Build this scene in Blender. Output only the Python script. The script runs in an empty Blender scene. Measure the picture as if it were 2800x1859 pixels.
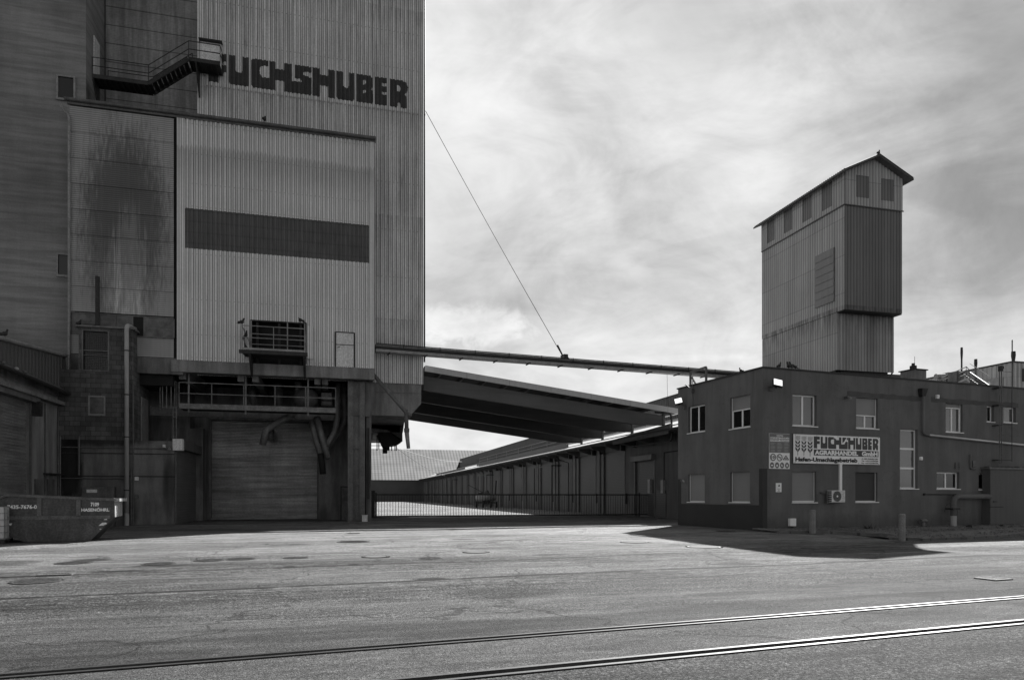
import bpy, bmesh, math, random
from mathutils import Vector, Matrix, noise
random.seed(7)
R = math.radians
# ------------------------------------------------------------------ camera, sky, sun, exposure
TH = R(14.27)          # camera heading, clockwise from the depth axis of the silo
FPX = 1867.0; CXP = 1400.0; HORZ = 1355.0; EYE = 1.7
scene = bpy.context.scene
COL = scene.collection
cam = bpy.data.cameras.new('camera'); camo = bpy.data.objects.new('camera', cam); COL.objects.link(camo)
camo.location = (0, 0, EYE); camo.rotation_euler = (R(90), 0, -TH)
cam.sensor_width = 36; cam.lens = 36*FPX/2800; cam.shift_y = (HORZ-929.5)/2800
cam.clip_start = .1; cam.clip_end = 6000
scene.camera = camo

SUNV = Vector((-.84, -.91, -1.0))      # where the shadow of one metre falls
SUNV.normalize()
sun = bpy.data.lights.new('sun', 'SUN'); sun.energy = 5.0; sun.angle = R(.5); sun.color = (1, .995, .985)
suno = bpy.data.objects.new('sun', sun); COL.objects.link(suno)
suno.rotation_euler = SUNV.to_track_quat('-Z', 'Y').to_euler()
suno.location = (20, 20, 60)
SUND = -SUNV
elev = math.asin(SUND.z); azi = math.atan2(SUND.x, SUND.y)

world = bpy.data.worlds.new('World'); scene.world = world; world.use_nodes = True
wt = world.node_tree; wt.nodes.clear()
def WN(t, **k):
    n = wt.nodes.new(t)
    for a, v in k.items(): setattr(n, a, v)
    return n
def wl(a, b): wt.links.new(a, b)
def wmath(op, a, b=None, clamp=False):
    n = WN('ShaderNodeMath', operation=op, use_clamp=clamp)
    for i, v in enumerate((a, b)):
        if v is None: continue
        if isinstance(v, (int, float)): n.inputs[i].default_value = v
        else: wl(v, n.inputs[i])
    return n.outputs[0]
sky = WN('ShaderNodeTexSky', sky_type='NISHITA', sun_disc=False, sun_elevation=elev, sun_rotation=azi)
sep = WN('ShaderNodeSeparateColor'); wl(sky.outputs[0], sep.inputs[0])
skyred = wmath('MULTIPLY', sep.outputs[0], .8)                 # black and white film behind a red filter: the red of the sky
tc = WN('ShaderNodeTexCoord'); sx = WN('ShaderNodeSeparateXYZ'); wl(tc.outputs['Generated'], sx.inputs[0])
den = wmath('ADD', wmath('MAXIMUM', sx.outputs[2], 0.0), .16)
px_ = wmath('DIVIDE', sx.outputs[0], den); py_ = wmath('DIVIDE', sx.outputs[1], den)
cmb = WN('ShaderNodeCombineXYZ'); wl(px_, cmb.inputs[0]); wl(py_, cmb.inputs[1])
mp = WN('ShaderNodeMapping'); mp.inputs['Rotation'].default_value = (0, 0, R(-58)); mp.inputs['Scale'].default_value = (.55, 1.5, 1)
mp.inputs['Location'].default_value = (1.3, .4, 0); wl(cmb.outputs[0], mp.inputs[0])
def wnoise(scale, detail, rough, vec, dist=0):
    n = WN('ShaderNodeTexNoise'); n.inputs['Scale'].default_value = scale; n.inputs['Detail'].default_value = detail
    n.inputs['Roughness'].default_value = rough; n.inputs['Distortion'].default_value = dist; wl(vec, n.inputs['Vector']); return n.outputs['Fac']
def setramp(e, pts):
    e.remove(e[1]); e[0].position = pts[0][0]; e[0].color = (pts[0][1],)*3+(1,)
    for p, v in pts[1:]: q = e.new(p); q.color = (v, v, v, 1)
def wramp(f, pts):
    n = WN('ShaderNodeValToRGB'); wl(f, n.inputs[0]); e = n.color_ramp.elements
    setramp(e, pts)
    return n.outputs[0]
dv = WN('ShaderNodeMapping'); dv.inputs['Scale'].default_value = (1, 1, 1.9); dv.inputs['Location'].default_value = (.37, .1, .2); wl(tc.outputs['Generated'], dv.inputs[0])
big = wramp(wnoise(1.9, 6, .55, dv.outputs[0], .9), [(.34, 0), (.66, 1)])
fin = wramp(wnoise(5.5, 10, .60, dv.outputs[0], .8), [(.32, 0), (.68, 1)])
mp2 = WN('ShaderNodeMapping'); mp2.inputs['Rotation'].default_value = (0, R(32), R(-15)); mp2.inputs['Scale'].default_value = (1.4, 1.4, 5.5); wl(tc.outputs['Generated'], mp2.inputs[0])
wisp = wramp(wnoise(3.2, 9, .62, mp2.outputs[0], 1.2), [(.3, 0), (.72, 1)])
cl = wmath('ADD', wmath('ADD', wmath('MULTIPLY', big, .46), wmath('MULTIPLY', fin, .34)), wmath('MULTIPLY', wisp, .20))
cval = wramp(cl, [(.12, .62), (.36, .80), (.60, .97), (.88, 1.10)])
cval = wmath('MULTIPLY', cval, 3.42)
def skydir(x, y):
    u = (x-CXP)/FPX; w = (HORZ-y)/FPX; return Vector((u*math.cos(TH)+math.sin(TH), -u*math.sin(TH)+math.cos(TH), w)).normalized()
def patch(x, y, r0, r1, amt, nz=.10, sc=3.0):      # a greyer or brighter stretch of cloud in one direction of the sky
    d = WN('ShaderNodeVectorMath', operation='DOT_PRODUCT'); wl(tc.outputs['Generated'], d.inputs[0]); d.inputs[1].default_value = skydir(x, y)
    ang = wmath('ARCCOSINE', d.outputs['Value']); n = wnoise(sc, 7, .62, tc.outputs['Generated'], .6)
    ang = wmath('ADD', ang, wmath('MULTIPLY', wmath('SUBTRACT', n, .5), nz*2))
    m_ = WN('ShaderNodeMapRange', interpolation_type='SMOOTHSTEP'); wl(ang, m_.inputs[0]); m_.inputs[1].default_value = r0; m_.inputs[2].default_value = r1; m_.inputs[3].default_value = amt; m_.inputs[4].default_value = 1
    return m_.outputs[0]
cv = cval
for q in ((2950, 180, .02, .36, .55, .2, 4), (1950, -200, .0, .28, .66, .18, 4), (2750, 760, .0, .14, .80, .08, 6), (1330, 790, .02, .17, .84, .10, 6), (1150, 560, 0, .2, .9, .1, 5)):
    cv = wmath('MULTIPLY', cv, patch(*q))
def puff(x, y, a, b, amt, nz, sc):      # a small flat cloud
    d0 = skydir(x, y); r_ = Vector((d0.y, -d0.x, 0)).normalized(); u_ = r_.cross(d0)
    o = []
    for v_, s_ in ((r_, a), (u_, b)):
        d = WN('ShaderNodeVectorMath', operation='DOT_PRODUCT'); wl(tc.outputs['Generated'], d.inputs[0]); d.inputs[1].default_value = v_; o.append(wmath('POWER', wmath('ABSOLUTE', wmath('DIVIDE', d.outputs['Value'], s_)), 2))
    f_ = WN('ShaderNodeVectorMath', operation='DOT_PRODUCT'); wl(tc.outputs['Generated'], f_.inputs[0]); f_.inputs[1].default_value = d0
    q = wmath('ADD', wmath('SQRT', wmath('ADD', o[0], o[1])), wmath('MULTIPLY', wmath('SUBTRACT', wnoise(sc, 8, .65, tc.outputs['Generated'], .5), .5), nz))
    m_ = WN('ShaderNodeMapRange', interpolation_type='SMOOTHSTEP'); wl(q, m_.inputs[0]); m_.inputs[1].default_value = .5; m_.inputs[2].default_value = 1.05; m_.inputs[3].default_value = 1; m_.inputs[4].default_value = 0
    return wmath('ADD', 1, wmath('MULTIPLY', wmath('MULTIPLY', m_.outputs[0], wmath('GREATER_THAN', f_.outputs['Value'], .5)), amt-1))
cv = wmath('MULTIPLY', cv, puff(1250, 885, .10, .034, 1.42, 1.9, 14))
cv = wmath('MULTIPLY', cv, puff(1700, 985, .25, .006, 1.05, 1.5, 9))
# clouds fill only the sunward half of the sky; behind the photographer it is clear
fw = WN('ShaderNodeVectorMath', operation='DOT_PRODUCT'); wl(tc.outputs['Generated'], fw.inputs[0])
fd = Vector((math.sin(TH+.12), math.cos(TH+.12), .25)).normalized(); fw.inputs[1].default_value = fd
mr = WN('ShaderNodeMapRange', interpolation_type='SMOOTHSTEP'); wl(fw.outputs['Value'], mr.inputs[0])
mr.inputs[1].default_value = .15; mr.inputs[2].default_value = .62
mix = WN('ShaderNodeMix', data_type='FLOAT'); wl(mr.outputs[0], mix.inputs[0]); wl(skyred, mix.inputs[2]); wl(cv, mix.inputs[3])
bg = WN('ShaderNodeBackground'); bg.inputs[1].default_value = .1; wl(mix.outputs[0], bg.inputs[0])
wo = WN('ShaderNodeOutputWorld'); wl(bg.outputs[0], wo.inputs[0])
vs = scene.view_settings; vs.view_transform = 'Standard'; vs.look = 'None'; vs.exposure = 1.4; vs.gamma = 1; vs.use_curve_mapping = False

# ------------------------------------------------------------------ frames: level coordinate systems, and how a pixel of the photo meets their planes
class Frame:
    def __init__(s, o, yaw):
        s.o = Vector((o[0], o[1], 0)); s.yaw = yaw
        s.M = Matrix.Translation(s.o) @ Matrix.Rotation(yaw, 4, 'Z'); s.I = s.M.inverted()
    def ray(s, x, y):
        u = (x-CXP)/FPX; w = (HORZ-y)/FPX
        d = Vector((u*math.cos(TH)+math.sin(TH), -u*math.sin(TH)+math.cos(TH), w))
        a = s.I @ Vector((0, 0, EYE)); b = s.I.to_3x3() @ d
        return a, b
    def on(s, x, y, ax, val):
        a, b = s.ray(x, y); t = (val-a[ax])/b[ax]; return a+b*t
    def X(s, x, y, v): return s.on(x, y, 0, v)
    def Y(s, x, y, v): return s.on(x, y, 1, v)
    def Z(s, x, y, v=0.0): return s.on(x, y, 2, v)
S = Frame((0, 0), 0)
OY = R(6.28)
O = Frame((19.92, 29.04), OY)       # the office: origin at its street corner
# ------------------------------------------------------------------ objects
WM = {}
def tag(o, label=None, cat=None, group=None, kind=None):
    if label: o['label'] = label
    if cat: o['category'] = cat
    if group: o['group'] = group
    if kind: o['kind'] = kind
    return o
def thing(name, label, cat, loc, F=S, group=None, kind=None):
    o = bpy.data.objects.new(name, None); COL.objects.link(o); o.empty_display_size = .3
    w = F.M @ Vector(loc); o.location = w; o.rotation_euler = (0, 0, F.yaw)
    WM[o] = Matrix.Translation(w) @ Matrix.Rotation(F.yaw, 4, 'Z')
    return tag(o, label, cat, group, kind)
class MB:
    def __init__(s, F=S): s.F = F; s.bm = bmesh.new()
    def v(s, p): return s.bm.verts.new(p)
    def face(s, pts):
        try: return s.bm.faces.new([s.bm.verts.new(p) for p in pts])
        except ValueError: return None
    def box(s, x0, x1, y0, y1, z0, z1):
        if x1 < x0: x0, x1 = x1, x0
        if y1 < y0: y0, y1 = y1, y0
        if z1 < z0: z0, z1 = z1, z0
        v = [s.bm.verts.new((x, y, z)) for x in (x0, x1) for y in (y0, y1) for z in (z0, z1)]
        for f in ((0, 1, 3, 2), (4, 6, 7, 5), (0, 4, 5, 1), (2, 3, 7, 6), (0, 2, 6, 4), (1, 5, 7, 3)): s.bm.faces.new([v[i] for i in f])
        return s
    def hexa(s, a, b):      # two quads, joined
        va = [s.bm.verts.new(p) for p in a]; vb = [s.bm.verts.new(p) for p in b]; n = len(a)
        s.bm.faces.new(va[::-1]); s.bm.faces.new(vb)
        for i in range(n): s.bm.faces.new([va[i], va[(i+1) % n], vb[(i+1) % n], vb[i]])
        return s
    def prism(s, poly, ax, a, b):     # polygon in the two other axes, extruded along ax
        def P(q, t):
            q = list(q); q.insert(ax, t); return q
        return s.hexa([P(q, a) for q in poly], [P(q, b) for q in poly])
    def tube(s, pts, r, n=8, cap=True, r2=None):
        pts = [Vector(p) for p in pts]; rings = []; N = len(pts); up = None
        for i, p in enumerate(pts):
            d = (pts[min(i+1, N-1)]-pts[max(i-1, 0)]).normalized()
            if up is None or abs(up.dot(d)) > .98:
                up = Vector((0, 0, 1)) if abs(d.z) < .9 else Vector((0, 1, 0))
            a = d.cross(up).normalized(); b = a.cross(d).normalized(); up = b
            k = 1
            if 0 < i < N-1:
                c = (pts[i]-pts[i-1]).normalized().dot((pts[i+1]-pts[i]).normalized()); k = 1/max(.5, math.sqrt(max(.01, (1+c)/2)))
            rr = r if r2 is None else r+(r2-r)*i/(N-1)
            rings.append([s.bm.verts.new(p+(a*math.cos(2*math.pi*j/n)+b*math.sin(2*math.pi*j/n))*rr*k) for j in range(n)])
        for A, B in zip(rings, rings[1:]):
            for j in range(n): s.bm.faces.new([A[j], A[(j+1) % n], B[(j+1) % n], B[j]])
        if cap: s.bm.faces.new(rings[0][::-1]); s.bm.faces.new(rings[-1])
        return s
    def bar(s, a, b, w, h, up=(0, 0, 1)):
        a = Vector(a); b = Vector(b); d = (b-a).normalized(); up = Vector(up)
        if abs(d.dot(up)) > .98: up = Vector((0, 1, 0))
        x = d.cross(up).normalized()*w/2; y = x.cross(d).normalized()*h/2
        return s.hexa([a-x-y, a+x-y, a+x+y, a-x+y], [b-x-y, b+x-y, b+x+y, b-x+y])
    def ball(s, c, r, sc=(1, 1, 1), n=10):
        m = Matrix.Translation(c) @ Matrix.Diagonal((sc[0], sc[1], sc[2], 1))
        bmesh.ops.create_uvsphere(s.bm, u_segments=n, v_segments=max(6, n*2//3), radius=r, matrix=m); return s
    def build(s, name, mat, parent=None, smooth=False, bevel=0, **tags):
        F = s.F; me = bpy.data.meshes.new(name)
        bmesh.ops.recalc_face_normals(s.bm, faces=s.bm.faces[:]) if not getattr(s, 'keep', False) else None
        if bevel:
            bmesh.ops.bevel(s.bm, geom=s.bm.edges[:], offset=bevel, segments=1, affect='EDGES')
        for v in s.bm.verts: v.co = F.M @ v.co
        o = bpy.data.objects.new(name, me)
        if parent is not None:
            L = WM[parent]; o.parent = parent; WM[o] = L
        else:
            cs = [v.co for v in s.bm.verts]
            c = Vector(((min(q.x for q in cs)+max(q.x for q in cs))/2, (min(q.y for q in cs)+max(q.y for q in cs))/2, min(q.z for q in cs)))
            L = Matrix.Translation(c) @ Matrix.Rotation(F.yaw, 4, 'Z'); WM[o] = L
            o.location = c; o.rotation_euler = (0, 0, F.yaw)
        I = L.inverted()
        for v in s.bm.verts: v.co = I @ v.co
        s.bm.to_mesh(me); s.bm.free()
        me.materials.append(mat)
        if smooth:
            for p in me.polygons: p.use_smooth = True
        COL.objects.link(o)
        return tag(o, **tags)
def each(mb, name, mat, parent, **k):      # every connected piece becomes a part of its own
    seen = set(); out = []
    for v0 in mb.bm.verts[:]:
        if v0 in seen: continue
        st = [v0]; isl = []; seen.add(v0)
        while st:
            v = st.pop(); isl.append(v)
            for e in v.link_edges:
                w = e.other_vert(v)
                if w not in seen: seen.add(w); st.append(w)
        m = MB(mb.F); idx = {v: m.bm.verts.new(v.co) for v in isl}
        for f in {f for v in isl for f in v.link_faces}: m.bm.faces.new([idx[v] for v in f.verts])
        out.append(m.build(name, mat, parent, **k))
    mb.bm.free(); return out
def copy_tree(o, parent=None):
    c = o.copy(); COL.objects.link(c); c.parent = parent
    for ch in [q for q in bpy.data.objects if q.parent is o]: copy_tree(ch, c)
    return c
def arc(c, r, a0, a1, n, e1, e2):
    c = Vector(c); e1 = Vector(e1); e2 = Vector(e2)
    return [c+e1*r*math.cos(a0+(a1-a0)*i/n)+e2*r*math.sin(a0+(a1-a0)*i/n) for i in range(n+1)]
def bend(pts, r, n=4):      # round the corners of a polyline
    P = [Vector(p) for p in pts]; out = [P[0]]
    for i in range(1, len(P)-1):
        a = (P[i-1]-P[i]); b = (P[i+1]-P[i]); k = min(r, a.length*.45, b.length*.45)
        p0 = P[i]+a.normalized()*k; p1 = P[i]+b.normalized()*k
        for j in range(n+1):
            t = j/n; out.append(p0*(1-t)**2+P[i]*2*t*(1-t)+p1*t*t)
    return out+[P[-1]]
# corrugated sheet: u along, z up, mapf(u, d, z) with d outwards
TRAP = [(0, 0), (.34, 0), (.46, 1), (.88, 1)]
SINE = [(0, 0), (.25, .5), (.5, 1), (.75, .5)]
def corr(mb, u0, u1, z0, z1, mapf, pitch, depth, prof=TRAP, holes=()):
    fz0 = z0 if callable(z0) else (lambda u: z0); fz1 = z1 if callable(z1) else (lambda u: z1)
    k0 = math.floor(u0/pitch); pts = []
    k = k0
    while k*pitch < u1:
        for a, h in prof:
            pts.append((k*pitch+a*pitch, h*depth))
        k += 1
    pts.append((k*pitch, prof[0][1]*depth))
    def dep(u):
        for (a, ha), (b, hb) in zip(pts, pts[1:]):
            if a <= u <= b: return ha+(hb-ha)*(u-a)/(b-a) if b > a else ha
        return 0
    us = [u0]+[p[0] for p in pts if u0+1e-4 < p[0] < u1-1e-4]
    for h in holes: us += [h[0], h[1]]
    us = sorted(set([u for u in us if u0 <= u <= u1]+[u1]))
    for a, b in zip(us, us[1:]):
        if b-a < 1e-5: continue
        m = (a+b)/2; iv = [(fz0, fz1)]
        for (ha, hb, hz0, hz1) in holes:
            if ha < m < hb:
                new = []
                for (p, q) in iv:
                    if hz0 >= q(m) or hz1 <= p(m): new.append((p, q)); continue
                    if hz0 > p(m): new.append((p, lambda u, z=hz0: z))
                    if hz1 < q(m): new.append((lambda u, z=hz1: z, q))
                iv = new
        da, db = dep(a), dep(b)
        for p, q in iv:
            if q(m)-p(m) > .001:
                mb.face([mapf(a, da, p(a)), mapf(b, db, p(b)), mapf(b, db, q(b)), mapf(a, da, q(a))])
    return dep
def holed(mb, u0, u1, z0, z1, holes, mapf, depth):    # flat wall with openings and their reveals
    us = sorted(set([u0, u1]+[h[i] for h in holes for i in (0, 1)])); zs = sorted(set([z0, z1]+[h[i] for h in holes for i in (2, 3)]))
    for a, b in zip(us, us[1:]):
        for c, d in zip(zs, zs[1:]):
            m = ((a+b)/2, (c+d)/2)
            if any(h[0] < m[0] < h[1] and h[2] < m[1] < h[3] for h in holes): continue
            mb.face([mapf(a, 0, c), mapf(b, 0, c), mapf(b, 0, d), mapf(a, 0, d)])
    for (a, b, c, d) in holes:
        for (p, q) in (((a, c), (b, c)), ((b, c), (b, d)), ((b, d), (a, d)), ((a, d), (a, c))):
            mb.face([mapf(p[0], 0, p[1]), mapf(q[0], 0, q[1]), mapf(q[0], -depth, q[1]), mapf(p[0], -depth, p[1])])
    mb.keep = False
def text_mesh(mb, txt, mapf, bold=.02, squeeze=None):
    """lays the writing into the unit square and maps it with mapf(a, b), a to the right, b up"""
    cu = bpy.data.curves.new('t', 'FONT'); cu.body = txt; cu.offset = bold; cu.resolution_u = 3
    ob = bpy.data.objects.new('t', cu); COL.objects.link(ob); dg = bpy.context.evaluated_depsgraph_get(); dg.update()
    me = bpy.data.meshes.new_from_object(ob.evaluated_get(dg))
    xs = [v.co.x for v in me.vertices]; ys = [v.co.y for v in me.vertices]
    x0, x1, y0, y1 = min(xs), max(xs), min(ys), max(ys)
    if squeeze: y0, y1 = squeeze
    vv = [mb.bm.verts.new(mapf((v.co.x-x0)/(x1-x0), (v.co.y-y0)/(y1-y0))) for v in me.vertices]
    for p in me.polygons:
        try: mb.bm.faces.new([vv[i] for i in p.vertices])
        except ValueError: pass
    bpy.data.objects.remove(ob); bpy.data.curves.remove(cu); bpy.data.meshes.remove(me)
# ------------------------------------------------------------------ materials (grey throughout: the photograph is black and white)
class NT:
    def __init__(s, m): s.t = m.node_tree
    def n(s, t, **k):
        x = s.t.nodes.new(t)
        for a, v in k.items(): setattr(x, a, v)
        return x
    def l(s, a, b): s.t.links.new(a, b)
    def m(s, op, a, b=None, c=None, clamp=False):
        x = s.n('ShaderNodeMath', operation=op, use_clamp=clamp)
        for i, v in enumerate((a, b, c)):
            if v is None: continue
            if isinstance(v, (int, float)): x.inputs[i].default_value = v
            else: s.l(v, x.inputs[i])
        return x.outputs[0]
    def noise(s, vec, scale, sc=(1, 1, 1), detail=5, rough=.6, dist=0, rot=0):
        mp = s.n('ShaderNodeMapping'); s.l(vec, mp.inputs[0]); mp.inputs['Scale'].default_value = sc; mp.inputs['Rotation'].default_value = (0, 0, rot)
        x = s.n('ShaderNodeTexNoise'); s.l(mp.outputs[0], x.inputs['Vector']); x.inputs['Scale'].default_value = scale
        x.inputs['Detail'].default_value = detail; x.inputs['Roughness'].default_value = rough; x.inputs['Distortion'].default_value = dist
        return x.outputs['Fac']
    def sm(s, v, a, b, lo=0, hi=1):
        x = s.n('ShaderNodeMapRange', interpolation_type='SMOOTHSTEP'); s.l(v, x.inputs[0])
        x.inputs[1].default_value = a; x.inputs[2].default_value = b; x.inputs[3].default_value = lo; x.inputs[4].default_value = hi
        return x.outputs[0]
def mk(name, base, rough=.8, metal=0, var=.2, vs_=.6, streak=0, ss=(5, 5, .22), sheet=None, speck=0, ssc=40, bump=0, bsc=30, blobs=(), spec=.3, hstreak=0, grime=None, joints=None, extra=None):
    m = bpy.data.materials.new(name); m.use_nodes = True; k = NT(m); bs = m.node_tree.nodes['Principled BSDF']
    tcn = k.n('ShaderNodeTexCoord'); ob = tcn.outputs['Object']
    f = None
    def mul(x):
        nonlocal f
        f = x if f is None else k.m('MULTIPLY', f, x)
    if var: mul(k.sm(k.noise(ob, vs_), .25, .75, 1-var, 1+var))
    if streak: mul(k.sm(k.noise(ob, 1, ss, 4, .65), .32, .68, 1-streak, 1+streak*.6))
    if hstreak: mul(k.sm(k.noise(ob, 1, (.25, .25, 3.5), 5, .65, .3), .3, .7, 1-hstreak, 1+hstreak))
    if speck: mul(k.sm(k.noise(ob, ssc, (1, 1, 1), 3, .7), .3, .7, 1-speck, 1+speck))
    sp = k.n('ShaderNodeSeparateXYZ'); k.l(ob, sp.inputs[0])
    if sheet:
        px, pz, amt = sheet
        c = k.n('ShaderNodeCombineXYZ'); k.l(k.m('FLOOR', k.m('DIVIDE', sp.outputs[0], px)), c.inputs[0]); k.l(k.m('FLOOR', k.m('DIVIDE', sp.outputs[2], pz)), c.inputs[1]); k.l(k.m('FLOOR', k.m('DIVIDE', sp.outputs[1], px)), c.inputs[2])
        w = k.n('ShaderNodeTexWhiteNoise', noise_dimensions='3D'); k.l(c.outputs[0], w.inputs['Vector'])
        mul(k.m('ADD', k.m('MULTIPLY', w.outputs['Value'], 2*amt), 1-amt))
    for (c, r, amt, nz, scl) in blobs:        # a stain: centre, radii, strength (negative: paler), raggedness, stretch of its edge
        mpn = k.n('ShaderNodeMapping', vector_type='POINT'); k.l(ob, mpn.inputs[0])
        mpn.inputs['Scale'].default_value = [1/q for q in r]; mpn.inputs['Location'].default_value = [-a/b for a, b in zip(c, r)]
        ln = k.n('ShaderNodeVectorMath', operation='LENGTH'); k.l(mpn.outputs[0], ln.inputs[0])
        d = k.m('ADD', ln.outputs['Value'], k.m('MULTIPLY', k.m('SUBTRACT', k.noise(ob, 1, scl, 6, .7), .5), nz))
        mul(k.sm(d, .55, 1.1, 1-amt, 1))
    if extra: 
        x = extra(k, ob, sp)
        if x is not None: mul(x)
    if joints:          # dark thin lines every so many metres: (axis, spacing, width, strength)
        for (ax, spc, wd, st) in joints:
            fr = k.m('FRACT', k.m('DIVIDE', sp.outputs[ax], spc)); mul(k.sm(k.m('ABSOLUTE', k.m('SUBTRACT', fr, .5)), .5-wd/spc, .5-.4*wd/spc, 1, 1-st))
    if f is None: f = k.m('ADD', 1, 0)
    val = k.m('MULTIPLY', f, base)
    cc = k.n('ShaderNodeCombineColor'); [k.l(val, cc.inputs[i]) for i in range(3)]
    k.l(cc.outputs[0], bs.inputs['Base Color'])
    bs.inputs['Roughness'].default_value = rough; bs.inputs['Metallic'].default_value = metal; bs.inputs['Specular IOR Level'].default_value = spec
    if bump:
        b = k.n('ShaderNodeBump'); b.inputs['Strength'].default_value = bump; b.inputs['Distance'].default_value = .02
        k.l(k.noise(ob, bsc, (1, 1, 1), 4, .65), b.inputs['Height']); k.l(b.outputs[0], bs.inputs['Normal'])
    return m
M = {}
def gd(k, ob, sp):      # asphalt: bands that run along the rails, coarse and fine surface, cracks, patches
    dn = k.n('ShaderNodeVectorMath', operation='DOT_PRODUCT'); k.l(ob, dn.inputs[0]); dn.inputs[1].default_value = (-math.sin(OY), math.cos(OY), 0)
    wob = k.noise(ob, .35, (1, 1, 1), 3, .6)
    d = k.m('ADD', dn.outputs['Value'], k.m('MULTIPLY', k.m('SUBTRACT', wob, .5), k.sm(dn.outputs['Value'], 7, 12, .12, 1.6)))
    dd = dn.outputs['Value']
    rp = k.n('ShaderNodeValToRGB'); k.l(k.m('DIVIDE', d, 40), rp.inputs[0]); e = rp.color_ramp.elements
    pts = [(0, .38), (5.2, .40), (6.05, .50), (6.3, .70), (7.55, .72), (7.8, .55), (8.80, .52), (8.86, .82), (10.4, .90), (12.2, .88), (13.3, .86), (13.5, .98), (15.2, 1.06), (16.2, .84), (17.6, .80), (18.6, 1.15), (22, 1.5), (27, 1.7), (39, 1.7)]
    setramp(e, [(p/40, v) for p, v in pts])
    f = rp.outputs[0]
    coarse = k.sm(k.noise(ob, 26, (1, 1, 1), 3, .75), .41, .59, .30, 1.85)
    al = k.n('ShaderNodeVectorMath', operation='DOT_PRODUCT'); k.l(ob, al.inputs[0]); al.inputs[1].default_value = (math.cos(OY), math.sin(OY), 0)
    d2 = k.m('ADD', k.m('ADD', dd, k.m('MULTIPLY', al.outputs['Value'], .1)), k.m('MULTIPLY', k.m('SUBTRACT', k.noise(ob, .9, (.35, 1.6, 1), 8, .72, 0, -OY), .5), 2.6))
    bandm = k.sm(k.m('ABSOLUTE', k.m('SUBTRACT', d2, 12.0)), .75, 1.15, 1, 0)      # a strip of coarse worn asphalt across the whole yard
    lens = k.sm(k.noise(ob, .26, (.35, 2.2, 1), 6, .62, .2, -OY), .52, .57)          # lens shaped worn places
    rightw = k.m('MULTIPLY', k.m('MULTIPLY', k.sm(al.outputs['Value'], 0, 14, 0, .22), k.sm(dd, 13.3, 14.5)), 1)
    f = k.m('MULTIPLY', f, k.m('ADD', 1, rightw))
    f = k.m('MULTIPLY', f, k.m('SUBTRACT', 1, k.m('MULTIPLY', bandm, .36)))
    f = k.m('MULTIPLY', f, k.m('SUBTRACT', 1, k.m('MULTIPLY', lens, .20)))
    fine = k.sm(k.noise(ob, 70, (1, 1, 1), 2, .7), .38, .62, .34, 1.8)
    strk = k.sm(k.noise(ob, 1, (.3, 3.2, 1), 6, .68, .4, -OY), .3, .7, .70, 1.26)
    mid = k.sm(k.noise(ob, 1.6, (.6, 1.5, 1), 7, .7, .2, -OY), .3, .7, .74, 1.24)
    f = k.m('MULTIPLY', k.m('MULTIPLY', f, fine), k.m('MULTIPLY', strk, mid))
    # the coarse chippings show most in the dark bands and in the foreground
    cm = k.m('MAXIMUM', k.m('MAXIMUM', k.sm(dd, 5.9, 6.6, 1, .45), bandm), k.m('MULTIPLY', lens, .8))
    f = k.m('MULTIPLY', f, k.m('ADD', k.m('MULTIPLY', cm, k.m('SUBTRACT', coarse, 1)), 1))
    gr = k.sm(k.noise(ob, 11, (1, 1, 1), 7, .82), .40, .60, .48, 1.55)
    bd = k.m('MULTIPLY', k.sm(d, 11.9, 12.3), k.sm(d, 13.2, 13.5, 1, 0)); bd = k.m('MAXIMUM', bd, k.m('MULTIPLY', k.sm(d, 15.4, 16.2), k.sm(d, 18, 19, 1, 0)))
    bl = k.sm(k.noise(ob, 5, (.6, 1.6, 1), 8, .85, 0, -OY), .44, .56, .45, 1.35)
    gr = k.m('ADD', 1, k.m('MULTIPLY', k.m('SUBTRACT', gr, 1), k.m('MAXIMUM', cm, .4)))
    f = k.m('MULTIPLY', k.m('MULTIPLY', f, gr), k.m('ADD', k.m('MULTIPLY', bd, k.m('SUBTRACT', bl, 1)), 1))
    pa = k.sm(k.noise(ob, .17, (.5, 1.9, 1), 4, .5, .3, -OY), .53, .54, 1, .72)
    pb = k.sm(k.noise(ob, .11, (.7, 1.4, 1), 5, .6, .3, -OY-.15), .57, .577, 1, .76)
    f = k.m('MULTIPLY', f, k.m('MULTIPLY', pa, pb))
    # dark flecks: missing chippings
    vo = k.n('ShaderNodeTexVoronoi'); vo.inputs['Scale'].default_value = 14; k.l(ob, vo.inputs['Vector'])
    pit = k.sm(vo.outputs['Distance'], .12, .24, .30, 1)
    pm = k.sm(k.noise(ob, .5, (.5, 1.6, 1), 6, .75, 0, -OY), .50, .56)
    f = k.m('MULTIPLY', f, k.m('ADD', k.m('MULTIPLY', pm, k.m('SUBTRACT', pit, 1)), 1))
    v3 = k.n('ShaderNodeTexVoronoi'); v3.inputs['Scale'].default_value = 21; k.l(ob, v3.inputs['Vector'])
    f = k.m('MULTIPLY', f, k.sm(v3.outputs['Distance'], .08, .17, 1.9, 1))
    # joints
    wj = k.m('MULTIPLY', k.m('SUBTRACT', k.noise(ob, 1.3, (1, 1, 1), 5, .7), .5), .25)
    for (d0, w, st) in ((13.45, .12, .85), (12.05, .05, .5), (17.0, .10, .7), (24.6, .12, .5), (9.9, .03, .4), (15.4, .05, .45)):
        brk = k.sm(k.noise(ob, .6, (1, 1, 1), 5, .7), .34, .46)
        q = k.m('ABSOLUTE', k.m('SUBTRACT', k.m('ADD', dd, wj), d0)); f = k.m('MULTIPLY', f, k.m('SUBTRACT', 1, k.m('MULTIPLY', k.sm(q, w*.4, w*1.3, st, 0), brk)))
    # cracks
    v2 = k.n('ShaderNodeTexVoronoi', feature='DISTANCE_TO_EDGE'); v2.inputs['Scale'].default_value = .16
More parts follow.
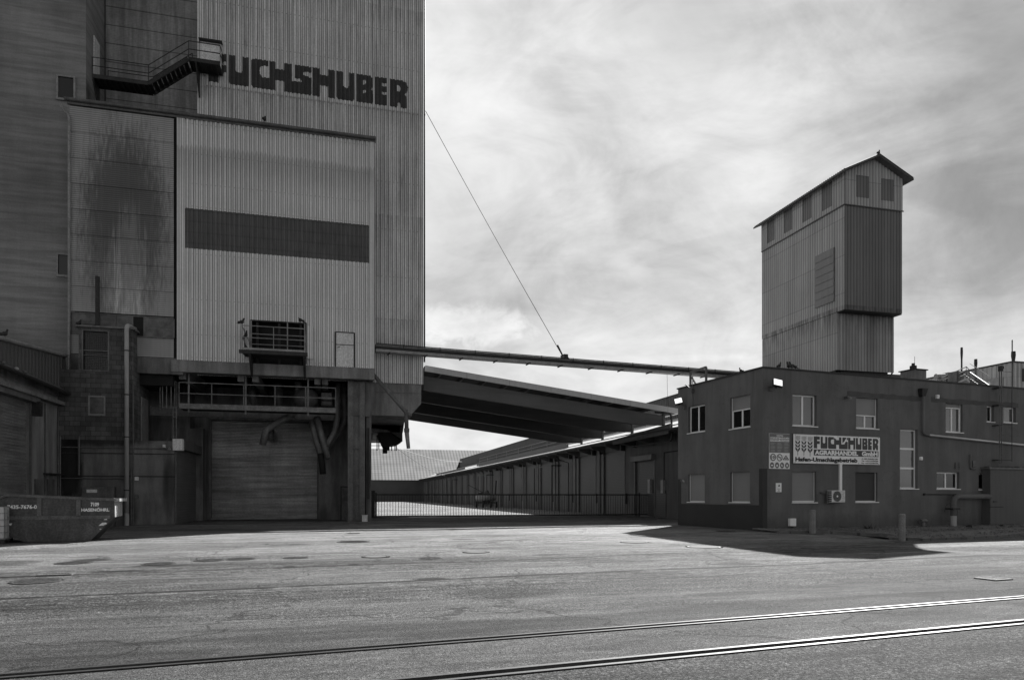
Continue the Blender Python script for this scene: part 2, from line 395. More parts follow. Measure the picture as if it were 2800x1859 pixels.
    ad = k.n('ShaderNodeVectorMath', operation='ADD'); nz = k.n('ShaderNodeTexNoise'); nz.inputs['Scale'].default_value = .5; nz.inputs['Detail'].default_value = 6; k.l(ob, nz.inputs['Vector'])
    sc = k.n('ShaderNodeVectorMath', operation='SCALE'); sc.inputs['Scale'].default_value = 3.5; k.l(nz.outputs['Color'], sc.inputs[0]); k.l(ob, ad.inputs[0]); k.l(sc.outputs[0], ad.inputs[1]); k.l(ad.outputs[0], v2.inputs['Vector'])
    f = k.m('MULTIPLY', f, k.sm(v2.outputs['Distance'], .0025, .0075, .45, 1))
    return f
GB = []
for (px, py, rx, ry, am) in ((252, 1530, .45, .5, .75), (440, 1546, .6, .35, .65), (330, 1562, .75, .22, .8), (60, 1576, 1.0, .16, .75), (15, 1540, .7, .9, .5), (1172, 1583, .38, .20, .8), (790, 1550, .2, .28, .75), (968, 1544, .16, .3, .8), (1262, 1474, .5, .3, .6), (2010, 1541, .7, .3, .6), (2330, 1533, .9, .35, .45), (1390, 1620, .9, .7, .4), (700, 1600, 1.8, .5, .35), (1900, 1660, 1.4, .6, .3), (1505, 1515, .5, .35, .5), (560, 1530, .35, .25, .6), (2480, 1680, 1.2, .5, .3), (250, 1700, 1.2, .5, .3)):
    q_ = S.Z(px, py, 0); GB.append(((q_.x, q_.y, 0), (rx*1.15, ry*1.15, 9), am, 1.3, (2.2, 2.2, 1)))
M['ground'] = mk('asphalt', .078, .88, var=.1, blobs=GB, vs_=.12, bump=1.0, bsc=42, spec=.12, extra=gd)
def facade(k, ob, sp):      # the right half of the tall wall is darker and stained, and rust runs down from the ribs near its top
    # cut in two tones where one set of sheets ends
    a = k.sm(k.m('ADD', sp.outputs[0], k.m('MULTIPLY', k.m('SUBTRACT', k.noise(ob, 1, (.1, .1, .6)), .5), .02)), 7.0, 7.04, 1.0, .78)
    hi = k.sm(k.m('ADD', sp.outputs[2], k.m('MULTIPLY', k.m('SUBTRACT', k.noise(ob, 1, (3, 3, .5), 5), .5), 3)), 26, 27.6, 0, 1)
    a2 = k.m('ADD', k.m('MULTIPLY', hi, k.m('SUBTRACT', a, 1)), 1)
    g = k.m('MULTIPLY', k.sm(k.noise(ob, 1, (7, 7, .35), 6, .75), .5, .68), k.sm(k.noise(ob, 1, (.5, .5, .16), 3), .42, .6))
    g2 = k.m('SUBTRACT', 1, k.m('MULTIPLY', g, .45))
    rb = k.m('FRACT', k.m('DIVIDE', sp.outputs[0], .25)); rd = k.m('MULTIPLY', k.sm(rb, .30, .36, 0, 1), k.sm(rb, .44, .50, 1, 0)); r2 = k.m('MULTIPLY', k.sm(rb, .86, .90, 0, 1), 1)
    g2 = k.m('MULTIPLY', g2, k.m('SUBTRACT', 1, k.m('MULTIPLY', k.m('MAXIMUM', rd, r2), .72)))  # rib shadows painted in: dark lines along both edges of each rib
    # run-off below every overlap of the sheets
    fr = k.m('FRACT', k.m('DIVIDE', k.m('SUBTRACT', 26.15, sp.outputs[2]), 6.6))
    run = k.m('MULTIPLY', k.sm(fr, 0, .22, .28, 0), k.sm(k.noise(ob, 1, (6, 6, .3), 4), .4, .62))
    return k.m('MULTIPLY', k.m('MULTIPLY', a2, g2), k.m('SUBTRACT', 1, run))
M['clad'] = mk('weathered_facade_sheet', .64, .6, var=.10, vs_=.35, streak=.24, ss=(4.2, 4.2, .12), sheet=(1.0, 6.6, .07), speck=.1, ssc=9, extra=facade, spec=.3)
def boxx(k, ob, sp):        # grime with rounded heads in every trough below the gutter
    z = sp.outputs[2]; u = k.m('DIVIDE', sp.outputs[0], .25)
    fr = k.m('ABSOLUTE', k.m('SUBTRACT', k.m('FRACT', u), .5))
    top = k.m('SUBTRACT', 21.75, k.m('MULTIPLY', k.m('MULTIPLY', fr, fr), 1.2))
    top = k.m('ADD', top, k.m('MULTIPLY', k.m('SUBTRACT', k.noise(ob, 1, (.3, .3, .3), 2), .5), .8))
    band = k.m('MULTIPLY', k.sm(k.m('SUBTRACT', top, z), 0, .12), k.sm(k.m('SUBTRACT', top, z), .3, 2.6, 1, 0))
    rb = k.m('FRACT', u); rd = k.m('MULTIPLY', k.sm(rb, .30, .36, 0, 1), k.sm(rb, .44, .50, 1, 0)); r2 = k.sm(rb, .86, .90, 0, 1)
    a = k.m('MULTIPLY', k.m('SUBTRACT', 1, k.m('MULTIPLY', band, .26)), k.m('SUBTRACT', 1, k.m('MULTIPLY', k.m('MAXIMUM', rd, r2), .70)))  # the rib edges carry painted shade as on the tall wall
    b = k.m('SUBTRACT', 1, k.m('MULTIPLY', k.sm(z, 22.6, 23.2, 0, .25), k.sm(k.noise(ob, 1, (8, 8, .4)), .4, .6)))
    return k.m('MULTIPLY', a, b)
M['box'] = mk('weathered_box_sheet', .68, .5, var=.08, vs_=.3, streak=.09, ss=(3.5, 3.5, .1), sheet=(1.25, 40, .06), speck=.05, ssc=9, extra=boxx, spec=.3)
M['boxside'] = mk('stained_horizontal_sheet', .36, .6, var=.08, streak=.07, ss=(5, 5, .2), sheet=(9, 1.37, .05), joints=((2, .115, .04, .38),),
    blobs=(((-11.6, 0, 17.0), (2.6, 9, 6.2), .52, 1.5, (6.5, 6.5, .9)), ((-11.5, 0, 17.9), (2.3, 9, 4.0), .30, 2.0, (9, 9, .8)), ((-11.3, 0, 14.4), (.85, 9, 3.9), -.9, 2.4, (9, 9, .22)), ((-12.2, 0, 13.8), (.5, 9, 2.6), -.55, 2.4, (9, 9, .22))))
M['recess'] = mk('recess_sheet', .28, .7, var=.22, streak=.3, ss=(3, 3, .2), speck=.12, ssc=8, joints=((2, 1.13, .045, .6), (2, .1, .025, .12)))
M['conc'] = mk('banded_concrete', .225, .9, var=.2, vs_=.22, hstreak=.22, speck=.08, ssc=12, bump=.25, bsc=9, streak=.07, ss=(1.2, 1.2, .1))
M['conc2'] = mk('stained_concrete', .20, .9, var=.2, vs_=.5, streak=.28, ss=(2.2, 2.2, .25), speck=.14, ssc=22, bump=.35, bsc=16)
M['dconc'] = mk('dirty_pier_concrete', .15, .9, var=.3, vs_=.5, streak=.38, ss=(1.6, 1.6, .22), speck=.2, ssc=20, bump=.35, bsc=14)
M['black'] = mk('dark_interior', .02, .95, var=.3)
M['dsteel'] = mk('dark_painted_steel', .03, .55, metal=.2, var=.25, vs_=2, speck=.3, ssc=14)
M['gsteel'] = mk('grey_painted_steel', .25, .55, metal=.2, var=.2, vs_=2, speck=.2, ssc=14)
M['gant'] = mk('dull_handrail_steel', .17, .6, metal=.1, var=.3, vs_=2, speck=.25, ssc=14)
M['msteel'] = mk('mid_grey_steel', .12, .55, metal=.2, var=.25, vs_=1.4, speck=.2, ssc=14, streak=.15)
M['shutter'] = mk('old_shutter', .26, .34, metal=.45, var=.2, vs_=.6, hstreak=.3, streak=.08, ss=(1.5, 1.5, .12), speck=.15, ssc=9)
M['letters'] = mk('black_lettering', .05, .7, var=.15, vs_=1.5, streak=.22, ss=(9, 9, .4), speck=.15, ssc=12)
M['band'] = mk('dark_translucent_sheet', .095, .35, var=.15, vs_=.7, streak=.2, ss=(5, 5, .4), joints=((2, .62, .06, .2),))
M['whitep'] = mk('chalky_white_panel', .62, .7, var=.12, speck=.25, ssc=18, streak=.12)
M['glassd'] = mk('dark_glass', .02, .12, var=.2, spec=.5)
M['dirtyglass'] = mk('dirty_wired_glass', .10, .5, var=.6, vs_=1.6, spec=.4, speck=.2)
M['block'] = None
def bricks(name, base, bw, bh, mort):
    def ex(k, ob, sp):
        # use x+y along the wall so that both faces show courses
        c = k.n('ShaderNodeCombineXYZ'); k.l(k.m('ADD', sp.outputs[0], sp.outputs[1]), c.inputs[0]); k.l(sp.outputs[2], c.inputs[1])
        b = k.n('ShaderNodeTexBrick'); k.l(c.outputs[0], b.inputs['Vector']); b.inputs['Scale'].default_value = 1
        b.inputs['Brick Width'].default_value = bw; b.inputs['Row Height'].default_value = bh; b.inputs['Mortar Size'].default_value = mort
        b.inputs['Color1'].default_value = (.72, .72, .72, 1); b.inputs['Color2'].default_value = (1.25, 1.25, 1.25, 1); b.inputs['Mortar'].default_value = (.35, .35, .35, 1)
        b.inputs['Mortar Smooth'].default_value = .3
        return b.outputs['Color']
    return mk(name, base, .95, var=.3, vs_=.7, streak=.25, ss=(2, 2, .3), speck=.15, ssc=25, bump=.3, bsc=20, extra=ex)
M['block'] = bricks('concrete_block_wall', .10, .5, .26, .012)
M['pvc'] = mk('pale_pipe', .34, .5, var=.12, vs_=1.2, speck=.08, blobs=())
M['zinc'] = mk('zinc_sheet', .16, .42, metal=.5, var=.15, vs_=1.5, streak=.1)
def splash(k, ob, sp):      # dirt splashed up the foot of the wall, uneven along it
    n = k.m('MULTIPLY', k.m('SUBTRACT', k.noise(ob, 1, (1.2, 1.2, .8), 6, .7), .5), 1.6)
    a = k.sm(k.m('ADD', sp.outputs[2], n), .1, 1.0, .72, 1)
    c = k.sm(k.m('ABSOLUTE', k.m('SUBTRACT', k.noise(ob, 1, (.35, .35, .55), 5, .6, 1.2), .5)), .0015, .004, .8, 1)
    r = k.m('MULTIPLY', k.sm(k.noise(ob, 1, (5, 5, .18), 5, .7), .54, .68), k.sm(sp.outputs[2], 3.5, 8.0, 0, .22))
    return k.m('MULTIPLY', k.m('MULTIPLY', a, c), k.m('SUBTRACT', 1, r))
M['plaster'] = mk('rendered_wall', .135, .92, var=.13, vs_=.45, streak=.13, ss=(1.6, 1.6, .22), speck=.10, extra=splash, ssc=45, bump=.25, bsc=70)
M['plinth'] = mk('dark_plinth_paint', .05, .9, var=.08, vs_=.8, speck=.06, ssc=45, bump=.2, bsc=70)
M['patch'] = mk('render_patch', .085, .92, var=.15, vs_=2, speck=.08, ssc=45, bump=.25, bsc=60)
M['frame'] = mk('white_window_frame', .85, .45, var=.05)
M['sill'] = mk('white_sill', .8, .5, var=.08)
M['pane'] = mk('window_glass', .014, .05, var=0, spec=.45)
M['blind'] = mk('pale_roller_blind', .27, .6, var=.05, joints=((2, .05, .012, .35),))
M['blindd'] = mk('dark_roller_blind', .055, .6, var=.05, joints=((2, .05, .012, .35),))
M['signw'] = mk('sign_white', .85, .4, var=.06, vs_=1.2, speck=.03)
M['signd'] = mk('sign_dark', .05, .45, var=.06)
M['signk'] = mk('sign_black', .015, .45, var=.06)
M['signg'] = mk('sign_grey', .16, .45, var=.1)
def towerx(k, ob, sp):
    # the narrow face is darker down to the overhang, the skirt below is stained from its top
    y = sp.outputs[1]; z = sp.outputs[2]
    fr = k.m('MULTIPLY', k.sm(y, .35, .4, 1, 0), k.sm(z, 11.0, 11.05, 1, 0))
    st = k.m('MULTIPLY', k.sm(z, 2.2, 4.1, 0, .5), k.m('MULTIPLY', k.sm(z, 4.10, 4.14, 1, 0), k.sm(k.noise(ob, 1, (3, 3, .6), 5), .35, .62)))
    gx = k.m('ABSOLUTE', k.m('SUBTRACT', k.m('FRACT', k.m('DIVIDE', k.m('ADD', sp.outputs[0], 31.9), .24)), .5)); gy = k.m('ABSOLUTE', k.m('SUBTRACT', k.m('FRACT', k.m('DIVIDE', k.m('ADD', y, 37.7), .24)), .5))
    side = k.sm(sp.outputs[0], .1, .14); tr = k.m('ADD', k.m('MULTIPLY', k.sm(gx, .2, .45), side), k.m('MULTIPLY', k.sm(gy, .2, .45), k.m('SUBTRACT', 1, side)))  # shade of the corrugation put into the colour, dark along each trough
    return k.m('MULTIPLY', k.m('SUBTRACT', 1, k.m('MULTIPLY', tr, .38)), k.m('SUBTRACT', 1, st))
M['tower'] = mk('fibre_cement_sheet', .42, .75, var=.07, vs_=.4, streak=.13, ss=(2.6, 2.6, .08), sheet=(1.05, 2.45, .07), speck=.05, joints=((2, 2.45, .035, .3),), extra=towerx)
M['skiprib'] = mk('skip_rib_highlight_paint', .10, .5, var=.3, vs_=2, speck=.3, ssc=24, streak=.2)  # paler than the body: highlight on rim and ribs put into the colour
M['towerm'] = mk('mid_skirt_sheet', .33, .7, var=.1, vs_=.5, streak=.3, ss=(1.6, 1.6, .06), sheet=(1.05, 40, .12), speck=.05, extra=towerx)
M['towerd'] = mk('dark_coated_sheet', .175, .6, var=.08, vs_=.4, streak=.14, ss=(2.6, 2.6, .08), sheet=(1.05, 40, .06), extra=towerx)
M['rooft'] = mk('old_corrugated_roof', .10, .8, var=.2, speck=.2, ssc=12)
M['alu'] = mk('canopy_fascia', .42, .5, var=.06, streak=.06, joints=((0, 2.9, .02, .5),))
M['girder'] = mk('laminated_beam', .095, .7, var=.12, vs_=.4, hstreak=.1)
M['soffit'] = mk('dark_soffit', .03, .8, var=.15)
M['whroof'] = mk('bright_sheet_roof', .62, .3, metal=.35, var=.08, joints=((0, .9, .03, .4),))
M['whwall'] = mk('warehouse_concrete', .13, .9, var=.14, vs_=.4, streak=.16, ss=(1.5, 1.5, .2), speck=.08, bump=.2)
M['whdoor'] = mk('warehouse_shutter', .062, .5, metal=.2, var=.12, vs_=.3, joints=((2, .14, .03, .35),))
M['monitor'] = mk('dark_ribbed_upper_wall', .075, .6, var=.12, vs_=.3)
M['farroof'] = mk('far_tiled_roof', .36, .85, var=.08, vs_=.12, sheet=(3.1, 2.1, .10), joints=((0, .93, .3, .35), (2, .55, .2, .18)))
M['tin'] = mk('ribbed_tin', .16, .5, metal=.3, var=.12, streak=.1)
M['skip'] = mk('scratched_skip_paint', .06, .5, var=.3, vs_=1.6, speck=.35, ssc=14, streak=.3, ss=(3,3,1.2), spec=.4)
M['skipe'] = mk('skip_end_sunlit_paint', .3, .5, var=.25, vs_=3, speck=.35, ssc=24, spec=.5)  # sunlight on the right end put into the base colour
M['white'] = mk('white_paint', .85, .5, var=.06, speck=.08)
M['plastic'] = mk('milky_plastic', .55, .4, var=.06)
M['rubber'] = mk('black_rubber', .015, .8, var=.2)
M['rail'] = mk('worn_rail_steel', .17, .36, metal=.85, var=.15, vs_=1, speck=.1, streak=.0)
M['groove'] = mk('groove_shade_and_seal', .006, 1.0, spec=0, var=.3, speck=.3)  # near-black colour paints the shade inside the groove; also used for seals
M['iron'] = mk('cast_iron', .075, .75, metal=0, var=.25, vs_=4, speck=.5, ssc=30, bump=.6, bsc=45)
M['collar'] = mk('concrete_collar', .09, .9, var=.15, vs_=3, speck=.25, ssc=40)
M['lidm'] = mk('worn_cast_lid', .06, .9, var=.3, vs_=3, speck=.6, ssc=18, bump=.8, bsc=30)
M['stainc'] = mk('blackened_concrete', .16, .9, var=.25, vs_=.6, streak=.35, ss=(1.4, 1.4, .2), speck=.15, ssc=20, bump=.35, bsc=14, joints=((2, 2.76, .05, .6),),
    blobs=(((-2.0, 0, 3.2), (.75, 9, 2.6), .88, .8, (1.5, 1.5, .5)), ((-.6, 0, 4.9), (3.2, 9, .65), .75, .9, (1.5, 1.5, .8)), ((.9, 0, .9), (.5, 9, 1.3), .6, .8, (2, 2, .5)), ((2.9, 0, 2.2), (.35, 9, 2.4), .5, .9, (3, 3, .4))))
M['sidedoor'] = mk('smooth_side_shutter', .13, .6, var=.12, hstreak=.12, joints=((2, .15, .02, .2),))
M['gravel'] = mk('gravel', .14, .95, var=.2, speck=.55, ssc=16, bump=1.0, bsc=14)
M['kerb'] = mk('kerb_stone', .12, .9, var=.3, vs_=2, speck=.2, joints=((0, 1.0, .04, .6),))
M['bollard'] = mk('concrete_bollard', .21, .85, var=.14, vs_=4, speck=.22, ssc=26, streak=.1)
M['bird'] = mk('pigeon_feathers', .03, .7, var=.4, vs_=14)
M['weed'] = mk('dry_weed', .05, .9, var=.3)
M['silver'] = mk('galvanised_pipe', .45, .35, metal=.6, var=.08)
M['cont'] = mk('painted_container', .085, .6, var=.1, vs_=.6, streak=.08)
def lampm(name, e):
    m = bpy.data.materials.new(name); m.use_nodes = True; b = m.node_tree.nodes['Principled BSDF']
    b.inputs['Base Color'].default_value = (.8, .8, .8, 1); b.inputs['Emission Color'].default_value = (1, 1, 1, 1); b.inputs['Emission Strength'].default_value = e; return m
M['lamp'] = lampm('lit_floodlight_glass', .45)

# ------------------------------------------------------------------ ground
def ss_(a, b, x):
    t = max(0, min(1, (x-a)/(b-a))); return t*t*(3-2*t)
def gh(x, y):
    dn = -x*math.sin(OY)+y*math.cos(OY)
    h = .12*ss_(39.2, 41.6, y)*(1-ss_(2.5, 6, x))*(1-ss_(60, 70, y))*ss_(-16, -8.5, x)
    w = ss_(9, 14, dn)*(1-ss_(36, 44, y))
    n = noise.noise(Vector((x*.16, y*.16, 3.1)))*.035+noise.noise(Vector((x*.5, y*.5, 7.7)))*.010
    q = ss_(-60, -50, x)*(1-ss_(60, 70, x))
    lx = (x-19.92)*math.cos(OY)+(y-29.04)*math.sin(OY); ly = -(x-19.92)*math.sin(OY)+(y-29.04)*math.cos(OY)
    dip = .24*ss_(-4, 1, lx)*ss_(-1.2, -5, ly)*(1-ss_(-9.5, -16, ly))
    return h+n*w*q-dip
def gz(x, y): return gh(x, y)
def axis(lo, hi, step, far):
    a = []; v = lo
    while v <= hi: a.append(v); v += step
    s = step; v = hi
    while v < far: s *= 1.6; v += s; a.append(v)
    s = step; v = lo; pre = []
    while v > -far: s *= 1.6; v -= s; pre.append(v)
    return pre[::-1]+a
gxs = axis(-34, 44, .55, 1800); gys = axis(2, 66, .45, 1800)
b_ = MB(); gv = [[b_.bm.verts.new((x, y, gh(x, y))) for y in gys] for x in gxs]
for i in range(len(gxs)-1):
    for j in range(len(gys)-1): b_.bm.faces.new([gv[i][j], gv[i+1][j], gv[i+1][j+1], gv[i][j+1]])
me = bpy.data.meshes.new('ground'); b_.bm.to_mesh(me); b_.bm.free(); me.materials.append(M['ground'])
for p in me.polygons: p.use_smooth = True
go = bpy.data.objects.new('ground', me); COL.objects.link(go); tag(go, kind='structure')

# rails: grooved rails let into the asphalt, parallel to the office front
def rail(dc, lab):
    t = thing('tram_rail', lab, 'rail', O.I @ Vector((0, dc, 0)) if False else (0, 0, 0), S, 'grooved rails set in the asphalt')
    a = math.radians(0)
    F = Frame((-dc*math.sin(OY), dc*math.cos(OY)), OY)
    def strip(name, y0, y1, z, mat, z0=.0):
        m = MB(F); n = 60
        for i in range(n):
            x0 = -30+i*1.6; x1 = x0+1.6
            c0 = c1 = 0
            m.hexa([(x0, y0+c0, z0), (x1, y0+c1, z0), (x1, y1+c1, z0), (x0, y1+c0, z0)], [(x0, y0+c0, z), (x1, y0+c1, z), (x1, y1+c1, z), (x0, y1+c0, z)])
        bmesh.ops.remove_doubles(m.bm, verts=m.bm.verts[:], dist=.0005)
        bad = [f for f in m.bm.faces if all(abs(v.co.x-f.verts[0].co.x) < 1e-4 for v in f.verts) and -29.9 < f.verts[0].co.x < 65]
        bmesh.ops.delete(m.bm, geom=bad, context='FACES')
        m.build(name, mat, t)
    w = .045 if dc > 7 else .06
    strip('rail_head', w, w+(.045 if dc > 7 else .055), .012, M['rail'], .004)
    strip('groove', -w, w, .005, M['groove'], .0)
    strip('guard_lip', -w-(.045 if dc > 7 else .055), -w, .008, M['rail'], .004)
    strip('edge_seal', w+.06, w+.07, .007, M['groove'], .0)
    strip('front_shade_strip', -w-.09, -w-.06, .007, M['groove'], .0)  # dark strip painting the shadow line in front of the lip
rail(7.72, 'farther of the two grooved steel rails sunk in the asphalt')
rail(6.20, 'nearer of the two grooved steel rails sunk in the asphalt, crossing the bottom right corner')

# manhole covers
def ground_at(px, py):
    p = S.Z(px, py, 0)
    for _ in range(3): p = S.Z(px, py, gh(p.x, p.y))
    return p
def manhole(px, py, r, lab, kind):
    p = ground_at(px, py); h = max(gh(p.x+a, p.y+b) for a in (-r, 0, r) for b in (-r, 0, r))
    t = thing('manhole_cover', lab, 'manhole cover', (p.x, p.y, h), S, 'round manhole covers in the yard')
    def disc(name, r0, r1, z, mat, n=40):
        m = MB(); A = [(p.x+math.cos(2*math.pi*i/n), p.y+math.sin(2*math.pi*i/n)) for i in range(n)]
        for i in range(n):
            a0, a1 = 2*math.pi*i/n, 2*math.pi*(i+1)/n
            def P(rr, a, zz): return (p.x+rr*math.cos(a), p.y+rr*math.sin(a), h+zz)
            m.face([P(r0, a0, z), P(r1, a0, z), P(r1, a1, z), P(r0, a1, z)]); m.face([P(r1, a0, z), P(r1, a0, -.03), P(r1, a1, -.03), P(r1, a1, z)])
            if r0 > 0: m.face([P(r0, a0, z), P(r0, a1, z), P(r0, a1, -.03), P(r0, a0, -.03)])
        m.build(name, mat, t)
    if kind == 'ring':
        disc('collar', r*1.0, r*1.1, .004, M['groove']); disc('rim', r*.88, r, .010, M['dsteel']); disc('lid', 0, r*.82, .010, M['collar'])
    else:
        disc('rim', r*.93, r, .010, M['dsteel']); disc('lid', 0, r*.90, .007, M['lidm'])
        m = MB()
        for i in range(-4, 5):
            y = i*r*.18; w = math.sqrt(max(0, (r*.84)**2-y*y)); m.box(p.x-w, p.x+w, p.y+y-.012, p.y+y+.012, h+.007, h+.012)
        m.build('tread_ribs', M['lidm'], t)
for a in ((201, 1539, .42, 'iron manhole cover farthest left in the yard, with a dark sunken edge', 'c'), (433, 1541, .40, 'worn shallow iron manhole cover between the leftmost cover and the touching pair', 'c'),
          (572, 1532, .38, 'left cover of the touching pair of iron manhole covers', 'c'), (658, 1528, .40, 'right cover of the touching pair of iron manhole covers', 'c'),
          (809, 1525, .34, 'ribbed iron manhole cover right of the touching pair, facing the roller door', 'c'), (1027, 1522, .36, 'manhole cover with a pale concrete lid inside a raised dark rim', 'ring'),
          (1176, 1526, .32, 'small ribbed manhole cover just in front of the large smooth one', 'c'), (1302, 1509, .38, 'large manhole cover lying furthest right of the row before the gate', 'ring'),
          (966, 1481, .60, 'wide iron manhole cover lying behind the row, nearest the gate pier', 'c'), (1735, 1482, .48, 'pale manhole cover lying left of the office shadow', 'ring'),
          (101, 1589, .46, 'dull iron manhole cover nearest the lower left edge', 'c'), (1925, 1495, .55, 'manhole cover half inside the office shadow', 'ring'),
          (1985, 1452, .50, 'manhole cover lying in full shade beside the office side wall', 'c'), (966, 1458, .3, 'flat drain cover closest to the shadow edge before the pier', 'c')):
    manhole(*a)
def drain(px, py, w, d, lab):
    p = ground_at(px, py); h = gh(p.x, p.y)+.012; F = Frame((p.x, p.y), OY)
    t = thing('drain_grate', lab, 'drain', (0, 0, h), F, 'square drain grates in the road')
    m = MB(F)
    for (a, b, c, e) in ((-w, w, -d, -d+.05), (-w, w, d-.05, d), (-w, -w+.05, -d+.05, d-.05), (w-.05, w, -d+.05, d-.05)): m.box(a, b, c, e, h-.02, h+.012)
    m.build('grate_frame', M['iron'], t)
    m = MB(F)
    for i in range(9): x = -w+.09+i*(2*w-.18)/8; m.box(x-.012, x+.012, -d+.05, d-.05, h-.02, h+.006)
    m.build('bars', M['iron'], t); MB(F).box(-w+.05, w-.05, -d+.05, d-.05, h-.03, h-.008).build('pit', M['black'], t)
drain(2716, 1583, .26, .22, 'square drain grate in the sunlit road at the far right')
drain(154, 1571, .32, .18, 'narrow drain grate in the road at the far left')
# ------------------------------------------------------------------ the grain silo
G0 = .12; YB = 42.3; YM = 44.0; YC = 43.3; YR = 46.6; YD = 48.9
xb0 = S.Y(484, 984, YB).x; xb1 = S.Y(1024, 1008, YB).x; zb0 = 9.42; zb1 = 23.25
xs0 = S.Y(190, 700, YB).x
xm0 = S.Y(540, 232, YM).x; xm1 = S.Y(1157, 312, YM).x; xc1 = S.Y(235, 200, YC).x
silo = thing('grain_silo', 'tall grain silo with pale corrugated cladding and big dark lettering beside the gate', 'silo', (0, YB, 0))
MB().box(-44, xc1, YC, 60, 0, 47).build('concrete_shaft', M['conc'], silo)
for (a, b, c, d) in ((155, 208, 205, 274), (155, 210, 692, 757)):
    p = S.Y(a, d, YC); q = S.Y(b, c, YC); z1 = S.Y(a, c, YC).z
    m = MB()
    for (x0, x1, z0_, z1_) in ((p.x, p.x+.1, p.z, z1), (q.x-.1, q.x, p.z, z1), (p.x+.1, q.x-.1, p.z, p.z+.12), (p.x+.1, q.x-.1, z1-.1, z1)): m.box(x0, x1, YC-.10, YC+.05, z0_, z1_)
    w = m.build('window', M['gsteel'], silo)
    MB().box(p.x+.1, q.x-.1, YC-.03, YC+.02, p.z+.12, z1-.1).build('pane', M['glassd'], w)
# recess wall and its dark corner pipe
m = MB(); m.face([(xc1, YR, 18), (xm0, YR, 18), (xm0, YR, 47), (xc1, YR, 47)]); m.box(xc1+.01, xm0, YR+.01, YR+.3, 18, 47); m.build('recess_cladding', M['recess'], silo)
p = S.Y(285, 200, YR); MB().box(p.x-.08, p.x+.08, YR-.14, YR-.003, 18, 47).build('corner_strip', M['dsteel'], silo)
# side door of the shaft onto the walkway
p = S.X(256, 205, xc1+.02); q = S.X(271, 205, xc1+.02)
MB().box(xc1+.003, xc1+.06, p.y, q.y, p.z, p.z+2.3).build('side_door', M['whitep'], silo)
# tall corrugated wall
mf = lambda Y: (lambda u, d, z: (u, Y-d, z))
LX0 = S.Y(555, 232, YM).x; LX1 = S.Y(1144, 312, YM).x
m = MB(); ZS = 26.18
dep_main = corr(m, LX0, LX1, ZS, 47, mf(YM), .25, .055)
corr(m, LX0, LX1, 8.86, ZS+.12, mf(YM+.03), .25, .055)
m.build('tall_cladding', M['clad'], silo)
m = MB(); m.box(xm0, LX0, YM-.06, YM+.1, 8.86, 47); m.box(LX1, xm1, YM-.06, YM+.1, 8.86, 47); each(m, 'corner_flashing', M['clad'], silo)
MB().box(xm0+.02, xm1-.02, YM+.12, 61, 8.9, 47).build('tower_core', M['tin'], silo)
m = MB(); random.seed(3)        # bolt rows
for zz in (ZS-.06, 28.9, 31.2, 33.5, 21.6, 18.6, 15.6, 12.9):
    x = math.ceil(LX0/.25)*.25+.17
    while x < LX1:
        m.box(x-.016, x+.016, YM-.075, YM-.05, zz-.016, zz+.016); x += .25
m.build('bolt_rows', M['dsteel'], silo, kind='stuff')
# lettering painted on the ribs
LET = [[(240, 0), (240, 1), (405, 1), (405, .74), (332, .74), (332, .62), (405, .62), (405, .37), (332, .37), (332, 0)],
 [(425, .06), (425, 1), (485, 1), (485, .53), (500, .46), (522, .43), (542, .46), (553, .53), (553, 1), (612, 1), (612, .06), (602, 0), (437, 0)],
 [(632, .08), (632, .92), (648, 1), (790, 1), (790, .80), (738, .80), (716, .74), (708, .6), (716, .46), (738, .40), (800, .40), (800, 1), (858, 1), (858, .76), (935, .76), (935, 1), (1003, 1), (1003, .42), (1090, .42), (1096, .47), (1085, .52), (1030, .52), (1030, .96), (1040, 1), (1188, 1), (1188, .8), (1125, .8), (1108, .74), (1112, .68), (1185, .62), (1185, .04), (1175, 0), (935, 0), (935, .36), (858, .36), (858, 0), (645, 0)],
 [(1195, 0), (1195, 1), (1262, 1), (1262, .78), (1342, .78), (1342, 1), (1400, 1), (1400, 0), (1342, 0), (1342, .40), (1262, .40), (1262, 0)],
 [(1418, .06), (1418, 1), (1478, 1), (1478, .53), (1490, .46), (1506, .43), (1522, .46), (1532, .53), (1532, 1), (1578, 1), (1578, .06), (1568, 0), (1428, 0)],
 [(1600, 0), (1600, 1), (1730, 1), (1748, .93), (1750, .62), (1737, .53), (1752, .45), (1755, .07), (1740, 0)], [(1660, .66), (1660, .82), (1680, .82), (1690, .74), (1680, .66)], [(1660, .35), (1660, .46), (1680, .46), (1690, .405), (1680, .35)],
 [(1770, 0), (1770, 1), (1878, 1), (1878, .80), (1835, .80), (1835, .69), (1878, .69), (1878, .48), (1835, .48), (1835, .39), (1878, .39), (1878, 0)],
 [(1910, 0), (1910, 1), (2028, 1), (2060, .93), (2076, .78), (2066, .60), (2045, .50), (2062, .41), (2066, 0), (2008, 0), (2004, .14), (1992, .20), (1980, .14), (1975, 0)], [(1975, .58), (1975, .80), (1995, .80), (2010, .69), (1995, .58)]]
def scan(u):
    hits = []
    for P in LET:
        for (a, b), (c, d) in zip(P, P[1:]+P[:1]):
            if (a <= u < c) or (c <= u < a): hits.append(b+(d-b)*(u-a)/(c-a))
    hits.sort(); return list(zip(hits[::2], hits[1::2]))
def letters(m, px_of_u, step, mapf):       # columns of paint, one by one
    u = 240.0
    while u < 2076:
        for a, b in scan(u+step/2):
            m.face([mapf(u, a), mapf(u+step, a), mapf(u+step, b), mapf(u, b)])
        u += step
m = MB(); zl0, zl1 = 26.42, 28.17
pit = .25; xs = []; k = math.floor(LX0/pit)
def crop_u(X):      # place of a facade x in the letter table
    a = S.Y(1100, 300, YM); return None
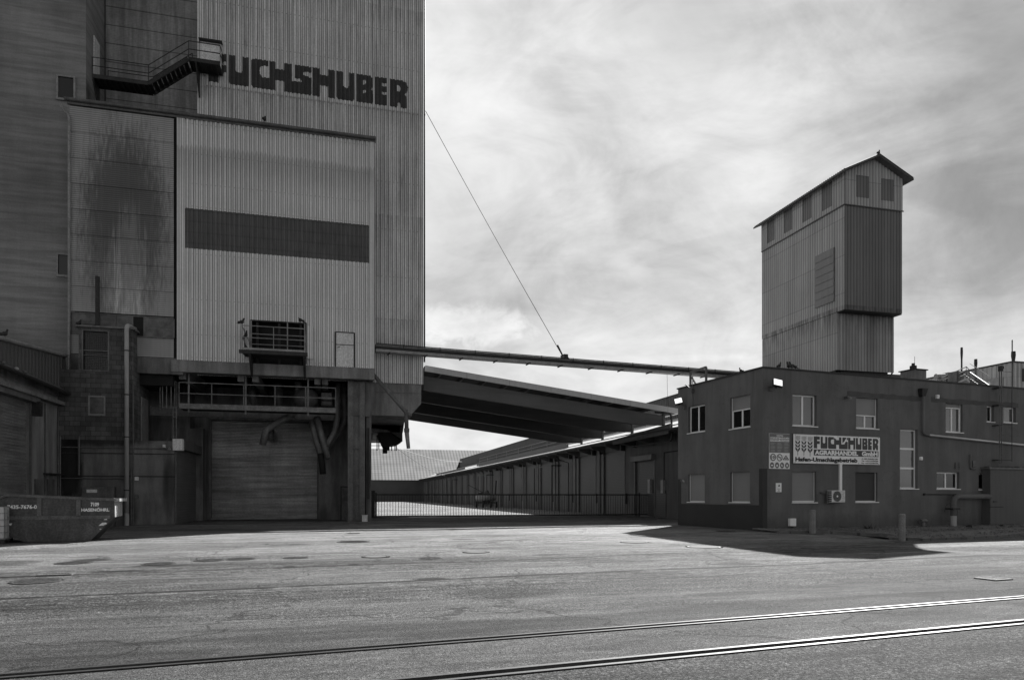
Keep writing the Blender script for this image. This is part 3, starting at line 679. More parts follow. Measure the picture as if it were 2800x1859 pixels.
XU0 = S.Y(500+240/3.371, 170, YM).x; XU1 = S.Y(500+2076/3.371, 290, YM).x
# perspective: invert by table
tab = [(S.Y(500+u/3.371, 200, YM).x, u) for u in range(240, 2081, 8)]
def u_of(X):
    for (a, ua), (b, ub) in zip(tab, tab[1:]):
        if a <= X <= b: return ua+(ub-ua)*(X-a)/(b-a)
    return -1
brk = sorted(set([round(kk*pit+a*pit, 5) for kk in range(math.floor(XU0/pit), math.ceil(XU1/pit)+1) for a, h in TRAP]+[round(XU0+i*.045, 5) for i in range(int((XU1-XU0)/.045)+1)]))
for a, b in zip(brk, brk[1:]):
    if b-a < .002: continue
    u = u_of((a+b)/2)
    if u < 0: continue
    da, db = dep_main(a)+.006, dep_main(b)+.006
    rg = .015*math.sin(a*37)*(1 if (da+db) < .06 else 0)
    for lo, hi in scan(u):
        lo = max(lo, -.01)
        m.face([(a, YM-da, zl0+(zl1-zl0)*lo+rg), (b, YM-db, zl0+(zl1-zl0)*lo+rg), (b, YM-db, zl0+(zl1-zl0)*hi+rg), (a, YM-da, zl0+(zl1-zl0)*hi+rg)])
m.build('painted_lettering', M['letters'], silo, label='big dark painted company name')
# concrete under the tall wall, with a chamfered end
xcb = S.Y(1152, 1103, YM).x; xcc = S.Y(1121, 1137, YM).x; zc0 = S.Y(1100, 1137, YM).z; zc1 = S.Y(1152, 1103, YM).z
m = MB(); m.prism([(xb1-1.5, zc0), (xcc, zc0), (xcb, zc1), (xcb, 8.84), (xb1-1.5, 8.84)], 1, YM+.05, 61); m.build('concrete_base', M['conc2'], silo)
zj = S.Y(1100, 1074, YM).z; MB().box(xb1-.4, xcb-.01, YM+.03, YM+.06, zj-.02, zj+.02).build('cast_joint', M['dconc'], silo)
p0 = S.Y(1155.5, 990, YM-.2)
MB().tube([(xm1+.07, YM-.12, 47), (xm1+.07, YM-.12, S.Y(1159, 990, YM-.12).z)], .055, 8).build('corner_downpipe', M['dsteel'], silo)
# protruding box
bandz = (15.8, 18.08); bx0 = S.Y(497, 568, YB).x; bx1 = S.Y(1010, 612, YB).x
ox0 = S.Y(688, 878, YB).x; ox1 = S.Y(836, 887, YB).x; oz1 = S.Y(688, 878, YB).z; oz0 = 9.5
dx0 = S.Y(918, 912, YB).x; dx1 = S.Y(968, 912, YB).x; dz1 = S.Y(918, 909, YB).z; dz0 = S.Y(918, 1001, YB).z
m = MB(); cx0 = xb0+.42; cx1 = xb1-.32
corr(m, cx0, cx1, zb0, zb1, mf(YB), .25, .05, holes=[(bx0, bx1, bandz[0], bandz[1]), (ox0, ox1, 9.4, oz1), (dx0, dx1, dz0, dz1)])
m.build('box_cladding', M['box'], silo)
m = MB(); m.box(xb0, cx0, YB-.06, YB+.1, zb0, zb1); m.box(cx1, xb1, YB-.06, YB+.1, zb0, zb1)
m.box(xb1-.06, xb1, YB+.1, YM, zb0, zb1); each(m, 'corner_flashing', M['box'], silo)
m = MB(); corr(m, bx0, bx1, bandz[0]-.1, bandz[1]-.02, mf(YB+.012), .25, .05); m.build('window_band', M['band'], silo)
m = MB()
for zz in (22.9, 21.2, 19.5, 18.2, 15.5, 12.9, 10.9, 9.6):
    x = math.ceil(cx0/.25)*.25+.17
    while x < cx1:
        if not (ox0 < x < ox1 and zz < oz1) and not (dx0 < x < dx1 and zz < dz1): m.box(x-.014, x+.014, YB-.066, YB-.045, zz-.014, zz+.014)
        x += .25
m.build('box_bolt_rows', M['dsteel'], silo, kind='stuff')
MB().box(xs0+.05, xb1-.1, YB+.6, YM-.05, zb0-.05, zb1-.1).build('box_core', M['black'], silo)
m = MB(); m.box(xs0, xb1-.07, YB+.07, YM-.02, zb1-.1, zb1+.05); m.build('box_roof', M['zinc'], silo)
# stained side sheets with the window strip under them
sz0 = S.Y(195, 850, YB).z; xsr = S.Y(475, 863, YB).x
m = MB(); n = 8; st = (zb1-.15-sz0)/n
for i in range(n): m.hexa([(xs0, YB+.03, sz0+i*st), (xsr, YB+.03, sz0+i*st), (xsr, YB-.02, sz0+i*st), (xs0, YB-.02, sz0+i*st)], [(xs0, YB+.03, sz0+(i+1)*st), (xsr, YB+.03, sz0+(i+1)*st), (xsr, YB+.015, sz0+(i+1)*st), (xs0, YB+.015, sz0+(i+1)*st)])
m.build('stained_sheets', M['boxside'], silo)
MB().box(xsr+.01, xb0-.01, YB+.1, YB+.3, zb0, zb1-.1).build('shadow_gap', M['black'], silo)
wz1 = sz0-.05; wz0 = S.Y(460, 923, YB).z
fr = MB(); fr.box(xs0, xsr, YB-.03, YB+.05, wz1-.07, wz1); fr.box(xs0, xsr, YB-.03, YB+.05, wz0-.1, wz0)
wx = [xs0, S.Y(272, 880, YB).x, S.Y(316, 880, YB).x, S.Y(362, 880, YB).x, S.Y(395, 880, YB).x, xsr]
for x in wx: fr.box(x-.05, x+.05, YB-.025, YB+.04, wz0, wz1-.07)
fr = fr.build('strip_window', M['msteel'], silo)
for i, (a, b) in enumerate(zip(wx, wx[1:])):
    mat = M['black'] if i == 3 else M['dirtyglass']
    MB().box(a+.05, b-.05, YB+.0, YB+.03, wz0, wz1-.07).build('pane', mat, fr)
    if i in (0, 4): MB().box(a+.05, b-.05, YB-.02, YB-.002, (wz0+wz1)/2-.02, (wz0+wz1)/2+.02).build('glazing_bar', M['msteel'], fr)
m = MB(); n = 5; za = S.Y(460, 978, YB).z; zt = wz0-.1
m.box(xs0, xsr, YB-.0, YB+.04, za, zt); m.build('lower_sheet', M['boxside'], silo)
MB().box(xs0, xb0+.3, YB+.05, YB+.35, 8.6, za).build('lower_edge_beam', M['dconc'], silo)
# gutter
gz1 = zb1+.12
m = MB(); gx0 = S.Y(176, 280, YB-.15).x; gx1 = S.Y(1028, 384, YB-.15).x
m.tube([(gx0, YB-.16, gz1), (gx1, YB-.16, gz1-.02)], .095, 10); x = gx0+.4
while x < gx1: m.tube([(x, YB-.16, gz1), (x+.03, YB-.16, gz1)], .105, 10); x += .9
m.box(gx0+.1, gx1, YB-.08, YB+.06, gz1-.22, gz1+.02); m.build('gutter', M['msteel'], silo)
pts = [S.Y(165, 282, YB-.17), S.Y(170, 296, YB-.17), S.Y(188, 318, YB-.12), S.Y(190, 330, YB-.12)]; pts[-1].x = pts[-2].x = S.Y(189, 330, YB-.12).x
pts.append(Vector((pts[-1].x, YB-.12, 8.6)))
MB().tube(bend(pts, .3), .07, 8).build('downpipe', M['gsteel'], silo)
# small white hatch door
t = MB(); t.box(dx0, dx1, YB-.03, YB+.06, dz0, dz1); t = t.build('white_door', M['whitep'], silo)
zmid = S.Y(940, 943, YB).z
MB().box(dx0, dx1, YB-.045, YB-.032, zmid-.02, zmid+.02).build('door_rail', M['dsteel'], t)
m = MB(); [m.box(x-.04, x+.04, YB-.07, YB-.005, dz0-.03, dz1+.03) for x in (dx0-.02, dx1+.02)]; m.box(dx0, dx1, YB-.07, YB-.005, dz1, dz1+.05); m.build('door_frame', M['dsteel'], t)
MB().bar((dx0+.1, YB-.07, zmid-.18), (dx0+.26, YB-.07, zmid-.14), .03, .03).build('handle', M['dsteel'], t)
# loading opening behind the balcony
m = MB(); m.box(ox0, ox1, YB+.55, YB+.6, oz0, oz1); m.build('opening_back', M['black'], silo)
m = MB()
for x in (ox0+.3, (ox0+ox1)/2, ox1-.3): m.box(x-.06, x+.06, YB+.1, YB+.2, oz0, oz1)
m.box(ox0, ox1, YB-.07, YB+.02, oz1, oz1+.07); m.box(ox0-.06, ox0, YB-.08, YB+.03, oz0, oz1+.07); m.box(ox1, ox1+.06, YB-.08, YB+.03, oz0, oz1+.07)
m.build('opening_frame', M['dsteel'], silo)
MB().box(ox1+.07, ox1+.42, YB-.12, YB-.07, oz0+.3, oz1-.1).build('sliding_shutter', M['box'], silo)
# concrete edge beam and floor slab under the box
bb = 8.75; xe0 = S.Y(468, 1000, YB).x
m = MB(); m.box(xe0, xb1+.0, YB-.02, YB+.45, bb, zb0-.01); m.build('edge_beam', M['conc2'], silo)
MB().box(xe0+.05, xb1-.02, YB+.46, YM+4.6, bb+.15, zb0-.02).build('floor_slab', M['dconc'], silo)
m = MB()
for px in (490, 650, 690, 860, 880): 
    x = S.Y(px, 1050, YB+.5).x; m.box(x, x+.35, YB+.46, YD, bb-.35, bb+.14)
each(m, 'slab_rib', M['dconc'], silo)
MB().box(-14, xe0-.02, YB+.5, YB+3, 8.0, 12.5).build('side_core', M['black'], silo)
MB().box(-14, xe0-.02, YD-1.5, YD, 4.5, 9.5).build('inner_back_wall', M['dconc'], silo)
MB().box(xc1+.01, xm0+.1, YM+.3, 60, 9.0, 17.99).build('rear_core', M['tin'], silo)  # unseen fill added behind the box to close a sun leak
MB().box(-14, 1.7, YD-.3, YD+.28, 8.91, 9.6).build('light_leak_filler', M['black'], silo)  # unseen black filler added to stop sun leaking in above the passage
# passage under the box: back wall, roller door, pier
rx0 = S.Y(578, 1400, YD).x; rx1 = S.Y(867, 1400, YD).x; rz1 = 6.66
m = MB(); holed(m, -14, 1.7, 0, 8.9, [(rx0, rx1, -.01, rz1)], lambda u, d, z: (u, YD-d, z), .25); m.build('passage_wall', M['dconc'], silo)
MB().box(-14, 1.7, YD+.3, 61, 0, 8.8).build('ground_floor_core', M['dconc'], silo)
m = MB(); z = G0+.1
while z < rz1-.02:
    m.face([(rx0, YD+.12, z), (rx1, YD+.12, z), (rx1, YD+.07, z+.03), (rx0, YD+.07, z+.03)]); m.face([(rx0, YD+.07, z+.03), (rx1, YD+.07, z+.03), (rx1, YD+.07, z+.065), (rx0, YD+.07, z+.065)])
    m.face([(rx0, YD+.07, z+.065), (rx1, YD+.07, z+.065), (rx1, YD+.12, z+.09), (rx0, YD+.12, z+.09)]); m.face([(rx0, YD+.12, z+.09), (rx1, YD+.12, z+.09), (rx1, YD+.12, z+.1), (rx0, YD+.12, z+.1)]); z += .1
rd = m.build('roller_door', M['shutter'], silo)
m = MB(); m.box(rx0-.14, rx0, YD-.08, YD+.1, G0, rz1+.1); m.box(rx1, rx1+.14, YD-.08, YD+.1, G0, rz1+.1); each(m, 'guide_rail', M['msteel'], rd)
MB().box(rx0, rx1, YD+.0, YD+.1, G0, G0+.1).build('bottom_rail', M['gsteel'], rd)
m = MB(); m.box(S.Y(575, 990, YD-.1).x, S.Y(868, 990, YD).x, YD-.35, YD-.01, 6.75, 7.3); m.build('door_lintel', M['dconc'], silo)
# pier right of the roller door
YP = 46.8; wx0 = S.Y(872, 1400, YP).x; wx1 = S.Y(1002, 1400, YP).x
MB().box(wx0, wx1, YP, YD-.01, 0, 8.9).build('pier_wall', M['dconc'], silo)
yp = 43.05; px_ = [S.Y(q, 1300, yp).x for q in (951, 966, 983, 998, 1002, 1016)]
m = MB(); m.box(px_[0], px_[1], yp, yp+.5, G0, bb); m.box(px_[1], px_[2], yp+.16, yp+.4, G0, bb); m.box(px_[2], px_[3], yp, yp+.5, G0, bb)
for z in (G0+.02, 2.35, 4.6, 6.65): m.box(px_[0]-.03, px_[3]+.03, yp-.03, yp+.05, z, z+.05)
m.build('steel_column', M['msteel'], silo)
MB().box(px_[4], px_[5], yp+.25, yp+3.2, 0, bb).build('corner_pier', M['dconc'], silo)
m = MB(); x0 = S.Y(1012, 1060, yp).x; x1 = S.Y(1024, 1060, yp).x; m.prism([(x0, 6.6), (x1, 7.9), (x1, bb), (x0-.3, bb), (x0-.3, 6.6)], 1, yp+.1, yp+.5); m.build('haunch', M['dconc'], silo)
m = MB(); m.tube([(px_[4]+.12, yp+.12, 1.5), (px_[4]+.12, yp+.12, 5.9)], .05, 8); m.build('pier_conduit', M['dsteel'], silo)
m = MB(); m.box(-9, 2.0, 41.6, 43.6, -.1, G0+.012); m.build('plinth_kerb', M['dconc'], silo) if False else m.bm.free()
# personnel door half hidden by the column
qx0 = S.Y(931, 1330, YP).x; qx1 = S.Y(975, 1330, YP).x; qz = S.Y(931, 1329, YP).z
pd = MB().box(qx0+.07, qx1-.07, YP-.05, YP-.004, G0, qz-.07).build('personnel_door', M['msteel'], silo)
m = MB(); m.box(qx0, qx0+.07, YP-.09, YP-.004, G0, qz); m.box(qx1-.07, qx1, YP-.09, YP-.004, G0, qz); m.box(qx0, qx1, YP-.09, YP-.004, qz-.07, qz); m.build('door_frame', M['dsteel'], pd)
gx_ = S.Y(936, 1350, YP).x; gx2 = S.Y(951, 1350, YP).x; gza = S.Y(940, 1334, YP).z; gzb = S.Y(940, 1370, YP).z
MB().box(gx_, gx2, YP-.07, YP-.052, gzb, gza).build('door_glass', M['dirtyglass'], pd)
MB().bar((qx1-.25, YP-.12, 1.15), (qx1-.12, YP-.12, 1.15), .03, .03).build('handle', M['silver'], pd)
# I-beam across the passage
yi = 44.7; a = S.Y(412, 1128, yi); b = S.Y(918, 1137, yi)
m = MB(); z = S.Y(908, 1136, yi).z; m.box(a.x, b.x, yi-.02, yi+.02, z-.26, z+.26); m.box(a.x, b.x, yi-.14, yi+.14, z+.26, z+.31); m.box(a.x, b.x, yi-.14, yi+.14, z-.31, z-.26)
for i in range(6): x = a.x+(b.x-a.x)*i/5.2; m.box(x, x+.03, yi-.13, yi-.02, z-.26, z+.26)
m.build('crossbeam', M['msteel'], silo)
# walls seen deep in the passage on the left
MB().box(S.Y(468, 1200, 47.2).x, S.Y(555, 1200, 47.2).x, 47.2, YD-.01, 0, 6.0).build('inner_wall', M['dconc'], silo)

# ------------------------------------------------------------------ walkway with steps between shaft and tall wall
t = thing('metal_walkway', 'dark steel walkway with steps and railings high across the recess beside the lettering', 'walkway', (-11, 44, 26))
ya = YM-1.15; yb_ = YM-.12
def wp(px, py, y): return S.Y(px, py, y)
P = [wp(252, 208, ya), wp(406, 228, ya), wp(516, 162, ya), wp(602, 172, ya)]
P[1].z = P[0].z; P[3].z = P[2].z
Q = [Vector((p.x, yb_, p.z)) for p in P]
m = MB()
for a, b in zip(P, P[1:]): m.bar(a, b, .07, .22); 
for a, b in zip(Q, Q[1:]): m.bar(a, b, .07, .22)
m.build('stringers', M['dsteel'], t)
for (a, b, n) in ((0, 1, 10), (2, 3, 6)):
    m = MB()
    for i in range(n):
        f0 = i/n+.01; f1 = (i+1)/n-.012
        p0 = P[a].lerp(P[b], f0); p1 = P[a].lerp(P[b], f1); m.box(p0.x, p1.x, ya+.06, yb_-.05, p0.z-.05, p0.z-.01)
        m.box(p0.x-.01, p0.x+.03, ya+.05, yb_-.05, p0.z-.14, p0.z-.05)
    m.build('grating', M['dsteel'], t)
m = MB()
for i in range(9):
    p0 = P[1].lerp(P[2], (i+.2)/9); m.box(p0.x-.12, p0.x+.12, ya+.06, yb_-.05, p0.z-.02, p0.z+.02); m.box(p0.x-.12, p0.x-.09, ya+.06, yb_-.05, p0.z-.1, p0.z+.0)
m.build('steps', M['dsteel'], t)
def railing(mb, pts, hs, r=.022, posts=None):
    for h in hs:
        mb.tube([Vector(p)+Vector((0, 0, h)) for p in pts], r, 6)
    for p in (posts or pts): mb.tube([Vector(p), Vector(p)+Vector((0, 0, max(hs)))], r, 6)
m = MB(); railing(m, P+[Q[3]], (1.05, .58)); m.build('railing', M['dsteel'], t)
m = MB(); railing(m, [Q[0]+Vector((.5, 0, 0)), Q[1], Q[2]], (.98,)); m.build('inner_railing', M['dsteel'], t)
m = MB()
for (p, q) in ((P[0], Q[0]), (P[2]+Vector((.35, 0, 0)), Q[2]+Vector((.35, 0, 0)))): m.hexa([p+Vector((0, 0, -.1)), p+Vector((.07, 0, -.1)), p+Vector((.07, 0, -.2)), p+Vector((0, 0, -.2))], [q+Vector((0, 0, -.1)), q+Vector((.07, 0, -.1)), q+Vector((.07, 0, -1.6)), q+Vector((0, 0, -1.6))])
each(m, 'wall_bracket', M['dsteel'], t)
# door at the top of the steps
a = S.Y(549, 113, YM); b = S.Y(606, 122, YM); z0 = P[3].z
d = MB().box(a.x, b.x, YM-.16, YM-.07, z0, a.z-.1).build('upper_door', M['whitep'], silo)
MB().box(a.x-.06, b.x+.08, YM-.4, YM-.07, a.z-.1, a.z-.03).build('door_hood', M['dsteel'], d)
# ------------------------------------------------------------------ loading balcony
yf = YB-1.25
t = thing('loading_balcony', 'small railed steel loading balcony below the dark window band', 'balcony', (-3.5, yf, 9.9))
a = S.Y(661, 957, yf); b = S.Y(833, 963, yf); z = S.Y(832, 963, yf).z
m = MB(); m.box(a.x-.15, b.x+.15, yf-.02, yf+.08, z-.22, z-.02); m.build('front_beam', M['dsteel'], t)
m = MB(); m.box(a.x, b.x, yf+.09, YB-.08, z-.08, z)
for i in range(7): m.box(a.x+.02, b.x-.02, yf+.16+i*.15, yf+.22+i*.15, z-.2, z-.08)
m.build('deck', M['dsteel'], t)
m = MB(); fl = [(a.x, YB-.1, z), (a.x, yf+.02, z), ((a.x+b.x)/2, yf+.02, z), (b.x, yf+.02, z), (b.x, YB-.1, z)]
railing(m, fl, (1.35, .68)); m.box(a.x, b.x, yf+.0, yf+.02, z, z+.11); m.bar((a.x+.0, yf+.02, z+1.35), (a.x+.35, YB-.2, z+.5), .04, .04); m.build('railing', M['gsteel'], t)
m = MB()
for x in (a.x+.35, b.x-.1): m.hexa([(x, yf+.1, z-.2), (x+.12, yf+.1, z-.2), (x+.12, yf+.1, z-.3), (x, yf+.1, z-.3)], [(x, YB-.09, z-.2), (x+.12, YB-.09, z-.2), (x+.12, YB-.09, z-1.35), (x, YB-.09, z-1.35)])
each(m, 'bracket', M['dsteel'], t)
m = MB()
for x in (ox0+.0, ox0+2.0, ox1-.05): m.tube([(x, YB-.14, oz0+.4), (x, YB-.14, oz1)], .035, 6)
for zz in (z+.55, z+1.15): m.tube([(ox0, YB-.15, zz), (ox1, YB-.15, zz)], .028, 6)
m.build('inner_barrier', M['gsteel'], t)
# ------------------------------------------------------------------ gantry with handrail under the box
yg = YB+.55
t = thing('service_gantry', 'long service gantry with pale handrail and toe board hanging above the roller door', 'gantry', (-4, yg, 6.9))
a = S.Y(490, 1102, yg); b = S.Y(918, 1124, yg); z = S.Y(700, 1118, yg).z; zt = S.Y(700, 1053, yg).z
m = MB(); m.box(a.x, b.x, yg-.02, yg+.02, z-.1, z+.2); m.box(a.x, b.x, yg+.02, yg+.1, z-.1, z-.04); m.build('toe_board', M['gant'], t)
MB().box(a.x, b.x, yg+.12, yg+1.3, z-.08, z-.03).build('deck', M['dsteel'], t)
m = MB(); n = 5
for i in range(n+1): x = a.x+(b.x-a.x)*i/n; m.box(x-.022, x+.022, yg-.05, yg-.02, z-.02, zt)
for zz in (zt, (zt+z+.15)/2): m.box(a.x, b.x, yg-.05, yg-.01, zz-.022, zz+.022)
m.build('handrail', M['gant'], t)
m = MB()
for f in (.055, .41, .815): x = a.x+(b.x-a.x)*f; m.box(x-.045, x+.045, yg+.12, yg+.2, z-.3, bb+.1)
each(m, 'hanger', M['gant'], t)
m = MB(); bx = S.Y(455, 1090, yg+.1)
for i in range(7):
    an = math.pi*(i/6); cxx = bx.x+.45*math.cos(an); cy = yg+.6-.45*math.sin(an); m.box(cxx-.02, cxx+.02, cy-.02, cy+.02, z-.1, zt+.1)
for zz in (z-.05, zt+.1): m.tube([(bx.x+.45*math.cos(math.pi*i/8), yg+.6-.45*math.sin(math.pi*i/8), zz) for i in range(9)], .03, 6)
m.build('ladder_cage', M['gant'], t)
m = MB(); lx = S.Y(473, 1150, yg).x; lx2 = S.Y(482, 1150, yg).x
for x in (lx, lx2): m.box(x-.02, x+.02, yg+.0, yg+.05, 4.9, z)
zz = 5.1
while zz < z: m.box(lx, lx2, yg+.01, yg+.03, zz, zz+.025); zz += .28
m.build('ladder', M['gant'], t)
# machinery seen behind the gantry
t = thing('conveyor_drive', 'rounded conveyor drive housing half hidden behind the gantry handrail', 'machine', (-2, 45.2, 7))
c = S.Y(838, 1090, 45.3); m = MB(); m.ball(c, .75, (1.05, .8, .95), 16); m.build('housing', M['msteel'], t, smooth=True)
m = MB(); m.box(c.x-1.6, c.x+1.1, 44.9, 45.9, c.z-.85, c.z-.68); m.box(c.x-1.5, c.x+.9, 45.0, 45.8, c.z-1.05, c.z-.9); m.build('base_frame', M['msteel'], t)
MB().tube([c+Vector((-.5, .2, .2)), c+Vector((-.55, .2, 1.6))], .22, 12).build('inlet_pipe', M['msteel'], t)
t = thing('gear_motor', 'small gear motor hanging at the right end of the gantry', 'machine', (0, 45, 7))
c = S.Y(893, 1092, 45.0); m = MB(); m.box(c.x-.32, c.x+.32, 44.8, 45.3, c.z-.05, c.z+.4); m.build('gearbox', M['msteel'], t); MB().tube([c+Vector((-.3, -.3, -.3)), c+Vector((.35, -.3, -.3))], .19, 12).build('motor', M['msteel'], t)
for i, (pa, r) in enumerate((((760, 1030), .35), ((690, 1040), .28))):
    c = S.Y(pa[0], pa[1], 46.3); t = MB(); t.tube([(c.x, 46.3, 8.9), (c.x, 46.3, 8.0), (c.x+.1, 46.3, 7.4)], r, 12, r2=r*.55)
    t.build('feed_hopper', M['msteel'], None, smooth=True, label=('steel feed cone behind the middle of the gantry handrail', 'smaller steel feed cone left of the middle of the gantry')[i], cat='hopper')
def duct(name, pts, r, lab, cat='pipe', mat='msteel', seal=True, brd=.5, n=12, group='grain pipes around the roller door', smooth=True):
    pts = [Vector(p) for p in pts]; t = thing(name, lab, cat, (pts[-1].x, pts[-1].y, min(p.z for p in pts)), S, group)
    MB().tube(bend(pts, brd, 3), r, n).build('pipe_run', M[mat], t, smooth=smooth)
    m = MB()
    for a, b in zip(pts, pts[1:]):
        if (b-a).length > 1.2:
            c = a.lerp(b, .5); d = (b-a).normalized()*.04; m.tube([c-d, c+d], r*1.14, n)
    if len(m.bm.verts): m.build('pipe_clamp', M[mat], t)
    else: m.bm.free()
    return t
y = 43.6
duct('grain_spout', [S.Y(830, 1118, 45.2), S.Y(765, 1152, 44.2), S.Y(727, 1175, y), S.Y(718, 1216, y)], .2, 'bent grain spout pointing down in front of the roller door top', 'spout', brd=.2)
MB().tube([S.Y(738, 1175, 47.8), S.Y(738, 1205, 47.8)], .28, 12).build('short_spout', M['msteel'], None, smooth=True, label='short wide dark spout behind the bent grain spout', cat='spout')
duct('grain_pipe', [S.Y(853, 1150, 44.6), S.Y(862, 1195, 44.4), S.Y(876, 1240, 44.2)], .2, 'left pipe of the straight slanting pair at the right edge of the roller door', seal=False)
duct('grain_pipe', [S.Y(866, 1140, 44.4), S.Y(882, 1200, 44.2), S.Y(898, 1253, 44.0)], .2, 'right pipe of the straight slanting pair at the right edge of the roller door')
duct('flexible_hose', [S.Y(876, 1240, 44.2), S.Y(880, 1262, 44.2), S.Y(883, 1296, 44.2)], .19, 'black flexible hose hanging from the slanting grain pipe', 'hose', 'rubber', group=None)
duct('grain_pipe', [S.Y(924, 1048, 44.6), S.Y(922, 1150, 44.6), S.Y(915, 1184, 44.4), S.Y(890, 1222, 44.2)], .19, 'double bent grain pipe nearest the roller door beside the steel column')
duct('grain_pipe', [S.Y(938, 1048, 45.4), S.Y(944, 1140, 45.4), S.Y(936, 1170, 45.3), S.Y(896, 1228, 45)], .19, 'long bent grain pipe running right beside the steel column')
duct('grain_pipe', [S.Y(950, 1060, 46.2), S.Y(940, 1130, 46.2), S.Y(900, 1200, 46)], .17, 'thin slanting grain pipe behind the two bent ones', brd=.8)
# rain pipe from the box corner
yr = YB+.2
t = duct('drain_pipe', [S.Y(1016, 1018, yr), S.Y(1113, 1130, yr), S.Y(1124, 1139, yr)], .125, 'slanting pipe with a Y-piece and hanging funnel below the corner of the box', 'pipe', 'msteel', group=None, brd=.05)
a = S.Y(1111, 1120, yr); b = S.Y(1112, 1176, yr); c = S.Y(1117, 1226, yr)
MB().tube([a, b], .125, 12).build('drop_pipe', M['msteel'], t, smooth=True)
MB().tube([b+Vector((0, 0, .12)), b+Vector((0, 0, -.12))], .165, 12).build('ring', M['msteel'], t)
MB().tube([b+Vector((0, 0, -.1)), c], .14, 12, r2=.11).build('funnel', M['gsteel'], t, smooth=True)
# truck loading chute under the tall wall
t = thing('loading_chute', 'dark truck loading chute and hopper hanging under the silo above the gate', 'hopper', (3, 52, 5))
y0 = 50.0
def py(L): return [(S.Y(a, b, y0).x, S.Y(a, b, y0).z) for a, b in L]
m = MB(); m.prism(py([(1014, 1137), (1108, 1137), (1102, 1180), (1096, 1200), (1060, 1175), (1014, 1170)]), 1, y0, y0+4); m.build('hopper_body', M['dsteel'], t)
m = MB(); m.prism(py([(1034, 1185), (1060, 1172), (1102, 1185), (1102, 1205), (1090, 1213), (1070, 1216), (1062, 1224), (1053, 1222), (1045, 1206)]), 1, y0+.4, y0+2.4); m.build('spout_head', M['black'], t)
m = MB(); m.prism(py([(1050, 1215), (1062, 1215), (1062, 1236), (1050, 1236)]), 1, y0+1, y0+1.7); m.prism(py([(1062, 1215), (1068, 1215), (1068, 1228), (1062, 1228)]), 1, y0+1, y0+1.6); m.build('outlet', M['black'], t)
m = MB()
for px in (1031, 1036, 1071, 1080, 1084): p = S.Y(px, 1190, y0+1.2); m.box(p.x-.035, p.x+.035, y0+1.2, y0+1.27, S.Y(px, 1232 if px != 1036 else 1228, y0+1.2).z, p.z)
for pyy in (1202, 1210, 1218): m.tube([S.Y(1012, pyy, y0+1.25), S.Y(1050, pyy, y0+1.25)], .025, 6)
m.build('guard_rail', M['dsteel'], t)
m = MB(); m.box(S.Y(1011, 1190, 51).x, S.Y(1018, 1190, 51).x, 51, 52, S.Y(1012, 1198, 51).z, S.Y(1012, 1150, 51).z); m.build('hanger_plate', M['black'], t)
MB().box(1.9, xcc-.1, 50, 60, zc0-.5, zc0-.02).build('underside_beams', M['dconc'], silo)
# ------------------------------------------------------------------ canopy between silo and warehouse
YK = 44.3; YK1 = 63.0
a = S.Y(1170, 1001, YK); b = S.Y(1857, 1118, YK); sl = (b.z-a.z)/(b.x-a.x)
def rz(x): return a.z+sl*(x-a.x)
kx0 = 5.42; kx1 = b.x
t = thing('loading_canopy', 'long sloping flat canopy roof on deep beams between silo and warehouse', 'canopy', (14, YK, 8.5))
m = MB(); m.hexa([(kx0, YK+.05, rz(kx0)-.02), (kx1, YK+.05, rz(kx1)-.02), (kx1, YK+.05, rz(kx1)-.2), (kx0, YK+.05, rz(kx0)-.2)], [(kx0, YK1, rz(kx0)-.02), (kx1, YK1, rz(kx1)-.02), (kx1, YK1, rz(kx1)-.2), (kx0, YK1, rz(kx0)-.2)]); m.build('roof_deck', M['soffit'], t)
m = MB(); m.hexa([(kx0+.05, YK, rz(kx0)+.02), (kx1, YK, rz(kx1)+.02), (kx1, YK, rz(kx1)-.36), (kx0, YK, rz(kx0)-.36)], [(kx0+.05, YK+.045, rz(kx0)+.02), (kx1, YK+.045, rz(kx1)+.02), (kx1, YK+.045, rz(kx1)-.36), (kx0, YK+.045, rz(kx0)-.36)]); m.build('fascia', M['alu'], t)
m = MB(); x = kx0+1.0
while x < kx1-1.2:
    m.hexa([(x, YK+.05, rz(x)-.21), (x+.12, YK+.05, rz(x)-.21), (x+.12, YK+.05, rz(x)-.42), (x, YK+.05, rz(x)-.42)], [(x, YK1, rz(x)-.21), (x+.12, YK1, rz(x)-.21), (x+.12, YK1, rz(x)-.55), (x, YK1, rz(x)-.55)]); x += 1.5
m.build('purlins', M['girder'], t, kind='stuff')
bx1s = 22.6
for i, y in enumerate((44.9, 50.3, 56.6, 62.0)):
    m = MB(); e = bx1s; q = [(kx0, rz(kx0)-1.48), (e-2.2, rz(e-2.2)-1.5), (e, rz(e)-1.25), (e, rz(e)-.56), (kx0, rz(kx0)-.56)]
    m.prism(q, 1, y, y+.28); m.box(e, e+.03, y-.06, y+.34, rz(e)-1.2, rz(e)-.62); m.build('deep_beam', M['girder'], t)
    MB().box(e+.04, e+.2, y+.02, y+.26, rz(e)-1.35, rz(e)-.3).build('beam_end_plate', M['msteel'], t)
pts = [S.Y(1820, 1130, YK+.3), S.Y(1834, 1127, YK+.3), S.Y(1837, 1192, YK+.3), S.Y(1829, 1204, YK+.3)]
w = Vector((23.9, 52, 5.2)); 
gt = MB(); gt.tube(bend([S.Y(1790, 1127, YK+.3), S.Y(1836, 1130, YK+.3), S.Y(1837, 1205, YK+.3), S.X(1715, 1222, 23.95)], .35), .075, 8); gt.build('rainwater_pipe', M['dsteel'], t, smooth=True)
m = MB(); m.box(kx1+.0, kx1+.2, YK-.05, YK1, rz(kx1)-.3, rz(kx1)-.05); m.build('gutter', M['alu'], t)

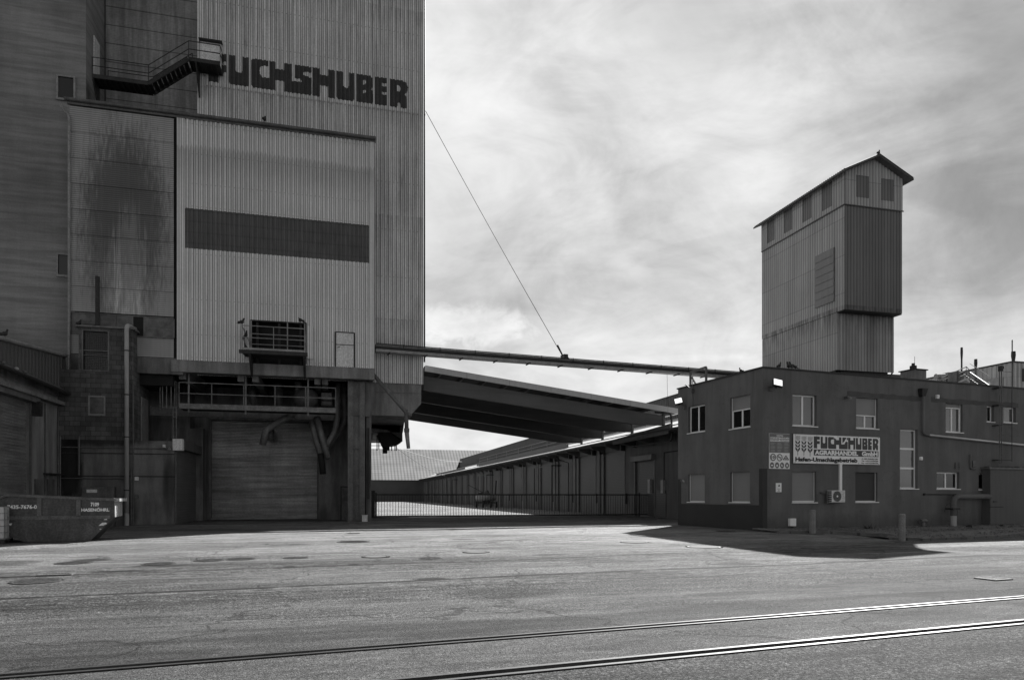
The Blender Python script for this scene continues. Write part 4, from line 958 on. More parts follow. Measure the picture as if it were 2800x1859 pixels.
# ------------------------------------------------------------------ the long warehouse along the yard
WX = 24.2; EX = 22.8; EZ = 6.45; MX = 29.07
W0 = 36.6; W1 = 198.0
t = thing('long_warehouse', 'long low warehouse with a row of roller doors under a sloping sheet roof', 'warehouse', (WX, 50, 0))
doors = []
y = 55.3
Dz = 5.75
while y < 190: doors.append((y, y+4.8, 0, Dz)); y += 6.9
small = (49.5, 53.1, 0, 4.55)
m = MB(); holed(m, W0, W1, -.2, 7.0, [small]+doors, lambda u, d, z: (WX-d, u, z), .3)
m.box(WX+.02, WX+22, W0, W0+.3, -.2, 7.0); m.build('wall', M['whwall'], t)
for i, (y0, y1, z0, z1) in enumerate([small]+doors):
    m = MB(); z = 0; n = 0
    m.box(WX+.12, WX+.2, y0, y1, -.05, z1)
    if i < 6:
        while z < z1: m.box(WX+.1, WX+.12, y0, y1, z, z+.09); z += .14
    d = m.build('roller_door', M['whdoor'], t, label='lower slatted roller door set apart at the near end' if i == 0 else None)
    m = MB(); m.box(WX-.05, WX-.01, y0-.12, y0, 0, z1+.1); m.box(WX-.05, WX-.01, y1, y1+.12, 0, z1+.1); 
    if i == 0: m.box(WX-.35, WX-.01, y0-.15, y1+.15, z1, z1+.42)
    each(m, 'guide_rail', M['msteel'], d)
    if i and i < 9: m = MB(); m.box(WX-.45, WX-.02, y0-.2, y0-.02, z1-.15, z1+.35); m.box(WX-.45, WX-.02, y1+.02, y1+.2, z1-.15, z1+.35); each(m, 'shaft_bracket', M['dsteel'], d)
    if i and i < 8: MB().box(WX-.18, WX-.01, y0-.6, y0-.35, 1.0, 1.9).build('control_box', M['dsteel'], d)
for i, y in enumerate([q[1]+1.05 for q in doors[:14]]):
    MB().box(WX-.12, WX-.004, y-.28, y+.28, -.05, 6.3).build('column', M['whwall'], t)
# roof, eave
m = MB(); zr = 8.55
m.hexa([(EX, W0+6, EZ), (MX, W0+6, zr), (MX, W0+6, zr-.12), (EX, W0+6, EZ-.12)], [(EX, W1, EZ), (MX, W1, zr), (MX, W1, zr-.12), (EX, W1, EZ-.12)])
m.build('roof', M['whroof'], t)
m = MB(); m.tube([(EX-.1, W0+6, EZ-.07), (EX-.1, W1, EZ-.07)], .1, 8); m.build('gutter', M['dsteel'], t)
m = MB(); y = W0+6
while y < W1: m.prism([(EX+.05, EZ-.14), (WX-.01, EZ-.14+.5), (WX-.01, EZ-.75), (EX+.05, EZ-.35)], 1, y, y+.22); y += 3.45
m.box(EX+.1, WX-.3, W0+6, W1, EZ-.2, EZ-.14); m.build('eave_rafters', M['girder'], t, kind='stuff')
p = [S.X(1673, 1203, EX-.15), S.X(1676, 1216, EX-.15), S.X(1824, 1186, EX-.15), S.X(1833, 1157, EX-.15)]
m = MB(); m.hexa(p, [q+Vector((.12, 0, 0)) for q in p]); m.build('eave_board', M['whwall'], t)
# raised snow boards on the roof and the rail beside the upper wall
m = MB()
for (ya, yb_, xx) in ((70, 118, EX+1.2), (76, 128, EX+2.8), (132, 172, EX+1.2)):
    zz = EZ+(xx-EX)*(zr-EZ)/(MX-EX); m.box(xx, xx+.1, ya, yb_, zz, zz+.45)
each(m, 'roof_upstand', M['monitor'], t)
# upper storey wall
m = MB(); corr(m, W0+6, 168, 8.4, 10.7, lambda u, d, z: (MX-d+.3, u, z), .35, .05); m.build('upper_wall', M['monitor'], t)
m = MB(); m.prism([(MX+.32, 8.3), (MX+14, 8.3), (MX+14, 10.7), (MX+1.6, 10.7), (MX+.32, 10.7)], 1, W0+6, 168); m.build('upper_core', M['monitor'], t)
m = MB(); m.face([(MX+.3, 168.1, 8.4), (MX-.6, 168.1, 8.3), (MX+.3, 168.1, 10.7)]); m.box(MX+.2, MX+14.2, W0+6, 168.2, 10.7, 10.8); m.build('upper_roof', M['dsteel'], t)
m = MB(); xx = MX-.7; zz = EZ+(xx-EX)*(zr-EZ)/(MX-EX)
for h in (.55, 1.1): m.tube([(xx, 60, zz+h), (xx, 139, zz+h)], .03, 5)
y = 60
while y < 139.5: m.tube([(xx, y, zz), (xx, y, zz+1.1)], .03, 5); y += 7.9
m.build('roof_railing', M['gsteel'], t)
m = MB(); m.tube([(EX-.1, 70, EZ-.1), (EX-.1, 70, EZ-.5), (EX+.3, 70, EZ-.9), (WX-.1, 70, EZ-1.2), (WX-.1, 70, 0)], .05, 6); m.build('downpipe', M['dsteel'], t)
m = MB()      # door frame gantries standing before the doors
for y in (72.6, 107, 141):
    m.box(WX-1.2, WX-1.1, y, y+.12, 0, 5.0); m.box(WX-1.2, WX-.02, y, y+.12, 5.0, 5.12); m.box(WX-1.2, WX-1.1, y+7, y+7.12, 0, 5.0); m.box(WX-1.2, WX-1.1, y, y+7.12, 5.0, 5.12)
each(m, 'guard_frame', M['dsteel'], t)
y0 = S.X(1822, 1340, WX).y; y1 = S.X(1795, 1340, WX).y
dd = MB().box(WX-.05, WX-.004, min(y0, y1), max(y0, y1), 0, 2.1).build('personnel_door', M['whdoor'], t)
for px, (za, zb) in ((1780, (1.9, 3.0)), (1816, (1.9, 2.9))):
    q = S.X(px, 1335, WX); MB().box(WX-.2, WX-.004, q.y-.2, q.y+.2, za, zb).build('switch_box', M['gsteel'], t)
m = MB(); q = S.X(1817, 1230, WX); m.tube([(WX-.04, q.y, 1.9), (WX-.04, q.y, 5.0), (WX-.04, q.y-5, 5.0)], .03, 5); m.build('cable_conduit', M['dsteel'], t)

# far cross building
YF = 198.5
t = thing('far_warehouse', 'far cross warehouse with a light tiled roof closing the yard', 'warehouse', (0, YF, 0))
m = MB(); m.box(-60, 60, YF, YF+24, 0, 6.2)
m.build('wall', M['monitor'], t)
m = MB(); m.prism([(YF-.8, 6.2), (YF+12, 15.9), (YF+25, 6.2)], 0, -61, 61); m.build('roof', M['farroof'], t)
for i, x in enumerate((-10.5, -2.5, 6.5)): MB().box(x-2.6, x+2.6, YF-.12, YF-.01, 0, 4.9).build('sliding_door', M['whdoor'], t)

# ------------------------------------------------------------------ gate
YG = 51.0
t = thing('yard_gate', 'long low barred sliding gate across the yard between silo pier and warehouse', 'gate', (13, YG, 0))
ga = S.Y(1028, 1350, YG); gb = S.Y(1783, 1348, YG); gzt = ga.z
m = MB(); m.box(ga.x, gb.x, YG-.05, YG+.05, gzt-.10, gzt); m.build('top_rail', M['dsteel'], t)
m = MB(); m.box(ga.x, gb.x, YG-.05, YG+.05, .14, .24); m.build('bottom_rail', M['dsteel'], t)
m = MB(); x = ga.x+.2
while x < gb.x-.1: m.box(x-.016, x+.016, YG-.016, YG+.016, .24, gzt-.1); x += .205
m.build('bars', M['dsteel'], t, kind='stuff')
m = MB(); q0 = S.Y(1747, 1380, YG).x
for x in (ga.x, q0, gb.x-.05): m.box(x-.06, x+.06, YG-.07, YG+.07, 0, gzt+.1)
each(m, 'post', M['dsteel'], t)
m = MB(); z = .3
while z < gzt-.15: m.box(q0+.06, gb.x-.11, YG-.03, YG-.015, z, z+.035); z += .085
m.build('grid_panel', M['dsteel'], t)
MB().box(ga.x-.45, ga.x-.08, YG-.2, YG+.25, .0, gzt+.25).build('motor_housing', M['dsteel'], t)
tt = MB(); c = S.Y(1000, 1418, 42.7); tt.box(c.x-.22, c.x+.1, 42.5, 42.85, .13, .5); tt.box(c.x-.24, c.x+.12, 42.48, 42.87, .5, .53)
tt.build('white_block', M['whitep'], None, label='small chipped white block at the foot of the gate pier', cat='block')

# ------------------------------------------------------------------ conveyor bridge and its stay cable
A = Vector((2.3, 0, 0)); c0 = S.Y(1024, 953, 44.0-.85); 
F2a = S.Y(1026, 942, 43.15); X_T = 31.9
e = S.X(2086, 1006, X_T); zt = F2a.z; zb = S.Y(1026, 962, 43.15).z
c1 = S.X(2086, 1014, X_T)
dy = Vector((X_T-F2a.x, e.y-F2a.y, 0)); L = dy.length; CF = Frame((F2a.x, F2a.y), math.atan2(dy.y, dy.x))
t = thing('conveyor_bridge', 'long thin enclosed conveyor running from the silo across to the roof tower', 'conveyor', (0, 0, zb), CF)
H = zt-zb
m = MB(CF); m.box(0, L, -.22, .22, zt-H*.30, zt); m.build('upper_trough', M['msteel'], t)
m = MB(CF); m.box(0, L, -.17, .17, zt-H*.62, zt-H*.31); m.build('middle_trough', M['dsteel'], t)
m = MB(CF); m.box(0, L, -.30, .30, zb-.02, zb+H*.30); m.build('lower_trough', M['gsteel'], t)
m = MB(CF); x = .8
while x < L: m.box(x, x+.07, -.42, .36, zb-.09, zb-.03); m.box(x+.9, x+.95, -.26, -.23, zt-.2, zt+.08); x += 2.35
m.build('cross_brackets', M['dsteel'], t, kind='stuff')
m = MB(CF); m.tube([(0, -.3, zt+.02), (L, -.3, zt+.02)], .03, 6); m.build('cable_pipe', M['dsteel'], t)
m = MB(); top = S.Y(1158, 303, YM+.0); top.x = xm1+.15; 
# where on the bridge the cable ends
def on_bridge(px):
    a, b = CF.ray(px, 966); tt = -a.y/b.y; return CF.M @ Vector((a.x+b.x*tt, 0, zt))
cb = on_bridge(1543)
m.tube([top+(cb-top)*i/12-Vector((0, 0, .5*math.sin(math.pi*i/12)*.25)) for i in range(13)], .022, 5)
m.tube([cb+Vector((-.5, 0, .95)), cb], .06, 5)
m.build('stay_cable', M['dsteel'], None, label='thin stay cable slanting from the silo corner down to the conveyor', cat='cable')
m = MB(CF); q = CF.I @ cb; m.box(q.x-.15, q.x+.15, -.3, .3, zt, zt+.3); m.bar((q.x+.12, 0, zt+.3), (q.x+.35, 0, zt), .1, .1); m.build('cable_anchor', M['dsteel'], t)
w = on_bridge(1824); w.z = zb
m = MB(); m.tube([w, w+Vector((.05, 0, -(w.z-S.Y(1826, 1108, w.y).z)))], .012, 4); m.build('hanging_wire', M['dsteel'], None, label='thin vertical wire dropping from the conveyor to the canopy end', cat='wire')

# ------------------------------------------------------------------ roof tower
TX0 = 31.9; TY0 = 37.7; TX1 = S.Y(2468, 700, TY0).x; TY1 = S.X(2083, 800, TX0).y
zE = S.Y(2310, 470, TY0).z; zA = S.Y(2310, 558, TY0).z; zB = S.Y(2310, 845, TY0).z; zC = S.Y(2310, 1011, TY0+.6).z
t = thing('elevator_tower', 'tall narrow corrugated elevator tower with a gable roof rising behind the office', 'tower', (TX0, TY0, zC))
sx = lambda u, d, z: (TX0-d, u, z); fy = lambda u, d, z: (u, TY0-d, z)
side_w = []
for (a_, b_) in ((228, 275), (335, 386), (450, 508), (575, 637)):
    y_a = S.X(2000+a_/2.306, 560, TX0).y; y_b = S.X(2000+b_/2.306, 560, TX0).y; side_w.append((min(y_a, y_b), max(y_a, y_b), zE-1.75, zE-.12))
hy0 = S.X(2281, 700, TX0).y; hy1 = S.X(2230, 700, TX0).y; hz1 = S.X(2281, 676, TX0).z; hz0 = S.X(2281, 823, TX0).z
TP = .24
m = MB(); corr(m, TY0, TY1, zA, zE+.0, sx, TP, .05, SINE, holes=side_w)
fw_ = []
for (a_, b_) in ((783, 862), (942, 1020)): fw_.append((S.Y(2000+a_/2.306, 500, TY0).x, S.Y(2000+b_/2.306, 500, TY0).x, zE-1.55, zE-.12))
xmid = (TX0+TX1)/2; zP = S.Y(2395, 437, TY0).z
corr(m, TX0, TX1, zA, lambda u: zE+(zP-zE)*(1-abs(u-xmid)/(xmid-TX0)), fy, TP, .05, SINE, holes=fw_)
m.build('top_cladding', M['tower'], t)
for h in side_w: m = MB(); corr(m, h[0], h[1], h[2], h[3], lambda u, d, z: (TX0+.02-d, u, z), TP, .03, SINE); m.build('window_panel', M['towerd'], t)
for h in fw_: m = MB(); corr(m, h[0], h[1], h[2], h[3], lambda u, d, z: (u, TY0+.02-d, z), TP, .03, SINE); m.build('window_panel', M['towerd'], t)
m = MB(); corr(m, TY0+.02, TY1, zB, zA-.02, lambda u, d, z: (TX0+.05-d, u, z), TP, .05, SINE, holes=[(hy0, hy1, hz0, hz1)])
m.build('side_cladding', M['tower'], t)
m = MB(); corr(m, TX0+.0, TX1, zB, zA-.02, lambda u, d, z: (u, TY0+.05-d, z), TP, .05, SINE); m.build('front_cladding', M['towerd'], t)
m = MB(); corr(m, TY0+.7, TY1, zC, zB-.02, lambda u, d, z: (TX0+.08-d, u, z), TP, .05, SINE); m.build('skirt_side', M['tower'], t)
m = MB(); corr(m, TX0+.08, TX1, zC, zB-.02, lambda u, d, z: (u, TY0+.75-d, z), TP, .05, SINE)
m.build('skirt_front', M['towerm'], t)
m = MB(); m.box(TX0-.05, TX1+.05, TY0-.06, TY0+.0, zA-.06, zA); m.box(TX0-.06, TX0, TY0, TY1, zA-.06, zA); m.build('drip_ledge', M['rooft'], t)
m = MB(); m.box(TX0+.12, TX1, TY0+.12, TY1, zB, zE); m.box(TX0+.14, TX1, TY0+.85, TY1, zC+.1, zB); m.box(TX0+.05, TX1, TY0+.06, TY0+.84, zB-.06, zB); m.build('tower_core', M['soffit'], t)
ov = .42
m = MB()
for s in (-1, 1):
    xo = xmid+s*(xmid-TX0+ov); zo = zE-(zP-zE)*ov/(xmid-TX0)+.12; zz = zP+.12
    n = int((TY1-TY0+1.1)/.19)
    for i in range(n):
        y_ = TY0-.55+i*.19; q = [(xmid, y_, zz), (xo, y_, zo)]
        for (ya_, yb2, da_, db_) in ((0, .095, 0, .05), (.095, .19, .05, 0)):
            m.face([(xmid, y_+ya_, zz+da_), (xo, y_+ya_, zo+da_), (xo, y_+yb2, zo+db_), (xmid, y_+yb2, zz+db_)])
    m.hexa([(xmid, TY0-.5, zz-.01), (xo, TY0-.5, zo-.01), (xo, TY0-.5, zo-.12), (xmid, TY0-.5, zz-.12)], [(xmid, TY1+.5, zz-.01), (xo, TY1+.5, zo-.01), (xo, TY1+.5, zo-.12), (xmid, TY1+.5, zz-.12)])
m.build('gable_roof', M['rooft'], t)
h = MB().box(TX0-.03, TX0+.03, hy0, hy1, hz0, hz1).build('side_hatch', M['gsteel'], t)
m = MB(); n = 7
for i in range(n): z = hz0+(hz1-hz0)*i/n; m.hexa([(TX0-.035, hy0, z), (TX0-.035, hy1, z), (TX0-.06, hy1, z), (TX0-.06, hy0, z)], [(TX0-.035, hy0, z+(hz1-hz0)/n-.01), (TX0-.035, hy1, z+(hz1-hz0)/n-.01), (TX0-.037, hy1, z+(hz1-hz0)/n-.01), (TX0-.037, hy0, z+(hz1-hz0)/n-.01)])
m.build('hatch_boards', M['whitep'] if False else M['tin'], h)
for i, (x, y) in enumerate(((TX0+.6, TY0+1.2), (TX1-.5, TY0+1.2), (TX0+.6, TY1-.6), (TX1-.5, TY1-.6))): MB().box(x-.15, x+.15, y-.15, y+.15, 0, zC+.1).build('leg', M['dsteel'], t)
m = MB(); m.bar((TX1-.5, TY0+1.2, zC-1.2), (TX1-.05, TY0+.8, zC+.05), .1, .1); m.box(TX0+.5, TX1-.3, TY0+.95, TY0+1.1, zC-.25, zC+.05); m.build('underframe', M['dsteel'], t)
# ------------------------------------------------------------------ office
OL = 7.1; OW = 30.0; OH = O.Y(2087, 1006, 0).z
t = office = thing('office_building', 'two storey dark rendered flat roofed office on the right', 'office', (0, 0, 0), O)
def fr_(x0, y0, x1, y1, y2=None):      # rectangle on the front: left px, right px, top and bottom read at the left edge
    p = O.Y(x0, y0, 0); q = O.Y(x1, y0, 0); return (p.x, q.x, O.Y(x0, y1, 0).z, p.z)
def le_(x0, x1, y0, y1):               # on the side: top and bottom read at its right edge
    p = O.X(x0, y0, 0); q = O.X(x1, y0, 0); return (q.y, p.y, O.X(x1, y1, 0).z, q.z)
FW = [fr_(2167, 1077, 2233, 1163), fr_(2341, 1086, 2400.5, 1170), fr_(2166, 1288.5, 2232, 1373), fr_(2339, 1290.5, 2399.5, 1372), fr_(2460.7, 1172.8, 2509.3, 1335.4),
      fr_(2586, 1100.8, 2632, 1180.4), fr_(2698, 1108.5, 2718, 1152.5), fr_(2743.8, 1112, 2778, 1154.4), fr_(2561.3, 1290, 2623.3, 1336), fr_(2676, 1293, 2705.5, 1338)]
LW = [le_(1881.4, 1928, 1103.5, 1178), le_(1996, 2051.5, 1076.8, 1165.7), le_(1881.4, 1927, 1295, 1372), le_(1996, 2050.5, 1288.4, 1373)]
RV = .22
m = MB(O); holed(m, 0, OW, -.3, OH, FW, lambda u, d, z: (u, -d, z), RV); holed(m, 0, OL, -.3, OH, LW, lambda u, d, z: (-d, u, z), RV)
m.face([(0, OL, -.3), (OW, OL, -.3), (OW, OL, OH), (0, OL, OH)]); m.face([(OW, 0, -.3), (OW, OL, -.3), (OW, OL, OH), (OW, 0, OH)]); m.build('wall', M['plaster'], t)
MB(O).box(.3, OW-.1, .3, OL-.1, 0, OH-.12).build('interior_core', M['black'], t)
m = MB(O); m.box(-.06, OW+.06, -.06, OL+.06, OH, OH+.07); m.build('roof_edge', M['dsteel'], t)
# window inserts
M['reflpane'] = mk('sky_reflection_glass', .10, .08, var=.12, vs_=1.5, spec=.8)  # pale base colour paints in the sky reflected by the panes
def insert(h, side, kind, blind=0, sillx=.05, panes=2, dark=False, pale=False):
    a, b, z0, z1 = h
    def bx(mb, u0, u1, d0, d1, w0, w1):
        (mb.box(u0, u1, -d1, -d0, w0, w1) if side == 'f' else mb.box(-d1, -d0, u0, u1, w0, w1))
    # d: outwards positive; negative goes into the wall
    fd0, fd1 = -RV, -RV+.06
    f = MB(O); w = .07
    bx(f, a, b, fd0, fd1, z0, z0+w); bx(f, a, b, fd0, fd1, z1-w, z1); bx(f, a, a+w, fd0, fd1, z0+w, z1-w); bx(f, b-w, b, fd0, fd1, z0+w, z1-w)
    if panes == 2: bx(f, (a+b)/2-.05, (a+b)/2+.05, fd0, fd1, z0+w, z1-w)
    if panes == 3:
        for q in (.345, .675): bx(f, a+w, b-w, fd0, fd1, z0+(z1-z0)*q-.05, z0+(z1-z0)*q+.05)
    f = f.build('window', M['frame'], office)
    g = MB(O); bx(g, a+w, b-w, fd0+.01, fd0+.03, z0+w, z1-w); g.build('pane', M['reflpane'] if pale else M['pane'], f)
    s = MB(O); bx(s, a-.03, b+.06, -RV+.061, .05, z0-.045, z0+.0); s.build('sill', M['sill'], f)
    if blind:
        zb_ = z1-(z1-z0)*blind; bl = MB(O); bx(bl, a+.015, b-.015, fd1+.005, fd1+.02, zb_, z1-.005)
        bl.build('roller_blind', M['blindd'] if dark else M['blind'], f)
        e = MB(O); bx(e, a+.015, b-.015, fd1+.004, fd1+.035, zb_-.05, zb_); e.build('blind_bar', M['frame'], f)
        r = MB(O); bx(r, a, a+.03, fd1, fd1+.03, z0, z1); bx(r, b-.03, b, fd1, fd1+.03, z0, z1); each(r, 'blind_rail', M['frame'], f)
insert(FW[0], 'f', 0, pale=True); insert(FW[1], 'f', 0, .56, pale=True); insert(FW[2], 'f', 0, .95); insert(FW[3], 'f', 0, .96, dark=True); insert(FW[4], 'f', 0, panes=3, pale=True)
insert(FW[5], 'f', 0, .15, pale=True); insert(FW[6], 'f', 0, panes=1); insert(FW[7], 'f', 0, panes=1, pale=True); insert(FW[8], 'f', 0); insert(FW[9], 'f', 0, .0, panes=1)
insert(LW[0], 'l', 0); insert(LW[1], 'l', 0, .42); insert(LW[2], 'l', 0, .96); insert(LW[3], 'l', 0, .97)
# darker paint at the foot of the side wall and round the corner
z1 = O.X(2000, 1373, 0).z-.12; zs = O.X(2080, 1281, 0).z
ys = O.X(2075.5, 1300, 0).y; xs_ = O.Y(2098, 1400, 0).x; yl = O.X(1863, 1300, 0).y
m = MB(O); m.face([(-.004, 0, -.1), (-.004, OL, -.1), (-.004, OL, z1), (-.004, 0, z1)]); m.face([(-.004, 0, z1), (-.004, ys, z1), (-.004, ys, zs), (-.004, 0, zs)])
m.face([(-.004, yl, z1), (-.004, OL, z1), (-.004, OL, zs-.35), (-.004, yl, zs-.35)]); m.face([(0, -.004, -.1), (xs_, -.004, -.1), (xs_, -.004, zs), (0, -.004, zs)]); m.build('dark_plinth_paint', M['plinth'], t)
# filled cable chase across the upper wall
m = MB(O); zz = O.Y(2335, 1078, 0).z; xa = O.Y(2316, 1078, 0).x; xb_ = O.Y(2516, 1078, 0).x; xc = O.Y(2790, 1095, 0).x
random.seed(5); x = xa; k_ = []
while x < xc: k_.append((x, random.uniform(-.03, .03), random.uniform(-.04, .04))); x += .35
for (p, q) in zip(k_, k_[1:]):
    if xb_ < p[0] < xb_+.5: continue
    m.face([(p[0], -.004, zz-.13+p[1]), (q[0], -.004, zz-.13+q[1]), (q[0], -.004, zz+.13+q[2]), (p[0], -.004, zz+.13+p[2])])
each(m, 'filled_chase', M['patch'], t)
# rain hopper and pipe
yq = -.14
m = MB(O); a = O.Y(2515, 1062, yq); b = O.Y(2531, 1062, yq); zb1 = O.Y(2523, 1083, yq).z
m.hexa([(a.x, -.01, a.z), (b.x, -.01, a.z), (b.x, -.3, a.z), (a.x, -.3, a.z)], [(a.x+.08, -.01, zb1), (b.x-.1, -.01, zb1), (b.x-.1, -.22, zb1), (a.x+.08, -.22, zb1)]); m.build('rain_hopper', M['dsteel'], t)
m = MB(O); p = [O.Y(2525, 1083, yq), O.Y(2527, 1186, yq)]; p[1].x = p[0].x; p.append(O.Y(2540, 1187, yq)); p[2].z = p[1].z-.05; e = O.Y(2830, 1219.5, yq)
m.tube(bend(p, .25), .075, 10); dp = m.build('downpipe', M['plaster'], t, smooth=True)
MB(O).tube([p[2], O.Y(2660, 1202, yq), e], .07, 10).build('sloping_pipe', M['silver'], dp, smooth=True)
# roof things
def single(mb, name, mat, lab, cat, group=None, smooth=False, kind=None): return mb.build(name, M[mat] if isinstance(mat, str) else mat, None, smooth=smooth, label=lab, cat=cat, group=group, kind=kind)
ych = 4.0
t = thing('roof_chimney', 'square rendered chimney with a metal cap on the office roof', 'chimney', (O.I @ S.M.to_translation()) if False else (O.Y(2517, 1030, ych).x, ych, OH), O)
a = O.Y(2501, 1010, ych); b = O.Y(2533, 1010, ych); m = MB(O); m.box(a.x, b.x, ych, ych+1.0, OH, a.z); m.build('stack', M['conc2'], t)
m = MB(O); m.box(a.x-.08, b.x+.08, ych-.08, ych+1.08, a.z, a.z+.06); c = (a.x+b.x)/2; m.build('cap_plate', M['dsteel'], t)
m = MB(O); m.tube([(c, ych+.5, a.z+.06), (c, ych+.5, a.z+.15), (c, ych+.5, a.z+.22), (c, ych+.5, a.z+.24), (c, ych+.5, a.z+.34)], .2, 12); m.tube([(c, ych+.5, a.z+.3), (c, ych+.5, a.z+.5)], .1, 10); m.tube([(c-.25, ych+.2, a.z), (c-.25, ych+.2, a.z+.85)], .015, 4); m.build('cowl', M['dsteel'], t)
# support frame for the conveyor on the roof corner
t = thing('roof_support_frame', 'slim steel frame on the office roof corner carrying the conveyor end', 'frame', (1, 5.5, OH), O)
m = MB(O); y1_ = 5.6; a = O.Y(1888, 1050, y1_); b = O.Y(1932, 1030, y1_-1.6)
pa = Vector((O.Y(1888, 1060, 6.6).x, 6.6, OH)); pb = Vector((O.Y(1931, 1040, 5.2).x, 5.2, OH))
ta = Vector((pa.x, pa.y, O.Y(1888, 1018, 6.6).z)); tb = Vector((pb.x, pb.y, O.Y(1931, 1004, 5.2).z))
m.bar(pa, ta, .1, .1); m.bar(pb, tb, .1, .1); m.bar(ta, tb, .1, .12); m.bar(ta+Vector((0, 0, -.15)), pa.lerp(pb, .45), .07, .07); m.build('posts_and_brace', M['msteel'], t)
# floodlights
def flood(c, F, d, lab, sc=1.0):
    t = thing('floodlight', lab, 'floodlight', tuple(c), F, 'floodlights on the office')
    L = Matrix.Translation(c) @ Matrix.Rotation(d[0], 4, 'Z') @ Matrix.Rotation(d[1], 4, 'X') @ Matrix.Rotation(R(d[2]), 4, 'Y')
    def tb(x0, x1, y0, y1, z0, z1, mat, name, par):
        m = MB(F); m.box(x0, x1, y0, y1, z0, z1)
        for v in m.bm.verts: v.co = L @ (v.co*sc)
        return m.build(name, M[mat], par)
    h = tb(-.2, .2, -.02, .1, -.17, .17, 'dsteel', 'housing', t); tb(-.18, .18, -.028, -.021, -.15, .15, 'lamp', 'lit_glass', h)
    tb(-.05, .05, .1, .22, -.12, -.04, 'dsteel', 'bracket', t)
    return t
c = O.Y(2127, 1046, -.55); flood(c, O, (R(-12), R(-28), 14), 'larger lit floodlight above the small hazard boards on the office front', 1.15)
m = MB(O); q = O.Y(2108, 1062, -.06); m.bar((q.x+.02, -.02, q.z), (c.x-.1, -.38, c.z-.12), .05, .05); m.box(q.x-.1, q.x+.1, -.12, -.004, q.z-.1, q.z+.1); single(m, 'floodlight_mount', 'msteel', 'wall box and arm holding the larger floodlight', 'bracket')
c = O.X(1855, 1096, -.5); flood(c, O, (R(-40), R(-30), -14), 'smaller lit floodlight on the far upper corner of the office side wall', 1.1)
m = MB(O); q = O.X(1869, 1112, -.1); m.bar((-.02, q.y, q.z), (c.x+.1, c.y, c.z-.1), .05, .05); m.box(-.14, -.004, q.y-.12, q.y+.12, q.z-.12, q.z+.12); single(m, 'floodlight_bracket', 'msteel', 'wall box and arm holding the smaller floodlight', 'bracket')
# cameras and small fittings
def cam_(c, F, lab, vertical=False):
    t = thing('security_camera', lab, 'camera', tuple(c), F, 'small wall cameras')
    m = MB(F); m.tube([Vector(c)+Vector((-.02, -.1, .02)), Vector(c)+Vector((-.14, -.38, -.08))], .055, 8); m.build('camera_body', M['gsteel'], t)
    m = MB(F); m.box(c[0]-.06, c[0]+.06, c[1]-.1, c[1]+.12, c[2]-.05, c[2]+.07); m.build('mount', M['msteel'], t)
c = O.Y(2316, 1087, -.13); cam_(c, O, 'small camera on the office front left of the half closed blind')
c = O.X(1866, 1314, -.13); c2 = Vector((-.13, c.y, c.z)); cam_(c2, O, 'small camera on the office side wall beside the lower blind')
m = MB(O); q = O.X(1894, 1054, -.1); z0 = q.z-.4
m.tube([(-.1, q.y, z0-.8), (-.1, q.y, z0+.9)], .025, 5); m.tube([(-.1, q.y, z0+.2), (-.35, q.y+.4, z0+.5)], .02, 5); m.tube([(-.1, q.y, z0-.6), (-.2, q.y-.5, z0-.7)], .015, 5); m.box(-.2, -.02, q.y-.05, q.y+.07, z0-.02, z0+.2); single(m, 'wall_aerial', 'msteel', 'small wall aerial with trailing cables at the far corner of the office side wall', 'aerial')
for (px, py_, r, lab, mt) in ((2563.5, 1085, .11, 'tiny white box on the filled chase right of the rain hopper', 'white'), (2518, 1253.5, .1, 'tiny white sensor right of the tall stair window', 'white')):
    c = O.Y(px, py_, -.05); m = MB(O); m.box(c.x-r*.8, c.x+r*.8, -.1, -.004, c.z-r*.8, c.z+r); m.box(c.x-r*.5, c.x+r*.5, -.13, -.1, c.z-r*.4, c.z+r*.6); single(m, 'sensor_box', mt, lab, 'sensor')
c = O.Y(2617, 1273, -.02); m = MB(O); 
for q in (-.12, .0, .12): m.box(c.x-.14, c.x+.14, -.05, -.004, c.z+q-.03, c.z+q+.03)
m.box(c.x-.17, c.x-.14, -.06, -.004, c.z-.18, c.z+.18); m.box(c.x+.14, c.x+.17, -.06, -.004, c.z-.18, c.z+.18); single(m, 'vent_grille', 'msteel', 'small square vent grille above the two pane window', 'vent')
m = MB(O); a = O.Y(2653.5, 1242, -.08); b = O.Y(2655, 1281, -.08); c = O.Y(2668, 1282, -.08); m.tube(bend([a, (a.x, -.08, b.z), (c.x, -.08, b.z)], .1), .04, 8); m.box(c.x-.18, c.x+.05, -.05, -.004, b.z+.1, b.z+.45); single(m, 'vent_pipe', 'msteel', 'short bent vent pipe with a dark square opening near the container', 'pipe')
# thick ground pipe
t = thing('heating_pipe', 'thick insulated pipe rising from the gravel and bending right towards the container', 'pipe', tuple(O.Y(2607, 1440, -.45)), O)
a = O.Y(2607, 1441, -.45); b = O.Y(2607, 1357, -.45); c = O.Y(2706, 1357, -.45); a.z = .05; b.x = a.x
m = MB(O); m.tube(bend([a, b, (c.x, -.45, b.z)], .45, 6), .14, 12); m.build('insulated_run', M['plaster'], t, smooth=True)
m = MB(O); m.tube([a, (a.x, -.45, .62)], .15, 12); m.build('pale_foot', M['pvc'], t); m = MB(O); m.box(a.x-.3, a.x+.25, -.65, -.2, .95, 1.04); m.build('clamp', M['dsteel'], t)
m = MB(O); pts = [Vector((a.x+.5*math.cos(q)-.0, -.3, .8+.5*math.sin(q))) for q in [i*math.pi/9 for i in range(-6, 10)]]; m.tube(pts, .012, 4); single(m, 'loose_cable', 'dsteel', 'loop of loose black cable round the foot of the thick pipe', 'cable')
